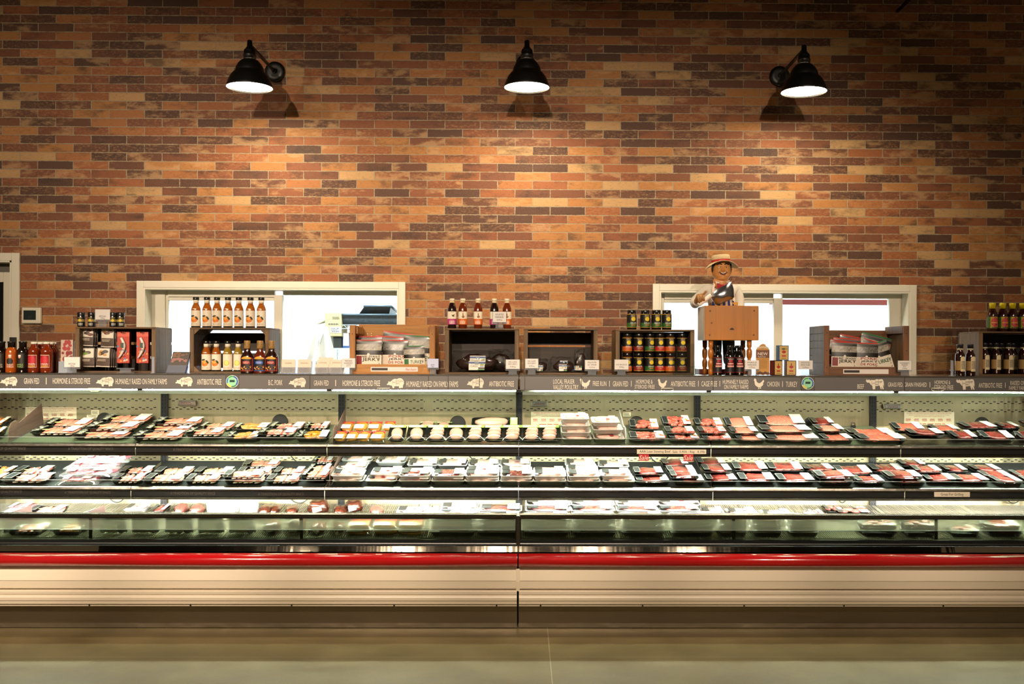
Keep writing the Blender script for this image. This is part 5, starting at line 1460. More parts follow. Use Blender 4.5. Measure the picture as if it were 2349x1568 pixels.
pack('pork', 903, 852, 6.68, .13, 0, -.05, 'pork jerky pack at the back of the golden crate, highest of the pile', 1.25)
pack('beef', 868, 850, 6.71, .05, 0, -.05, 'beef jerky pack at the back of the golden crate, left of centre', 1.08)
pack('pork', 888, 853, 6.63, .07, 0, -.05, 'pork jerky pack in the middle rows of the golden crate', 1.12)
pack('beef', 842, 856, 6.62, .02, 0, -.05, 'beef jerky pack behind the front beef pack in the golden crate', 1.12)
pack('turkey', 954, 856, 6.60, .06, 0, -.04, 'turkey jerky pack with green edge, rear one in the golden crate', 1.14)
pack('pork', 905, 857, 6.575, .02, 0, -.06, 'pork jerky pack in the front row of the golden crate', 1.0)
pack('turkey', 951, 858, 6.54, -.03, 0, -.04, 'turkey jerky pack in the front row of the golden crate', .82)
pack('beef', 845.5, 858, 6.535, 0, 0, -.04, 'beef jerky pack in the front row of the golden crate', 1.0)
pack('pork', 1945, 858, 6.76, .20, 0, -.05, 'dark-striped jerky pack leaning at the back of the slatted crate', 1.2)
pack('turkey', 1992, 858, 6.74, .24, 0, -.05, 'green-edged jerky pack leaning at the back of the slatted crate', 1.25)
pack('pork', 1938, 858, 6.70, .08, 0, -.05, 'striped jerky pack in the middle of the slatted crate', 1.12)
pack('beef', 1925, 858, 6.66, .14, 0, -.05, 'beef jerky pack behind the front beef pack in the slatted crate', 1.05)
pack('pork', 1990, 858, 6.63, .30, 0, -.05, 'strongly tilted pork jerky pack in the slatted crate', 1.05)
pack('turkey', 2026, 858, 6.60, -.28, 0, -.05, 'turkey jerky pack tilted left at the right side of the slatted crate', 1.0)
pack('pork', 1986, 860, 6.57, .02, 0, -.06, 'pork jerky pack in the front row of the slatted crate', .97)
pack('beef', 1935.5, 860, 6.54, .03, 0, -.05, 'beef jerky pack in the front row of the slatted crate', 1.0)

# NEW leaflet, spice boxes -----------------------------------------------
Y = 6.47; a, b = P(1734, 861, Y), P(1765.5, 796, Y); w, h = b.x - a.x, b.z - ZC
r = thing('promotion_board', 'tall orange board reading NEW with a scalloped top', 'board', ((a.x + b.x) / 2, Y, ZC))
pts = [(-w / 2, .004), (w / 2, .004), (w / 2, h * .9), (w * .4, h), (w * .25, h * 1.03), (w * .18, h * 1.10), (0, h * 1.13), (-w * .2, h * 1.08), (-w * .28, h * 1.02), (-w * .42, h), (-w / 2, h * .9)]
MB().prism(pts, 0, .003).build('board', mat('#b98434', .5), r)
MB().box(-w / 2, w / 2, -.0006, 0, h * .62, h * .9).build('dark_top', mat('#6a3c22', .5), r)
mb = MB(); mb.grid(lambda u, v: ((u - .5) * w * .9, -.0012, h * (.93 + .05 * math.sin(u * PI)) + v * h * .05), 8, 1); mb.build('ribbon', mat('#c9b79c', .5), r)
mb = MB(); put_text(mb, 'NEW', -.37 * w, .36 * w, h * .715, h * .815, -.0014); put_text(mb, 'Maddi-Fresh', -.36 * w, .2 * w, h * .64, h * .68, -.0014, shear=.3); mb.build('lettering', mat('#e6dccb', .5), r)
mb = MB(); fine_print(mb, -.38 * w, .38 * w, h * .24, h * .58, -.0012, 10, 0, 4, fill=.35); mb.build('print_lines', mat('#7d5420', .6), r)
mb = MB()
for i in range(5): mb.grid(lambda u, v: (-.38 * w + i * .19 * w + .012 * v * math.cos(u * 2 * PI), -.0012, h * (.06 + .03 * (i % 2)) + .010 * v * math.sin(u * 2 * PI)), 8, 1)
mb.build('food_picture', mat('#5a3016', .5), r)
MB().box(-w / 2, w / 2 + .006, -.01, .02, 0, .004).build('foot', M_CLEAR, r)

def spice_box(fish):
    r = base('spice_rub_box'); w, h, d = .069, .098, .045
    MB().box(-w / 2, w / 2, 0, d, 0, h).build('carton', mat('#35607d' if fish else '#2b1512', .5), r, bev=.001)
    pn = MB().box(-w * .42, w * .42, -.0008, 0, h * .05, h * .95).build('front_panel', mat('#c3a05e', .55), r)
    MB().box(-w / 2 - .0006, -w / 2, d * .1, d * .9, h * .05, h * .95).build('spine_panel', mat('#3f6f8e' if fish else '#7a2f1f', .5), r)
    mb = MB(); mb.grid(lambda u, v: (.014 * v * math.cos(2 * PI * u), -.0014, h * .56 + .0105 * v * math.sin(2 * PI * u)), 14, 1); mb.build('red_seal', mat('#a8322c', .5), pn)
    mb = MB(); mb.grid(lambda u, v: ((u - .5) * w * .74, -.0012, h * .5 - .006 * math.cos((u - .5) * PI) + v * .0025), 10, 1); mb.build('ribbon', mat('#e0cfa4', .5), pn)
    MB().box(-w * .2, w * .2, -.0014, -.0008, h * .25, h * .34).build('red_bar', mat('#b02a26', .5), pn)
    mb = MB()
    if fish:
        mb.grid(lambda u, v: (-.018 + .036 * u, -.0014, h * .76 + (v - .5) * .010 * math.sin(PI * min(1, u * 1.15)) ** .7), 10, 2); k = mb.add([(.014, -.0014, h * .76), (.022, -.0014, h * .80), (.022, -.0014, h * .72)]); mb.face((k, k + 1, k + 2)); mb.build('fish_print', mat('#2f4a30', .5), pn)
    else:
        mb.grid(lambda u, v: (.0035 * v * math.cos(2 * PI * u), -.0014, h * .74 + .008 * v * math.sin(2 * PI * u)), 10, 1); mb.build('pepper_print', mat('#7a2a1c', .5), pn)
    mb = MB(); fine_print(mb, -w * .25, w * .25, h * .1, h * .18, -.0012, 1, 0, 3); mb.build('print_lines', mat('#7a6236', .6), pn)
    return r
place('rubbox', lambda: spice_box(False), 1785.5, 6.475, ZC, 'dark spice rub box, left of the bottom pair', 'spice box', 'spice rub boxes', .45)
place('rubbox', lambda: spice_box(False), 1815, 6.475, ZC, 'dark spice rub box, right of the bottom pair beside the price card', 'spice box', 'spice rub boxes', .05)
place('rubboxf', lambda: spice_box(True), 1798, 6.478, ZC + .0982, 'blue spice rub box with a fish, standing on the lower boxes', 'spice box', 'spice rub boxes', .16, 815)

# bottles under the block -------------------------------------------------
for px, Y, lb in ((1645.7, 6.49, 'black marinade bottle under the wooden block, leftmost'), (1674, 6.485, 'black marinade bottle under the wooden block, middle of the front three'), (1684.5, 6.56, 'black marinade bottle under the wooden block, behind the gap'), (1695.5, 6.49, 'black marinade bottle under the wooden block, right beside the price card')):
    place('malt', malt_bottle, px, Y, ZC, lb, 'marinade', 'black marinade bottles under the block', R0.uniform(0, .2))

# far right ---------------------------------------------------------------
zt6 = ZC + h6
for i, px in enumerate((2276.5, 2300, 2322.7, 2346)):
    place('ycap', yellow_cap, px, YCR + .06, zt6, 'yellow-capped sauce bottle on the far right crate, %s from its left' % ORD[i], 'sauce bottle', 'yellow-capped sauce bottles on the crate', R0.uniform(.0, .15), 720)
KB = ((2202, 6.49, 'brown sauce bottle outside the far right crate, leftmost of all'), (2225.5, 6.50, 'brown sauce bottle outside the far right crate, touching its left side'))
for px, Y, lb in KB: place('kraft', kraft_bottle, px, Y, ZC, lb, 'cooking sauce', 'brown sauce bottles at the far right', 0)
for i, (px, Y) in enumerate(((2258, 6.59), (2284, 6.59), (2312.5, 6.59), (2347, 6.60))):
    place('kraft', kraft_bottle, px, Y, zi, 'brown sauce bottle in the front row inside the far right crate, %s from left' % ORD[i], 'cooking sauce', 'brown sauce bottles at the far right', 0)
for i, (px, Y) in enumerate(((2271, 6.70), (2296, 6.70), (2323, 6.70))):
    place('kraft', kraft_bottle, px, Y, zi, 'brown sauce bottle in the dark back row inside the far right crate, %s from left' % ORD[i], 'cooking sauce', 'brown sauce bottles at the far right', 0)
a, b = P(2181, 850, 6.5), P(2187, 826, 6.5)
tag(MB().box(a.x, b.x, 6.5, 6.503, ZC, b.z).box(a.x - .005, b.x, 6.48, 6.52, ZC, ZC + .003).box(a.x - .004, b.x + .002, 6.496, 6.506, a.z, a.z + .006).build('clear_bracket', clear('#c8ccd8', .2, .1, .3)), 'small clear bracket left of the far right brown bottles', 'bracket')
# ================================================================== packed meat
def meat(c1, c2, c3, scale=28, rough=.25, fat=.55):
    t = NT('meat'); v = t.coord('Object')
    a = t.noise(v, scale, 4, .6); b = t.noise(t.coord('Object', (1, .4, 1)), scale * 2.2, 3, .7)
    c = t.ramp(a, [(.3, lin(c1)), (.7, lin(c2))])
    c = t.mix(t.ramp(b, [(fat, (0, 0, 0, 1)), (fat + .09, (.8, .8, .8, 1))]), c, lin(c3))
    t.bsdf(c, rough, 0, .35, .5, bump=b, bstr=.2, bdist=.003)
    return t.m
MT = {
    'chop': meat('#c9705c', '#dc9480', '#f0d2c2', 22, fat=.62), 'chopfat': meat('#ecd3c4', '#f2dfd2', '#e0ac9a', 40),
    'bacon': meat('#b84a42', '#d88a7c', '#f0dccf', 18, fat=.5), 'marin': meat('#b8682a', '#d1904a', '#e3bd83', 40, fat=.56), 'gold': meat('#9a5a10', '#c08a1e', '#6f3a0c', 45, fat=.6),
    'cube': meat('#a04638', '#c4695a', '#e6c2b4', 40, fat=.60), 'ground': meat('#bd6450', '#d28470', '#e8c0b0', 150, fat=.56), 'steak': meat('#6b2420', '#903d35', '#cda79b', 22, fat=.62),
    'salmon': meat('#b9503e', '#cf705b', '#e2a693', 26, fat=.64), 'pale': meat('#d9b0a0', '#e6c7ba', '#f4e6de', 22, fat=.58), 'liver': meat('#6b2e28', '#8c4a40', '#c9a296', 26, fat=.64),
    'breast': meat('#dba28e', '#e6b9a6', '#f0d6c8', 16, fat=.64), 'rib': meat('#7a3440', '#a56a70', '#dcc2c4', 14, fat=.5), 'ham': meat('#3a150c', '#662a17', '#8c5030', 12, fat=.66), 'hamp': meat('#7d423a', '#9c6058', '#cfa598', 14, fat=.64),
    'burger': meat('#9c4a42', '#b86a60', '#dcb0a4', 120, fat=.56),
}
M_TRAYB = mat('#151a17', .25, 0, .2); M_TRAYW = mat('#eeece6', .35); M_TRAYG = mat('#39413a', .22, 0, .3)
M_PRICE = mat('#f4f2ec', .5); M_BRAND = mat('#10130f', .4); M_BRANDG = mat('#252a2b', .35); M_OVAL = mat('#d9cf7c', .5); M_ORG = mat('#e08a1c', .5); M_SEAL = mat('#a53038', .5)
M_FILMT = clear('#f8faf8', .10, .05)

def rrect(w, d, r, z, n=4, y0=0):
    pts = []
    for cx_, cy_, a0 in ((w / 2 - r, d - r, 0), (-w / 2 + r, d - r, PI / 2), (-w / 2 + r, r, PI), (w / 2 - r, r, 1.5 * PI)):
        for i in range(n + 1):
            a = a0 + PI / 2 * i / n; pts.append((cx_ + r * math.cos(a), y0 + cy_ + r * math.sin(a), z))
    return pts
def tray_mesh(w, d, h, m, r, name='tray'):
    loops = []
    def L(ins, z):
        p = rrect(w - 2 * ins, d - 2 * ins, .022, z); loops.append([(x, y + ins, z_) for x, y, z_ in p])
    L(.016, 0); L(.004, h - .003); L(0, h - .002); L(0, h); L(.005, h); L(.015, .005)
    mb = MB(); n = len(loops[0]); k = mb.add([p for l in loops for p in l])
    for j in range(len(loops) - 1):
        for i in range(n):
            i2 = (i + 1) % n; mb.face((k + j * n + i, k + j * n + i2, k + (j + 1) * n + i2, k + (j + 1) * n + i), 0, True)
    mb.face([k + i for i in reversed(range(n))]); mb.face([k + (len(loops) - 1) * n + i for i in range(n)])
    return mb.build(name, m, r)

def slab(mb, cx_, cy_, cz_, rx, ry, rz, seed, rot=0, lean=0, m=0):
    rz *= .72; cz_ -= .003
    M = Matrix.Translation(Vector((cx_, cy_, cz_))) @ Matrix.Rotation(rot, 4, 'Z') @ Matrix.Rotation(lean, 4, 'Y')
    mb.blob((0, 0, 0), (rx, ry, rz), seed, .10, 12, 7, m, M, .72); return mb

W0 = .22
def tray_proto(kind, var):
    """nominal pack, .22 m wide and .17 m deep, front edge on the y = 0 line"""
    rr = random.Random(hash_(kind) + var * 17)
    r = base('meat_tray'); w, d = W0, .17
    white = kind in ('white', 'whitebig', 'liver', 'wing', 'whitedeck')
    h = .026 if not white else .030
    tray_mesh(w, d, h, M_TRAYW if white else (M_TRAYG if kind in ('cube', 'ground', 'salmon') else M_TRAYB), r)
    zt = h + .002
    k = {'white': 'pale', 'whitebig': 'pale', 'whitedeck': 'pale', 'wing': 'pale'}.get(kind, kind)
    mm = MT[k]; xa, xb = -.066, .056
    if white: xa, xb = -.045, .045
    if kind in ('chop', 'bacon', 'breastlike'):
        n = 5 if kind == 'chop' else 4
        for i in range(n):
            x = xa + .012 + (xb + .03 - xa) * (i + .5) / n
            mb = slab(MB(), x, d * .5, zt - .004 + .004 * (i % 2), .027, d * .455, .013, var * 10 + i, .10 + rr.uniform(-.08, .08), -.22); mb.build('pork_slice', mm, r)
            mb = slab(MB(), x + .001, d * .075, zt - .007 + .003 * (i % 2), .019, .008, .007, var * 10 + i, .1, -.2); mb.build('fat_edge', MT['chopfat'], r)
    elif kind in ('marin', 'gold'):
        for i in range(6):
            mb = slab(MB(), xa + .02 + (xb - xa) * (i % 3 + .5) / 3, d * (.27 + .46 * (i // 3)), zt - .002 + rr.uniform(0, .006), .030, .040, .016, var * 9 + i, rr.uniform(-.6, .6), rr.uniform(-.3, .3)); mb.build('pork_piece', mm, r)
    elif kind == 'cube':
        for i in range(26):
            s = rr.uniform(.016, .021)
            mb = MB().blob((0, 0, 0), (s * 1.25, s, s * .62), var * 40 + i, .12, 8, 5, 0, Matrix.Translation(Vector((rr.uniform(xa + .006, xb + .036), rr.uniform(.020, d - .020), zt - .004 + rr.uniform(0, .006)))) @ Matrix.Rotation(rr.uniform(0, 3), 4, 'Z'), .6); mb.build('beef_cube', mm, r)
    elif kind in ('ground', 'salmon'):
        n = 1 if kind == 'ground' else 3
        for i in range(n):
            x = (xa + xb) / 2 + .012 + (i - (n - 1) / 2) * .044
            mb = slab(MB(), x, d * .5, zt - .002, .086 / (1 if n == 1 else 2.2), d * .475, .017, var * 7 + i, rr.uniform(-.1, .1)); mb.build('ground_beef' if n == 1 else 'beef_steak', mm, r)
    elif kind in ('steak', 'roast'):
        n = 1 + var % 3
        for i in range(n):
            x = (xa + xb) / 2 + .010 + (i - (n - 1) / 2) * .052
            mb = slab(MB(), x, d * .5, zt + .001, .084 / (1 + (n - 1) * .55), d * .475, .017, var * 7 + i, rr.uniform(-.25, .25), rr.uniform(-.1, .1)); mb.build('beef_steak', mm, r)
    elif kind == 'burger':
        for i in range(4):
            mb = MB().lathe([(.02, 0), (.034, .003), (.036, .009), (.032, .015), (.012, .018)], 18, M=Matrix.Translation(Vector((-.06 + .045 * i, d * (.42 + .16 * (i % 2)), zt - .006 + .004 * (i % 2))))); mb.build('burger_patty', MT['burger'], r)
    elif white:
        if kind == 'liver': mm = MT['liver']
        n = 1 + var % 2
        for i in range(n):
            mb = slab(MB(), (i - (n - 1) / 2) * .06, d * .5, zt + .0, .085 / (1 if n == 1 else 1.9), d * .42, .016 if kind != 'whitebig' else .02, var * 5 + i, rr.uniform(-.1, .1)); mb.build('poultry_piece' if kind != 'liver' else 'liver_piece', mm, r)
    # stickers lie on the stretched film just above the meat
    zl = zt + .0105
    def sticker(name, x0, x1, y0, y1, m, z=zl, par=r, e=0): return MB().box(x0, x1, y0, y1, z + e, z + .0012 + e).build(name, m, par)
    if kind in ('whitebig',):
        sticker('price_label', .03, .085, .05, .14, M_PRICE)
        mb = MB(); mb.lathe([(.016, zl + .004), (.016, zl + .005)], 20, M=Matrix.Translation(Vector((.018, .035, 0))), sy=.7); mb.build('round_seal', M_SEAL, r)
    elif white:
        sticker('price_label', .036, .098, .015, .155, M_PRICE)
        sticker('brand_label', -.096, -.046, .03, .13, M_BRANDG)
        if var == 0:
            mb = MB().lathe([(.015, zl + .002), (.015, zl + .003)], 20, M=Matrix.Translation(Vector((.012, .05, 0))), sy=.7); mb.build('round_seal', M_SEAL, r)
    else:
        sticker('price_label', .05, .103, .012, .16, M_PRICE)
        if kind in ('cube', 'marin'):
            MB().lathe([(.012, zl + .0014), (.012, zl + .002)], 16, M=Matrix.Translation(Vector((.076, .085, 0))), sy=.8).build('orange_oval', M_ORG, r)
        if kind in ('chop', 'bacon', 'marin', 'gold') and var < 2:
            bl = sticker('brand_label', -.106, -.066, .012, .158, M_BRAND)
            mb = MB(); q = random.Random(var)
            for j in range(12):
                x, y = q.uniform(-.102, -.074), .02 + .0115 * j; mb.box(x - .003, min(-.068, x + q.uniform(.006, .02)), y, y + .007, zl + .0012, zl + .0016)
            mb.build('label_print', mat('#cfd6c6', .5), bl)
            MB().lathe([(.020, zl + .0014), (.020, zl + .002)], 18, M=Matrix.Translation(Vector((-.040, .045, 0))), sy=.55).build('yellow_oval', M_OVAL, r)
        else:
            bl = sticker('brand_label', -.104, -.062, .022, .148, M_BRANDG)
            mb = MB(); z = zl + .0012
            for a_, b_, c_, d_ in ((-.104, -.062, .022, .025), (-.104, -.062, .145, .148), (-.104, -.1025, .022, .148), (-.0635, -.062, .022, .148)): mb.box(a_, b_, c_, d_, z, z + .0004)
            mb.build('label_border', mat('#b9bcb4', .5), bl)
            if kind in ('chop', 'bacon', 'marin', 'gold'):
                MB().lathe([(.018, zl + .0014), (.018, zl + .002)], 18, M=Matrix.Translation(Vector((-.030, .05, 0))), sy=.5).build('tan_oval', mat('#b39a62', .5), r)
    # stretched film over the rim
    if kind not in ('whitebig',):
        mb = MB(); mb.grid(lambda u, v: ((u - .5) * (w - .004), .003 + v * (d - .006), h + .0105 * min(1, 5 * u, 5 * (1 - u)) * min(1, 5 * v, 5 * (1 - v)) + .0006 * math.sin(u * 40 + v * 9)), 14, 10)
        if kind in ('steak', 'liver', 'burger', 'roast'): mb.build('stretch_film', M_FILMT, r)
    return r
def hash_(s): return sum(ord(c) * (i + 3) for i, c in enumerate(s))

def chicken_pack(var):
    r = base('chicken_pack'); w, d = .135, .20
    tray_mesh(w, d, .022, M_TRAYB, r)
    if var % 2 == 0:
        mb = MB().blob((0, d * .42, .022), (.046, .070, .022), var + 3, .10, 14, 9, 0, None, .85, 1.0); mb.build('chicken_breast', MT['breast'], r)
    else:
        for i in range(3): MB().blob((.004 * (i - 1), d * (.24 + .19 * i), .020 + .003 * i), (.044, .034, .020), var * 3 + i, .12, 12, 8).build('chicken_thigh', MT['breast'], r)
    Mx = Matrix.Translation(Vector((0, d * .90, .024)))
    sl = MB().box(-w * .46, w * .46, -.016, .016, 0, .0015, M=Mx).build('sleeve_label', mat('#7f9a4e', .45), r)
    MB().box(-w * .44, w * .3, -.012, .014, .0015, .002, M=Mx).build('yellow_panel', mat('#d9d69a', .5), sl)
    MB().box(-w * .44, -w * .2, -.012, .004, .002, .0024, M=Mx).build('white_patch', mat('#ecebdf', .5), sl)
    mb = MB(); mb.grid(lambda u, v: ((u - .5) * (w - .004), .003 + v * (d * .8), .024 + .022 * math.sin(PI * u) ** .6 * math.sin(PI * v) ** .6 + .0008 * math.sin(u * 31 + v * 17)), 12, 12); mb.build('vacuum_film', M_FILMT, r)
    return r

def cutlet_pack(var):
    r = base('cheese_sausage_pack'); w, d = .105, .15
    MB().blob((0, d * .5, .016), (w * .47, d * .47, .0145), var, .08, 12, 8, 0, None, .6).build('yellow_filling', mat('#c98a2c', .4, nz=.25, nscale=40), r)
    MB().box(-w * .44, w * .44, d * .74, d * .98, .0255, .028).build('red_header', mat('#b52f2a', .5), r)
    MB().box(-w * .44, w * .26, d * .03, d * .54, .0305, .032).build('price_label', M_PRICE, r)
    mb = MB()
    mb.grid(lambda u, v: ((u - .5) * w * 1.15, v * d * 1.05 - .004, .003 + .034 * math.sin(PI * u) ** .6 * math.sin(PI * v) ** .6 + .0016 * mnoise.noise(Vector((u * 9, v * 9, var)))), 12, 12); mb.build('clear_film', M_FILMT, r)
    return r

def rib_pack(var):
    r = base('rib_pack'); w, d = .30, .18
    MB().blob((0, d * .5, .016), (w * .47, d * .42, .016), var + 2, .09, 18, 8, 0, None, .75, 2.0).build('rack_of_ribs', MT['rib'], r)
    mb = MB()
    mb.grid(lambda u, v: ((u - .5) * w * 1.05, v * d * 1.02 - .002, .004 + .031 * math.sin(PI * u) ** .5 * math.sin(PI * v) ** .5 + .004 * mnoise.noise(Vector((u * 8, v * 8, var)))), 18, 10); mb.build('vacuum_film', clear('#f2e8ec', .35, .1, .10), r)
    MB().box(-w * .36, -w * .22, d * .1, d * .7, .036, .0375).build('price_label', M_PRICE, r)
    MB().box(.10 * w, w * .3, d * .15, d * .75, .0365, .038).build('brand_label', mat('#cfc6b6', .5), r)
    return r

def roast_bag(var):
    kind = ('ham', 'ham', 'hamp', 'hamp', 'ham')[var % 5]
    r = base('roast_bag'); s = .1
    MB().blob((0, .09, .06), (.085, .075, .058), var * 5 + 1, .16, 16, 10, 0, None, .9, 1.6).build('smoked_roast', MT[kind], r)
    Mx = Matrix.Translation(Vector((.0, .012, .06))) @ Matrix.Rotation(-.5, 4, 'X') @ Matrix.Rotation(.3 * (var - 1), 4, 'Y')
    MB().box(-.035, .035, -.002, 0, -.02, .022, M=Mx).build('price_label', mat('#cdbfaa', .5), r)
    mb = MB()
    mb.grid(lambda u, v: (.105 * math.sin((u - .5) * PI) * (1 - .25 * v) + .008 * mnoise.noise(Vector((u * 6, v * 6, var))), .09 - .095 * math.cos((u - .5) * PI) * (1 - .5 * v ** 3), .004 + .15 * v + .012 * mnoise.noise(Vector((u * 5, v * 5, var + 9)))), 14, 10); mb.build('clear_bag', M_FILMT, r)
    return r
def white_bag(var):
    r = base('frozen_bag')
    mb = MB()
    f = lambda u, v, s: ((u - .5) * .17 + .008 * mnoise.noise(Vector((u * 6, v * 6, var))), s * .045 * (math.sin(PI * u) * math.sin(PI * v)) ** .5 + .06, .005 + .13 * v + .010 * mnoise.noise(Vector((u * 7, v * 5, var + 4))))
    mb.grid(lambda u, v: f(u, v, -1), 14, 10).grid(lambda u, v: f(1 - u, v, 1), 14, 10); mb.build('bag', mat('#bdbcb3', .35, nz=.15, nscale=20), r)
    Mx = Matrix.Translation(Vector((.0, .012, .055))) @ Matrix.Rotation(-.15, 4, 'X')
    MB().box(-.045, .045, -.002, 0, -.03, .025, M=Mx).build('paper_label', mat('#d6d0b4', .6), r)
    return r

KIND = {  # look, category
    'chop': ('black tray of pink pork slices', 'pork tray'), 'bacon': ('black tray of streaky pork strips', 'pork tray'), 'marin': ('tray of orange marinated pork', 'pork tray'), 'gold': ('tray of golden marinated pork', 'pork tray'),
    'cube': ('tray of diced red beef', 'beef tray'), 'ground': ('tray of pink ground beef', 'beef tray'), 'salmon': ('tray of bright red beef slices', 'beef tray'), 'steak': ('black tray of marbled beef steak', 'beef tray'),
    'white': ('white foam tray of pale poultry', 'poultry tray'), 'whitebig': ('large white foam poultry tray', 'poultry tray'), 'liver': ('white foam tray of dark livers', 'liver tray'),
    'burger': ('tray of ground beef patties', 'burger tray'), 'whitedeck': ('white tray of pale meat', 'meat tray'),
    'chicken': ('black vacuum pack of raw chicken', 'chicken pack'), 'cutlet': ('clear pack with yellow and red contents', 'sausage pack'), 'rib': ('clear vacuum pack of pink ribs', 'rib pack'),
    'roast': ('clear bag of dark smoked roast', 'roast bag'), 'bag': ('frosty white plastic bag', 'frozen bag'),
}
SNAME = {1: 'upper shelf', 2: 'middle shelf', 3: 'wire rack deck'}
PCK = []     # (shelf, kind, x0, x1, ytop, ybot, var, level, extra)
def pk(shelf, kind, x0, x1, yt, yb, var=None, lv=0, **k): PCK.append([shelf, kind, x0, x1, yt, yb, var, lv, k])

# upper shelf, left to right
pk(1, 'marin', -30, 30, 957, 979, 0); pk(1, 'gold', -40, 20, 980, 1012, 0)
pk(1, 'chop', 97, 224, 960, 981, 0); pk(1, 'chop', 66, 197, 981, 1002, 1)
pk(1, 'chop', 224, 357, 951, 974, 0, 1); pk(1, 'chop', 192, 330, 972, 992, 1, 1); pk(1, 'chop', 163, 312, 989, 1010, 0)
pk(1, 'chop', 348, 474, 958, 980, 1, 1); pk(1, 'chop', 324, 455, 979, 996, 0, 0); pk(1, 'chop', 300, 432, 992, 1013, 1)
pk(1, 'chop', 452, 545, 970, 991, 0); pk(1, 'chop', 422, 523, 985, 1014, 1, 1)
pk(1, 'marin', 531, 626, 973, 993, 0); pk(1, 'marin', 515, 606, 991, 1017, 1)
pk(1, 'bacon', 612, 705, 971, 991, 0); pk(1, 'bacon', 588, 688, 986, 1016, 1, 1)
pk(1, 'bacon', 696, 762, 973, 990, 1); pk(1, 'gold', 678, 762, 988, 1015, 1)
for i, (a, b) in enumerate(((782, 816), (812, 846), (844, 880), (878, 908))): pk(1, 'cutlet', a, b, 966, 992, i % 2, 1 if i % 2 else 0)
for i, (a, b) in enumerate(((767, 799), (795, 826), (820, 853), (850, 886))): pk(1, 'cutlet', a, b, 988, 1017, i % 2)
pk(1, 'chicken', 958, 1000, 967, 988, 1); pk(1, 'chicken', 1000, 1038, 967, 988, 0)
for i, (a, b) in enumerate(((891, 934), (934, 980), (980, 1028), (1024, 1070), (1069, 1112), (1112, 1156), (1155, 1198), (1199, 1240), (1238, 1284))): pk(1, 'chicken', a, b, 973, 1017, (0, 0, 1, 0, 1, 1, 1, 1, 1)[i], tl=.1)
pk(1, 'chicken', 1088, 1184, 958, 982, 2, 1, rz=PI / 2)
pk(1, 'whitebig', 1284, 1352, 968, 998, 1, 3.6); pk(1, 'whitebig', 1284, 1354, 976, 1004, 0, 2.4); pk(1, 'whitebig', 1284, 1356, 984, 1012, 1, 1.2); pk(1, 'whitebig', 1288, 1358, 994, 1018, 0, 0)
pk(1, 'whitebig', 1353, 1422, 968, 994, 0, 3.0); pk(1, 'whitebig', 1355, 1430, 980, 1004, 1, 1.7); pk(1, 'whitebig', 1358, 1434, 992, 1019, 0, 0)
pk(1, 'cube', 1438, 1513, 962, 992, 0); pk(1, 'cube', 1438, 1528, 990, 1019, 1)
pk(1, 'cube', 1512, 1587, 954, 985, 1, 1); pk(1, 'cube', 1518, 1595, 982, 1002, 0, 1); pk(1, 'cube', 1527, 1606, 1001, 1020, 1)
pk(1, 'cube', 1585, 1660, 960, 986, 0, 1); pk(1, 'cube', 1593, 1668, 984, 1002, 1, 1); pk(1, 'cube', 1601, 1679, 1002, 1020, 0)
pk(1, 'ground', 1654, 1731, 957, 988, 0, 1); pk(1, 'ground', 1665, 1742, 986, 1002, 1, 1); pk(1, 'ground', 1677, 1758, 1001, 1020, 0)
pk(1, 'ground', 1725, 1851, 951, 983, 1, 1); pk(1, 'ground', 1730, 1867, 979, 999, 0, 1); pk(1, 'ground', 1743, 1883, 997, 1020, 1)
pk(1, 'steak', 1850, 1916, 958, 982, 0, 1); pk(1, 'ground', 1858, 1939, 975, 997, 0, 1); pk(1, 'salmon', 1872, 1960, 997, 1020, 1)
pk(1, 'salmon', 1928, 2058, 984, 1006, 0, 0); pk(1, 'salmon', 1951, 2084, 996, 1020, 1)
pk(1, 'salmon', 2033, 2124, 969, 996, 1, 1); pk(1, 'steak', 2066, 2170, 984, 1007, 3, 1); pk(1, 'salmon', 2119, 2205, 976, 996, 0); pk(1, 'steak', 2166, 2245, 988, 1015, 1)
pk(1, 'steak', 2187, 2292, 968, 991, 2, 1); pk(1, 'steak', 2231, 2330, 989, 1017, 3); pk(1, 'steak', 2272, 2342, 974, 988, 1); pk(1, 'steak', 2330, 2400, 964, 986, 2, 1); pk(1, 'steak', 2315, 2392, 990, 1018, 0)
# middle shelf
pk(2, 'marin', -30, 46, 1075, 1095, 0); pk(2, 'marin', -50, 26, 1094, 1113, 1); pk(2, 'bacon', 26, 132, 1073, 1095, 2); pk(2, 'bacon', 0, 134, 1092, 1113, 3)
pk(2, 'rib', 180, 318, 1043, 1062, 0, 3.6, d=.2); pk(2, 'rib', 148, 300, 1056, 1077, 1, 2.4, d=.2); pk(2, 'rib', 136, 290, 1072, 1094, 0, 1.2, d=.2); pk(2, 'rib', 130, 252, 1086, 1115, 1, 0, d=.2)
pk(2, 'bacon', 270, 362, 1072, 1094, 3); pk(2, 'bacon', 254, 342, 1091, 1114, 2); pk(2, 'chop', 350, 452, 1075, 1096, 2); pk(2, 'chop', 326, 434, 1096, 1116, 3)
pk(2, 'chop', 441, 543, 1076, 1096, 3); pk(2, 'chop', 423, 514, 1096, 1117, 2); pk(2, 'chop', 553, 650, 1060, 1078, 2); pk(2, 'chop', 540, 632, 1077, 1097, 3); pk(2, 'chop', 509, 613, 1088, 1111, 2, 1); pk(2, 'chop', 512, 616, 1097, 1117, 3)
pk(2, 'chop', 625, 705, 1075, 1096, 2); pk(2, 'chop', 608, 694, 1096, 1117, 3); pk(2, 'chop', 716, 772, 1049, 1068, 0, 1); pk(2, 'chop', 703, 764, 1067, 1090, 1, 1); pk(2, 'chop', 688, 760, 1087, 1115, 0, 1)
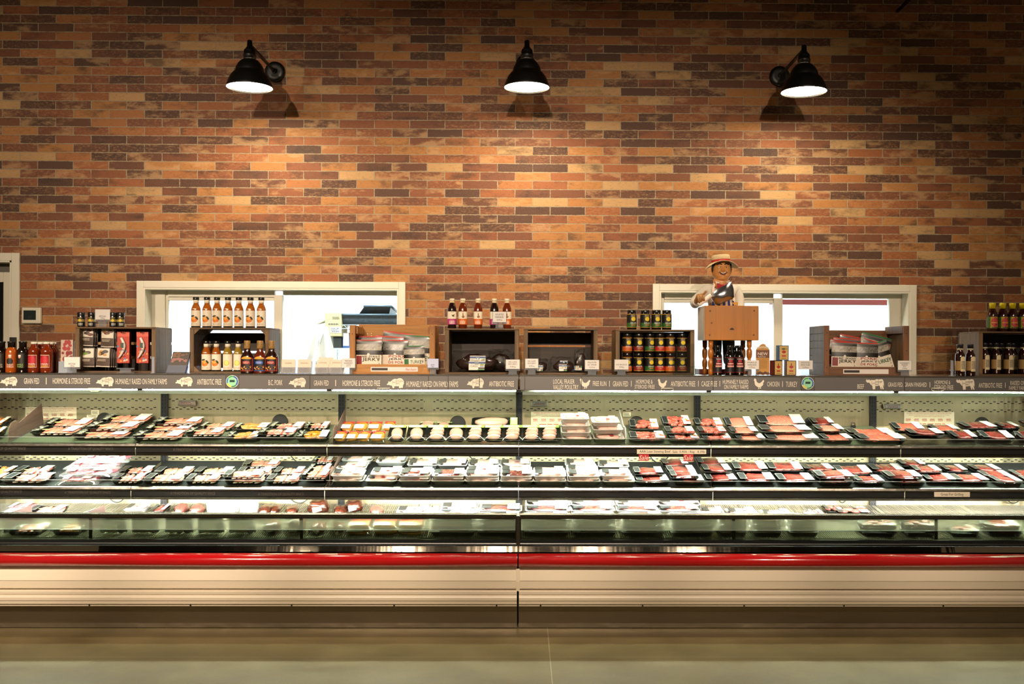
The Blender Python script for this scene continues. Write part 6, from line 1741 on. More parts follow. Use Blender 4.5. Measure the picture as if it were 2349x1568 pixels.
pk(2, 'white', 782, 862, 1046, 1066, 1, 1); pk(2, 'white', 770, 848, 1063, 1084, 0, 1); pk(2, 'white', 758, 842, 1084, 1110, 0, 1); pk(2, 'white', 761, 842, 1096, 1117, 1)
pk(2, 'white', 861, 937, 1047, 1070, 1, 1); pk(2, 'white', 849, 927, 1072, 1098, 0, 1); pk(2, 'white', 837, 916, 1096, 1117, 0)
pk(2, 'white', 933, 1009, 1055, 1077, 1, 1); pk(2, 'white', 919, 996, 1074, 1098, 0, 1); pk(2, 'liver', 915, 992, 1086, 1110, 0, 1); pk(2, 'liver', 914, 992, 1098, 1118, 1)
pk(2, 'white', 1002, 1075, 1056, 1077, 1, 1); pk(2, 'liver', 990, 1070, 1077, 1106, 1, 1); pk(2, 'liver', 989, 1070, 1096, 1118, 0)
pk(2, 'white', 1074, 1147, 1057, 1078, 1, 1); pk(2, 'white', 1068, 1147, 1077, 1094, 0, 1); pk(2, 'white', 1065, 1147, 1087, 1110, 1, 1); pk(2, 'white', 1067, 1147, 1100, 1119, 1)
pk(2, 'white', 1146, 1218, 1057, 1078, 0, 1); pk(2, 'white', 1147, 1221, 1076, 1094, 1, 1); pk(2, 'liver', 1147, 1223, 1087, 1110, 1, 1); pk(2, 'white', 1147, 1224, 1100, 1119, 1)
pk(2, 'white', 1221, 1297, 1078, 1096, 1); pk(2, 'white', 1221, 1299, 1089, 1112, 1, 1); pk(2, 'white', 1222, 1299, 1100, 1120, 1)
pk(2, 'white', 1293, 1366, 1057, 1077, 1, 1); pk(2, 'white', 1296, 1373, 1069, 1091, 1, 1); pk(2, 'white', 1299, 1378, 1089, 1112, 1, 1); pk(2, 'white', 1299, 1378, 1100, 1120, 1)
pk(2, 'white', 1368, 1444, 1058, 1080, 1, 1); pk(2, 'white', 1373, 1449, 1080, 1101, 1, 1); pk(2, 'white', 1378, 1457, 1099, 1122, 1)
pk(2, 'steak', 1448, 1524, 1072, 1097, 1, 1); pk(2, 'steak', 1452, 1538, 1093, 1119, 0)
pk(2, 'steak', 1512, 1582, 1058, 1076, 0, 1); pk(2, 'steak', 1523, 1598, 1075, 1093, 3, 1); pk(2, 'steak', 1530, 1604, 1090, 1106, 0, 1); pk(2, 'steak', 1537, 1618, 1102, 1121, 3)
pk(2, 'steak', 1591, 1667, 1050, 1074, 0, 1); pk(2, 'steak', 1604, 1681, 1066, 1091, 3, 1); pk(2, 'steak', 1610, 1694, 1089, 1113, 0)
pk(2, 'steak', 1671, 1764, 1059, 1088, 1, 1); pk(2, 'steak', 1684, 1781, 1085, 1113, 1, 0)
pk(2, 'steak', 1750, 1845, 1060, 1088, 2, 1); pk(2, 'steak', 1771, 1872, 1087, 1114, 1, 0)
pk(2, 'steak', 1830, 1918, 1067, 1088, 2); pk(2, 'steak', 1858, 1964, 1085, 1110, 0, 1); pk(2, 'steak', 1862, 1960, 1096, 1119, 1)
pk(2, 'steak', 1904, 2004, 1068, 1096, 2); pk(2, 'steak', 1948, 2032, 1094, 1122, 1)
pk(2, 'steak', 1982, 2078, 1065, 1090, 2); pk(2, 'steak', 2015, 2120, 1084, 1110, 0, 1); pk(2, 'steak', 2030, 2126, 1096, 1119, 1)
pk(2, 'steak', 2048, 2126, 1058, 1077, 3, 1); pk(2, 'steak', 2079, 2163, 1071, 1092, 2, 1); pk(2, 'steak', 2104, 2196, 1087, 1113, 0)
pk(2, 'steak', 2147, 2222, 1069, 1090, 3); pk(2, 'steak', 2168, 2273, 1088, 1114, 1); pk(2, 'steak', 2211, 2301, 1072, 1089, 3); pk(2, 'steak', 2234, 2326, 1088, 1105, 0); pk(2, 'steak', 2260, 2349, 1103, 1121, 3)
pk(2, 'steak', 2306, 2390, 1087, 1103, 0); pk(2, 'steak', 2329, 2412, 1102, 1120, 3)
# deck (partly seen above the front rail and through the glass)
pk(3, 'rib', 8, 100, 1150, 1176, 0, 1); pk(3, 'chop', 60, 162, 1156, 1184, 3, .6)
pk(3, 'bacon', 14, 122, 1190, 1236, 3); pk(3, 'marin', 118, 206, 1190, 1236, 2)
pk(3, 'whitedeck', 283, 350, 1157, 1180, 0, .3); pk(3, 'steak', 344, 396, 1160, 1182, 0, .4)
pk(3, 'roast', 396, 440, 1146, 1185, 2); pk(3, 'roast', 430, 480, 1152, 1187, 3)
for i, (a, b, t, u) in enumerate(((468, 520, 1142, 1185), (508, 560, 1144, 1182), (545, 600, 1146, 1184), (490, 545, 1158, 1198))): pk(3, 'bag', a, b, t, u, i)
for i, (a, b, t, u) in enumerate(((588, 632, 1158, 1188), (615, 652, 1153, 1184), (652, 692, 1156, 1188), (704, 762, 1148, 1186), (760, 800, 1162, 1190), (788, 838, 1144, 1182), (846, 884, 1160, 1190))): pk(3, 'roast', a, b, t, u, (0, 1, 4, 0, 1, 0, 3)[i])
for i, (a, b) in enumerate(((795, 850), (855, 915), (915, 975))): pk(3, 'cutlet', a, b, 1196, 1236, i % 2)
pk(3, 'whitedeck', 908, 990, 1160, 1186, 0, .6); pk(3, 'whitedeck', 960, 1012, 1162, 1188, 1, .5)
pk(3, 'whitedeck', 1010, 1100, 1150, 1178, 1, 1.6); pk(3, 'whitedeck', 1006, 1104, 1163, 1190, 0, 1); pk(3, 'liver', 1098, 1198, 1150, 1182, 0, 1.6)
for i, (a, b) in enumerate(((1203, 1308), (1306, 1412), (1408, 1512), (1502, 1608))):
    pk(3, 'liver', a, b, 1150, 1182, i % 2, 1.6); pk(3, 'whitedeck', a, b, 1143, 1168, (i + 1) % 2, 2.2)
for i, (a, b) in enumerate(((984, 1096), (1094, 1196), (1200, 1308), (1308, 1416), (1418, 1526), (1528, 1640))): pk(3, 'whitedeck', a, b, 1190, 1236, i % 2)
pk(3, 'whitedeck', 1604, 1664, 1163, 1188, 1, .3); pk(3, 'whitedeck', 1660, 1742, 1166, 1190, 0, .2); pk(3, 'whitedeck', 1738, 1820, 1171, 1194, 1)
for i, (a, b) in enumerate(((1640, 1716), (1716, 1796), (1796, 1880))): pk(3, 'whitedeck', a, b, 1200, 1236, i % 2)
pk(3, 'rib', 1840, 1900, 1166, 1192, 0); pk(3, 'burger', 1880, 1935, 1160, 1182, 0); pk(3, 'burger', 1905, 1998, 1162, 1188, 1)
for i, (a, b) in enumerate(((1960, 2060), (2056, 2150), (2160, 2250))): pk(3, 'burger', a, b, 1204, 1236, i % 2)

for i, (a, b) in enumerate(((984, 1096), (1094, 1196), (1200, 1308), (1308, 1416), (1418, 1526), (1528, 1640))):
    for k in (1.1, 2.2): pk(3, 'whitedeck' if k < 2 else 'liver', a, b, 1190, 1236, (i + int(k)) % 2, k)
for i, (a, b) in enumerate(((1640, 1716), (1716, 1796), (1796, 1880))):
    for k in (1.1, 2.2): pk(3, 'whitedeck', a, b, 1200, 1236, (i + int(k)) % 2, k)
for i, (a, b) in enumerate(((1960, 2060), (2056, 2150))): pk(3, 'burger', a, b, 1204, 1236, (i + 1) % 2, 1.2)
pk(3, 'steak', 2240, 2349, 1204, 1236, 1); pk(3, 'steak', 2236, 2345, 1204, 1236, 2, 1.2)
for i, (a, b) in enumerate(((222, 300), (296, 372), (372, 450), (448, 522), (520, 592))): pk(3, 'bag', a, b, 1190, 1236, i % 4)
for i, (a, b) in enumerate(((600, 650), (652, 706), (708, 752), (756, 796))): pk(3, 'roast', a, b, 1190, 1234, (0, 1, 3, 4)[i])
for i, (a, b) in enumerate(((800, 852), (856, 912), (914, 972))): pk(3, 'cutlet', a, b, 1192, 1226, (i + 1) % 2, 1.4)

def row_of(s, yb):
    t = {1: (993, 1006), 2: (1081, 1100), 3: (1178, 1210)}[s]
    return 'back' if yb < t[0] else 'middle' if yb < t[1] else 'front'
def lay(p): return int(round(p[7])) if p[0] == 3 and p[5] > 1210 else 0
count = {}
for p in sorted(PCK, key=lambda p: (p[2] + p[3])):
    key = (p[0], p[1], row_of(p[0], p[5]), lay(p)); count[key] = count.get(key, 0) + 1; p.append(count[key])
O19 = ORD + ['seventeenth', 'eighteenth', 'nineteenth', 'twentieth', 'twenty-first', 'twenty-second', 'twenty-third', 'twenty-fourth', 'twenty-fifth', 'twenty-sixth', 'twenty-seventh', 'twenty-eighth']
def CY_at(px, y, z):
    v = RM.transposed() @ (Vector((X(px, y, 1000), y, z)) - CAM)
    return CY - F * v.y / (-v.z)
for s, kind, x0, x1, yt, yb, var, lv, kw, num in PCK:
    var = var or 0
    TS = math.tan(SLOPE[s]); n = Vector((0, -math.sin(SLOPE[s]), math.cos(SLOPE[s])))
    th = {'white': .034, 'liver': .034, 'whitebig': .036, 'whitedeck': .034, 'rib': .03, 'roast': 0, 'bag': 0}.get(kind, .028)
    p0 = FRONT[s] + Vector((0, 0, .0015 + lv * th))
    xm = (x0 + x1) / 2
    a = on_plane(xm, yb, p0, n)
    ymin = FRONT[s].y + (-.004 if s != 3 else .0)
    a.y = max(a.y, ymin); a.y = min(a.y, YP - .16)
    nd = .17 if kind not in ('chicken', 'cutlet', 'rib', 'roast', 'bag') else {'chicken': .2, 'cutlet': .15, 'rib': .18, 'roast': .18, 'bag': .12}[kind]
    nw = {'chicken': .135, 'cutlet': .105, 'rib': .30, 'roast': .155, 'bag': .17}.get(kind, W0)
    top = on_plane(xm, yt, p0 + Vector((0, 0, .03)), n)
    stiff = kind in ('rib', 'roast', 'bag')
    d = kw.get('d') or (nd if stiff else {'chicken': .19, 'cutlet': .14, 'whitebig': .17}.get(kind, .155 if x1 - x0 < 105 else .17))
    if a.y + d > YP - .02: a.y = YP - .02 - d
    zf = p0.z + (a.y - FRONT[s].y) * TS
    tilt = SLOPE[s]
    if not stiff and s != 3 and not kw.get('rz'):
        best = None
        for i in range(60):      # how far the back of the pack is raised, from where the photo shows its far edge
            t_ = SLOPE[s] - .03 + i * .012
            yb2, zb2 = a.y + d * math.cos(t_) - .028 * math.sin(t_), zf + d * math.sin(t_) + .028 * math.cos(t_)
            e = abs(CY_at(xm, yb2, zb2) - yt)
            if best is None or e < best[0]: best = (e, t_)
        tilt = min(best[1], SLOPE[s] + (.6 if kind in ('chicken', 'cutlet') else .30))
    shear = abs(xm - 1200) * d / 6.6
    sc = a.y / F
    w = max((x1 - x0 - shear), (x1 - x0) * .6) * sc * (1.15 if kind in ('cutlet', 'chicken') else 1.0)
    xc = X(xm, a.y + d / 2, (yt + yb) / 2)
    fn = {'chicken': lambda: chicken_pack(var), 'cutlet': lambda: cutlet_pack(var), 'rib': lambda: rib_pack(var), 'roast': lambda: roast_bag(var), 'bag': lambda: white_bag(var)}.get(kind, lambda: tray_proto(kind, var))
    o = proto('pack_%s_%d' % (kind, var), fn)
    z = p0.z + (a.y - FRONT[s].y) * TS
    rz = R0.uniform(-.03, .03)
    if kw.get('rz'):
        o.location = (xc - w * .5, a.y + .07, z + .02); o.scale = (.8, w / .2, 1); o.rotation_euler = (SLOPE[s], 0, 0)
        o.rotation_euler = (Matrix.Rotation(SLOPE[s] + .35, 3, 'X') @ Matrix.Rotation(-PI / 2, 3, 'Z')).to_euler()
    else:
        o.location = (xc, a.y, z); o.rotation_euler = (tilt, 0, rz); o.scale = (w / nw, d / nd, 1 if kind not in ('roast', 'bag') else w / nw)
    look, cat = KIND[kind]
    rw = row_of(s, yb)
    ly = lay((s, kind, x0, x1, yt, yb, var, lv)); n_ = count[(s, kind, rw, ly)]
    pos = (O19[num - 1] + ' from left') if n_ > 1 else 'only one'
    if ly: lb = '%s, deck front row, %s, %s' % (look, ('', 'second layer up', 'third layer up', 'topmost layer')[ly], pos)
    else: lb = '%s, %s row of %s, %s' % (look, rw, SNAME[s], pos)
    tag(o, lb, cat, '%s on the %s' % ({'chop': 'pork slices', 'bacon': 'pork strips', 'marin': 'orange pork', 'gold': 'golden pork', 'cube': 'diced beef', 'ground': 'ground beef', 'salmon': 'red beef slices', 'steak': 'beef steaks', 'white': 'poultry trays', 'whitebig': 'large poultry trays', 'liver': 'liver trays', 'burger': 'burger trays',
        'whitedeck': 'pale meat trays', 'chicken': 'chicken packs', 'cutlet': 'yellow and red packs', 'rib': 'rib packs', 'roast': 'roast bags', 'bag': 'white bags'}[kind], SNAME[s]))

# ---------------------------------------------------------------- dividers on the shelves
W_DIV = wood('#5f4a40', '#8a7264', 'Y', .7)
def divider(s, px, label, m, hgt=.10, length=.46, name='shelf_divider', y0=None, xoff=0.0):
    y = y0 or FRONT[s].y; x = X(px, y, 1000)
    r = thing(name, label, 'divider', (x, y, shelf_z(s, y) + .001)); r.rotation_euler = (SLOPE[s], 0, 0)
    L, h = length, hgt
    prof = [(0, 0), (L, 0), (L, h * 1.25), (L * .30, h * .80), (L * .27, h * .95), (L * .2, h * 1.03), (L * .1, h), (L * .03, h * .8), (0, h * .5)]
    MB().extrude(prof, -.002, .002).build('plate', m, r)
    MB().box(-.012, .012, .01, L, 0, .002).build('foot', M_CLEAR, r)
    return r
divider(1, 21, 'brown wood-grain divider plate on the upper shelf, far left', W_DIV, .115)
divider(1, 764, 'brown wood-grain divider plate between pork trays and yellow packs on the upper shelf', W_DIV, .09)
divider(2, 757, 'brown wood-grain divider between pork and white poultry trays on the middle shelf', W_DIV, .095)
divider(1, 1435.5, 'white plastic divider between foam poultry trays and diced beef on the upper shelf', mat('#e6e2d6', .4), .09)
W_DKD = mat('#3c2a26', .5)
for px, lb in ((10, 'dark brown low divider on the deck at the far left'), (183, 'dark brown low divider on the wire deck, left of the empty rack')):
    y = 6.20; x = X(px, y, 1170)
    r = thing('deck_divider', lb, 'divider', (x, y, shelf_z(3, y) + .001)); r.rotation_euler = (SLOPE[3], 0, -.35)
    MB().box(-.003, .003, 0, .22, 0, .115).build('plate', W_DKD, r); MB().box(-.012, .012, 0, .22, 0, .002).build('foot', W_DKD, r)
# a small black clip at the back of the beef shelf
c = P(1957, 984, 6.80)
r = thing('black_clip', 'small black clip standing behind the red beef slices', 'clip', (c.x, 6.80, shelf_z(1, 6.80)))
MB().box(-.016, .016, -.006, .006, 0, .02).build('clip_body', M_BLACK, r); MB().tube([(-.012, 0, .02), (-.012, 0, .035), (.012, 0, .035), (.012, 0, .02)], .003, 6).build('clip_loop', M_BLACK, r)
# ================================================================== butcher figurine and its chopping block
def skin(name, pts, edges, m, par, sub=2, root=0):
    me = bpy.data.meshes.new(name); me.from_pydata([p[0] for p in pts], edges, []); me.materials.append(m)
    o = bpy.data.objects.new(name, me); col.objects.link(o); o.parent = par
    sk = o.modifiers.new('skin', 'SKIN'); sk.use_smooth_shade = True
    if not me.skin_vertices: me.attributes.new('skin', 'FLOAT', 'POINT')
    for i, p in enumerate(pts):
        v = me.skin_vertices[0].data[i]; v.radius = p[1] if isinstance(p[1], tuple) else (p[1], p[1]); v.use_root = i == root
    ss = o.modifiers.new('smooth', 'SUBSURF'); ss.levels = sub; ss.render_levels = sub
    return o

YF = 6.80
c0 = P(1656, 862, YF); ROOT = Vector((c0.x, YF, ZC))
FG = thing('butcher_figurine', 'butcher figurine in straw boater and red bow tie holding a cleaver', 'figurine', ROOT)
q = lambda px, py, Y: P(px, py, Y) - ROOT
M_SKIN = mat('#cb8c4e', .42, 0, .25); M_SKIND = mat('#9c6f3e', .45, 0, .2)
M_SHIRT = mat('#c9c3b8', .75); M_STRAW = mat('#cbb48a', .7, nz=.12, nscale=120); M_HAIR = mat('#14100e', .5)
M_REDC = mat('#a81c22', .5); M_APRON = mat('#e6d9c6', .7); M_BLUE = mat('#20307f', .65); M_TROU = mat('#23262f', .75)

ft = .036
MB().box(-.165, .165, -.06, .13, 0, ft).build('plinth', mat('#5c1814', .35), FG, bev=.004)
skin('trousers', [(Vector((0, 0, .36)), (.085, .07)), (Vector((-.042, 0, .30)), (.05, .05)), (Vector((-.045, -.005, .17)), (.042, .045)), (Vector((-.047, .0, ft + .02)), (.036, .04)),
                  (Vector((.042, 0, .30)), (.05, .05)), (Vector((.045, -.005, .17)), (.042, .045)), (Vector((.047, .0, ft + .02)), (.036, .04))], [(0, 1), (1, 2), (2, 3), (0, 4), (4, 5), (5, 6)], M_TROU, FG)
for s in (-1, 1):
    MB().blob((s * .05, -.025, ft + .018), (.034, .06, .022), 2, .03, 14, 8, p=.85).build('shoe', mat('#17120f', .3), FG)
skin('shirt', [(q(1656, 742, 6.80), (.088, .072)), (q(1656, 712, 6.79), (.100, .088)), (q(1655, 690, 6.79), (.100, .080)), (q(1655, 668, 6.79), (.088, .062)), (q(1655, 655, 6.785), (.045, .042)),
               (q(1622, 667, 6.79), (.046, .05)), (q(1602, 684, 6.76), (.043, .043)), (q(1591, 697, 6.71), (.040, .040)), (q(1599, 696, 6.655), (.031, .031)),
               (q(1688, 668, 6.79), (.044, .05)), (q(1696, 684, 6.77), (.042, .042)), (q(1697, 704, 6.74), (.036, .036)), (q(1690, 722, 6.69), (.030, .030))],
     [(0, 1), (1, 2), (2, 3), (3, 4), (3, 5), (5, 6), (6, 7), (7, 8), (3, 9), (9, 10), (10, 11), (11, 12)], M_SHIRT, FG)
# collar
a = q(1655, 647, 6.76)
mb = MB(); mb.lathe([(.060, -.016), (.055, 0), (.058, .012), (.055, .012), (.050, 0)], 24, M=Matrix.Translation(a), caps=False, sy=.9)
for s in (-1, 1):
    k = mb.add([a + Vector((s * .004, -.056, .006)), a + Vector((s * .050, -.032, .012)), a + Vector((s * .044, -.060, -.018))]); mb.face((k, k + 1, k + 2))
mb.build('collar', M_SHIRT, FG)
# apron bib with stripes
def bib(u, v, e=0):
    px = 1624 + (1690 - 1624) * u; py = 735 + (672 - 735) * v
    w = 1 - .25 * v; px = 1657 + (px - 1657) * w
    p = q(px, py, 6.79); return Vector((p.x, -.01 - .098 * math.cos((u - .5) * 1.9) + .02 * v - e, p.z))
MB().grid(lambda u, v: bib(u, v), 14, 8).build('apron', M_APRON, FG)
for u0 in (.02, .22, .42, .62, .82):
    MB().grid(lambda u, v: bib(u0 + .10 * u, v, .0015), 4, 8).build('apron_stripe', M_BLUE, FG)
for s, (p1, p2, p3) in ((-1, ((1636, 678, 6.69), (1636, 660, 6.715), (1640, 650, 6.735))), (1, ((1684, 690, 6.69), (1681, 668, 6.71), (1672, 652, 6.735)))):
    mb = MB(); A, B_, C_ = q(*p1), q(*p2), q(*p3)
    def st(u, v):
        c = A.lerp(B_, v * 2) if v < .5 else B_.lerp(C_, v * 2 - 1); return c + Vector(((u - .5) * .014, 0, 0))
    mb.grid(st, 2, 8); mb.build('apron_strap', M_APRON, FG)
# bow tie
t = q(1657, 655.5, 6.69)
mb = MB()
for s in (-1, 1):
    k = mb.add([t + Vector((0, -.004, .006)), t + Vector((0, -.004, -.006)), t + Vector((s * .036, -.010, -.019)), t + Vector((s * .038, -.012, 0)), t + Vector((s * .036, -.010, .019)),
                t + Vector((0, .008, .006)), t + Vector((0, .008, -.006)), t + Vector((s * .036, .004, -.019)), t + Vector((s * .036, .004, .019))])
    for f in ((0, 1, 3), (1, 2, 3), (0, 3, 4), (5, 6, 7, 8), (0, 4, 8, 5), (1, 6, 7, 2), (2, 7, 8, 4, 3)): mb.face([k + i for i in f])
mb.blob(t + Vector((0, -.006, 0)), (.008, .008, .009), 1, .02)
mb.build('bow_tie', M_REDC, FG)
# brass pin
p = q(1685, 697, 6.68)
mb = MB(); poly_flat(mb, COW, p.x - .022, p.x + .022, p.z - .014, p.z + .014, p.y - .012); mb.build('brass_pin', mat('#a8752a', .3, .7), FG)

# head -----------------------------------------------------------------
HC = q(1655, 619, 6.74); K = .00295
A_, B2, C2 = .0615, .062, .087
BUMPS = [(-.004, -.003, .019, .0075, .009), (-.002, .012, .009, .006, .012), (-.033, -.014, .009, .015, .013), (.033, -.014, .009, .015, .013), (0, -.052, .012, .020, .013), (0, -.068, .016, .040, .010), (-.040, -.045, .008, .02, .02), (.040, -.045, .008, .02, .02),
         (-.0215, .0155, -.007, .010, .007), (.0205, .0155, -.007, .010, .007), (-.022, .030, .006, .016, .006), (.021, .030, .006, .016, .006), (-.043, -.036, .006, .014, .018), (.043, -.036, .006, .014, .018),
         (-.012, -.006, .006, .006, .005), (.005, -.006, .006, .006, .005), (0, -.031, -.004, .022, .005), (0, -.039, .004, .016, .005)]
def face_y(x, z, e=0):
    zz = z / C2; wz = 1 - .16 * max(0, z / C2) ** 2 + .10 * math.exp(-((z + .035) / .035) ** 2)
    s = 1 - (x / (A_ * wz)) ** 2 - zz ** 2
    y = -B2 * math.sqrt(max(0, s))
    for bx_, bz, a, sx, sz in BUMPS: y -= a * math.exp(-((x - bx_) / sx) ** 2 - ((z - bz) / sz) ** 2) * min(1, max(0, s) * 4)
    return y - e
mb = MB(); nu, nv = 64, 48
def hd(u, v):
    th, ph = 2 * PI * u, -PI / 2 + PI * v
    z = C2 * math.sin(ph); wz = 1 - .16 * max(0, z / C2) ** 2 + .10 * math.exp(-((z + .035) / .035) ** 2)
    x = A_ * wz * math.cos(ph) * math.cos(th); y = B2 * math.cos(ph) * math.sin(th)
    if y < 0: y = min(y, face_y(x, z))
    return HC + Vector((x, y, z))
mb.grid(hd, nu, nv); mb.lathe([(.050, -.12), (.050, -.095), (.053, -.07), (.045, -.05)], 24, M=Matrix.Translation(HC + Vector((0, .012, 0))))
for s in (-1, 1): mb.blob(HC + Vector((s * .062, .008, .004)), (.008, .013, .020), 3, .05)
mb.build('head', M_SKIN, FG)
def facepatch(name, xf, zf, m, e, nu=14, nv=3):
    mb = MB(); mb.grid(lambda u, v: HC + Vector((xf(u), face_y(xf(u), zf(u, v), e), zf(u, v))), nu, nv); return mb.build(name, m, FG)
w = .0285
facepatch('mouth', lambda u: (2 * u - 1) * w, lambda u, v: -.0325 + .009 * (2 * u - 1) ** 2 + (v - .5) * .0145 * (1 - (2 * u - 1) ** 2) + .004, mat('#4a1512', .4), .0028)
facepatch('teeth', lambda u: (2 * u - 1) * w * .66, lambda u, v: -.0295 + .006 * (2 * u - 1) ** 2 + (v - .5) * .0055 * (1 - .6 * (2 * u - 1) ** 2) + .004, mat('#efe6d8', .35), .0045)
facepatch('lower_lip', lambda u: (2 * u - 1) * w * .7, lambda u, v: -.0395 + .007 * (2 * u - 1) ** 2 + (v - .5) * .005 + .002, mat('#8f4a2e', .4), .0042)
for s, xe in ((-1, -.0215), (1, .0205)):
    y = face_y(xe, .0155)
    ey = MB().blob(HC + Vector((xe, y - .0025, .0140)), (.0105, .0050, .0068), 1, .0).build('eye', mat('#e6dccb', .25), FG)
    MB().blob(HC + Vector((xe + .001, y - .0066, .0135)), (.0042, .0018, .0046), 1, 0).build('iris', mat('#2a1a10', .2), ey)
    mb = MB().tube([HC + Vector((xe + s * d, face_y(xe + s * d, z) - .004, z)) for d, z in ((-.013, .0180), (-.004, .0225), (.006, .0220), (.013, .0165))], [.0016, .0022, .0022, .0016], 6); mb.build('eyelid', M_SKIN, FG)
    mb = MB().tube([HC + Vector((xe + s * d, face_y(xe + s * d, z) - .003, z)) for d, z in ((-.012, .031), (-.003, .038), (.008, .038), (.018, .030))], [.0035, .006, .006, .003], 8); mb.build('eyebrow', M_HAIR, FG)
    mb = MB().tube([HC + Vector((s * x, face_y(s * x, z) - .0005, z)) for x, z in ((.012, -.004), (.022, -.012), (.031, -.020), (.034, -.028))], [.001, .0018, .0018, .001], 6); mb.build('smile_crease', M_SKIND, FG)
mb = MB()
def hair(u, v):
    th = 2 * PI * u; ph = -.75 + (PI / 2 + .75) * v
    y = .067 * math.cos(ph) * math.sin(th); return HC + Vector((.0655 * math.cos(ph) * math.cos(th), max(y, -.030 - .03 * max(0, v - .75) * 4) + .006, .081 * math.sin(ph) + .004))
mb.grid(hair, 32, 16); mb.build('hair', M_HAIR, FG)
for s in (-1, 1): MB().blob(HC + Vector((s * .0615, -.012, .012)), (.007, .014, .034), 5, .1).build('sideburn', M_HAIR, FG)
# boater
HT = Matrix.Translation(HC + Vector((-.003, .0, .050))) @ Matrix.Rotation(-.05, 4, 'Y') @ Matrix.Rotation(-.08, 4, 'X')
def brim(u, v, dz):
    a = 2 * PI * u; r = .052 + (.112 - .052) * v; x, y = r * math.cos(a), r * math.sin(a) * .95
    return HT @ Vector((x, y, dz - .040 * (x / .112) ** 2 * v - .004 * v))
mb = MB(); mb.grid(lambda u, v: brim(u, v, .003), 48, 6).grid(lambda u, v: brim(u, v, 0), 48, 6).grid(lambda u, v: brim(u, 1, .003 * v), 48, 1); mb.build('hat_brim', M_STRAW, FG)
MB().lathe([(.064, -.002), (.0605, .045), (.058, .048), (.02, .050)], 36, M=HT).build('hat_crown', M_STRAW, FG)
MB().lathe([(.0652, .001), (.0638, .016)], 36, M=HT, caps=False).build('hat_band', M_REDC, FG)

# hand, cleaver ---------------------------------------------------------
fist = [(q(1596, 694, 6.66), .020), (q(1600, 687, 6.625), .019), (q(1605, 683, 6.605), .020)]
ed = [(0, 1), (1, 2)]
for i in range(4):
    b = len(fist); o_ = i * 3.9
    fist += [(q(1601 + o_, 676.5 - i * 1.2, 6.588), .0088), (q(1601.5 + o_, 682 - i * 1.6, 6.553), .0090), (q(1603 + o_, 690 - i * 2.2, 6.551), .0084), (q(1605.5 + o_, 695 - i * 2.4, 6.566), .0072)]
    if i == 3: fist[b:] = [(q(1612, 677, 6.59), .0088), (q(1613.5, 680, 6.556), .0090), (q(1614.5, 686, 6.552), .0082), (q(1615.5, 690, 6.566), .0070)]
    ed += [(2, b), (b, b + 1), (b + 1, b + 2), (b + 2, b + 3)]
b = len(fist); fist += [(q(1611, 677, 6.60), .0100), (q(1616, 672.5, 6.585), .0088), (q(1620.5, 666, 6.58), .0078)]; ed += [(2, b), (b, b + 1), (b + 1, b + 2)]
skin('hand', fist, ed, M_SKIND, FG)
MB().lathe([(.031, 0), (.033, .010), (.028, .012)], 18, M=Matrix.Translation(q(1597, 694.5, 6.662)) @ (q(1605, 684, 6.61) - q(1596, 694, 6.66)).to_track_quat('Z', 'Y').to_matrix().to_4x4()).build('cuff', M_SHIRT, FG)
h0, h1 = q(1602, 699.5, 6.572), q(1631, 676.5, 6.572)
MB().tube([h0, h0.lerp(h1, .1), h0.lerp(h1, .9), h1], [.0125, .0150, .0145, .0125], 18).build('cleaver_handle', mat('#e6ddd3', .35), FG)
bl = [(1632, 683), (1640, 697), (1647, 700), (1664, 692), (1681, 685), (1684, 681), (1683, 662), (1678, 645.5), (1664, 653), (1647, 662), (1630, 676)]
pts = [q(x, y, 6.575) for x, y in bl]
mb = MB(); ctr = sum(pts, Vector()) / len(pts); n = len(pts)
k = mb.add([p for p in pts] + [ctr + Vector((0, -.006, 0))] + [p + Vector((0, .004, 0)) for p in pts])
for i in range(n):
    j = (i + 1) % n; mb.face((k + i, k + j, k + n), 0, True); mb.face((k + j, k + i, k + n + 1 + i, k + n + 1 + j))
mb.face([k + n + 1 + i for i in range(n)]); mb.build('cleaver_blade', mat('#a6a6ae', .26, 1), FG)

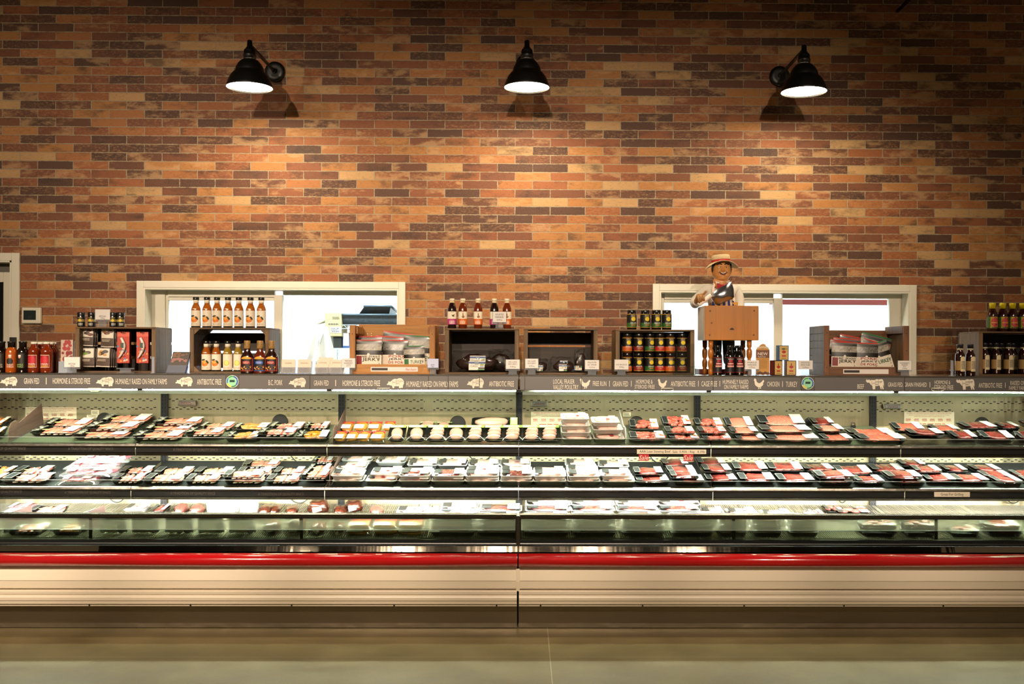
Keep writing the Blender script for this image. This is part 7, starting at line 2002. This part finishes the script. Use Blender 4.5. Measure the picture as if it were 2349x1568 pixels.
# chopping block ----------------------------------------------------------
YBK = 6.475
a, b = P(1616.5, 780, YBK), P(1741, 701, YBK); w, h = b.x - a.x, b.z - a.z; dep = .26
r = thing('chopping_block', 'small orange wooden chopping block table on four turned legs', 'chopping block', ((a.x + b.x) / 2, YBK, ZC))
t = NT('block_wood'); cc = t.coord('Object'); s = t.n('SeparateXYZ'); t.l(cc, s.inputs[0])
pl = t.math('FLOOR', t.math('MULTIPLY', s.outputs[0], 31)); wn = t.n('TexWhiteNoise', noise_dimensions='1D'); t.l(pl, wn.inputs['W'])
gr = t.noise(t.coord('Object', (60, 60, 3)), 1.5, 5)
c = t.mix(t.math('MULTIPLY', wn.outputs['Value'], .55), lin('#ab6414'), lin('#8c4f0a')); c = t.mix(t.math('MULTIPLY', gr, .45), c, lin('#c88a30')); t.bsdf(c, .35, coat=.25)
W_BLK = t.m
z0 = a.z - ZC
MB().box(-w / 2, w / 2, 0, dep, z0, z0 + h).build('block', W_BLK, r, bev=.004)
MB().box(-w / 2 - .002, -w / 2 - .0002, .006, dep - .006, z0 + .004, z0 + h - .004).build('side_light_tint', wood('#b5b2a8', '#d6d3ca', 'Z'), r)  # pale panel paints the window light onto the block's left side
for px, py in ((1629, 712.5), (1730, 712.5), (1628, 768), (1729, 768), (1632.5, 740.5)):
    p = P(px, py, YBK) - r.location
    MB().lathe([(.006, 0), (.006, .0015), (.004, .002)], 12, M=Matrix.Translation(p) @ Matrix.Rotation(PI / 2, 4, 'X')).build('wood_plug', mat('#6b3a14', .5), r)
p = P(1679, 756.5, YBK) - r.location
mb = MB(); mb.grid(lambda u, v: (p.x + .0145 * v * math.cos(PI * u), -.0008, p.z + .0145 * v * math.sin(PI * u)), 14, 1); mb.build('burned_mark', mat('#3a1d0a', .6), r)
mb = MB()
for i in range(17):
    an = PI * (i + .5) / 17; cxx, czz = p.x + .030 * math.cos(an), p.z + .026 * math.sin(an)
    mb.box(cxx - .0012, cxx + .0012, -.0006, 0, czz - .0014, czz + .0014)
mb.build('arc_print', mat('#8a4d16', .6), r)
prof = [(.012, 0), (.016, .006), (.0165, .03), (.012, .045), (.017, .055), (.019, .085), (.013, .10), (.010, .106), (.016, .116), (.0185, .135), (.0185, .16), (.013, .172), (.010, .176), (.016, .186), (.0165, z0)]
for x, y in ((1630, .035), (1718.5, .035), (1616.5, .225), (1704, .225)):
    xx = X(x, YBK + y) - r.location.x
    MB().lathe(prof, 20, M=Matrix.Translation(Vector((xx, y, 0)))).build('leg', mat('#a3601c', .35, 0, .2, nz=.15, nscale=40), r)
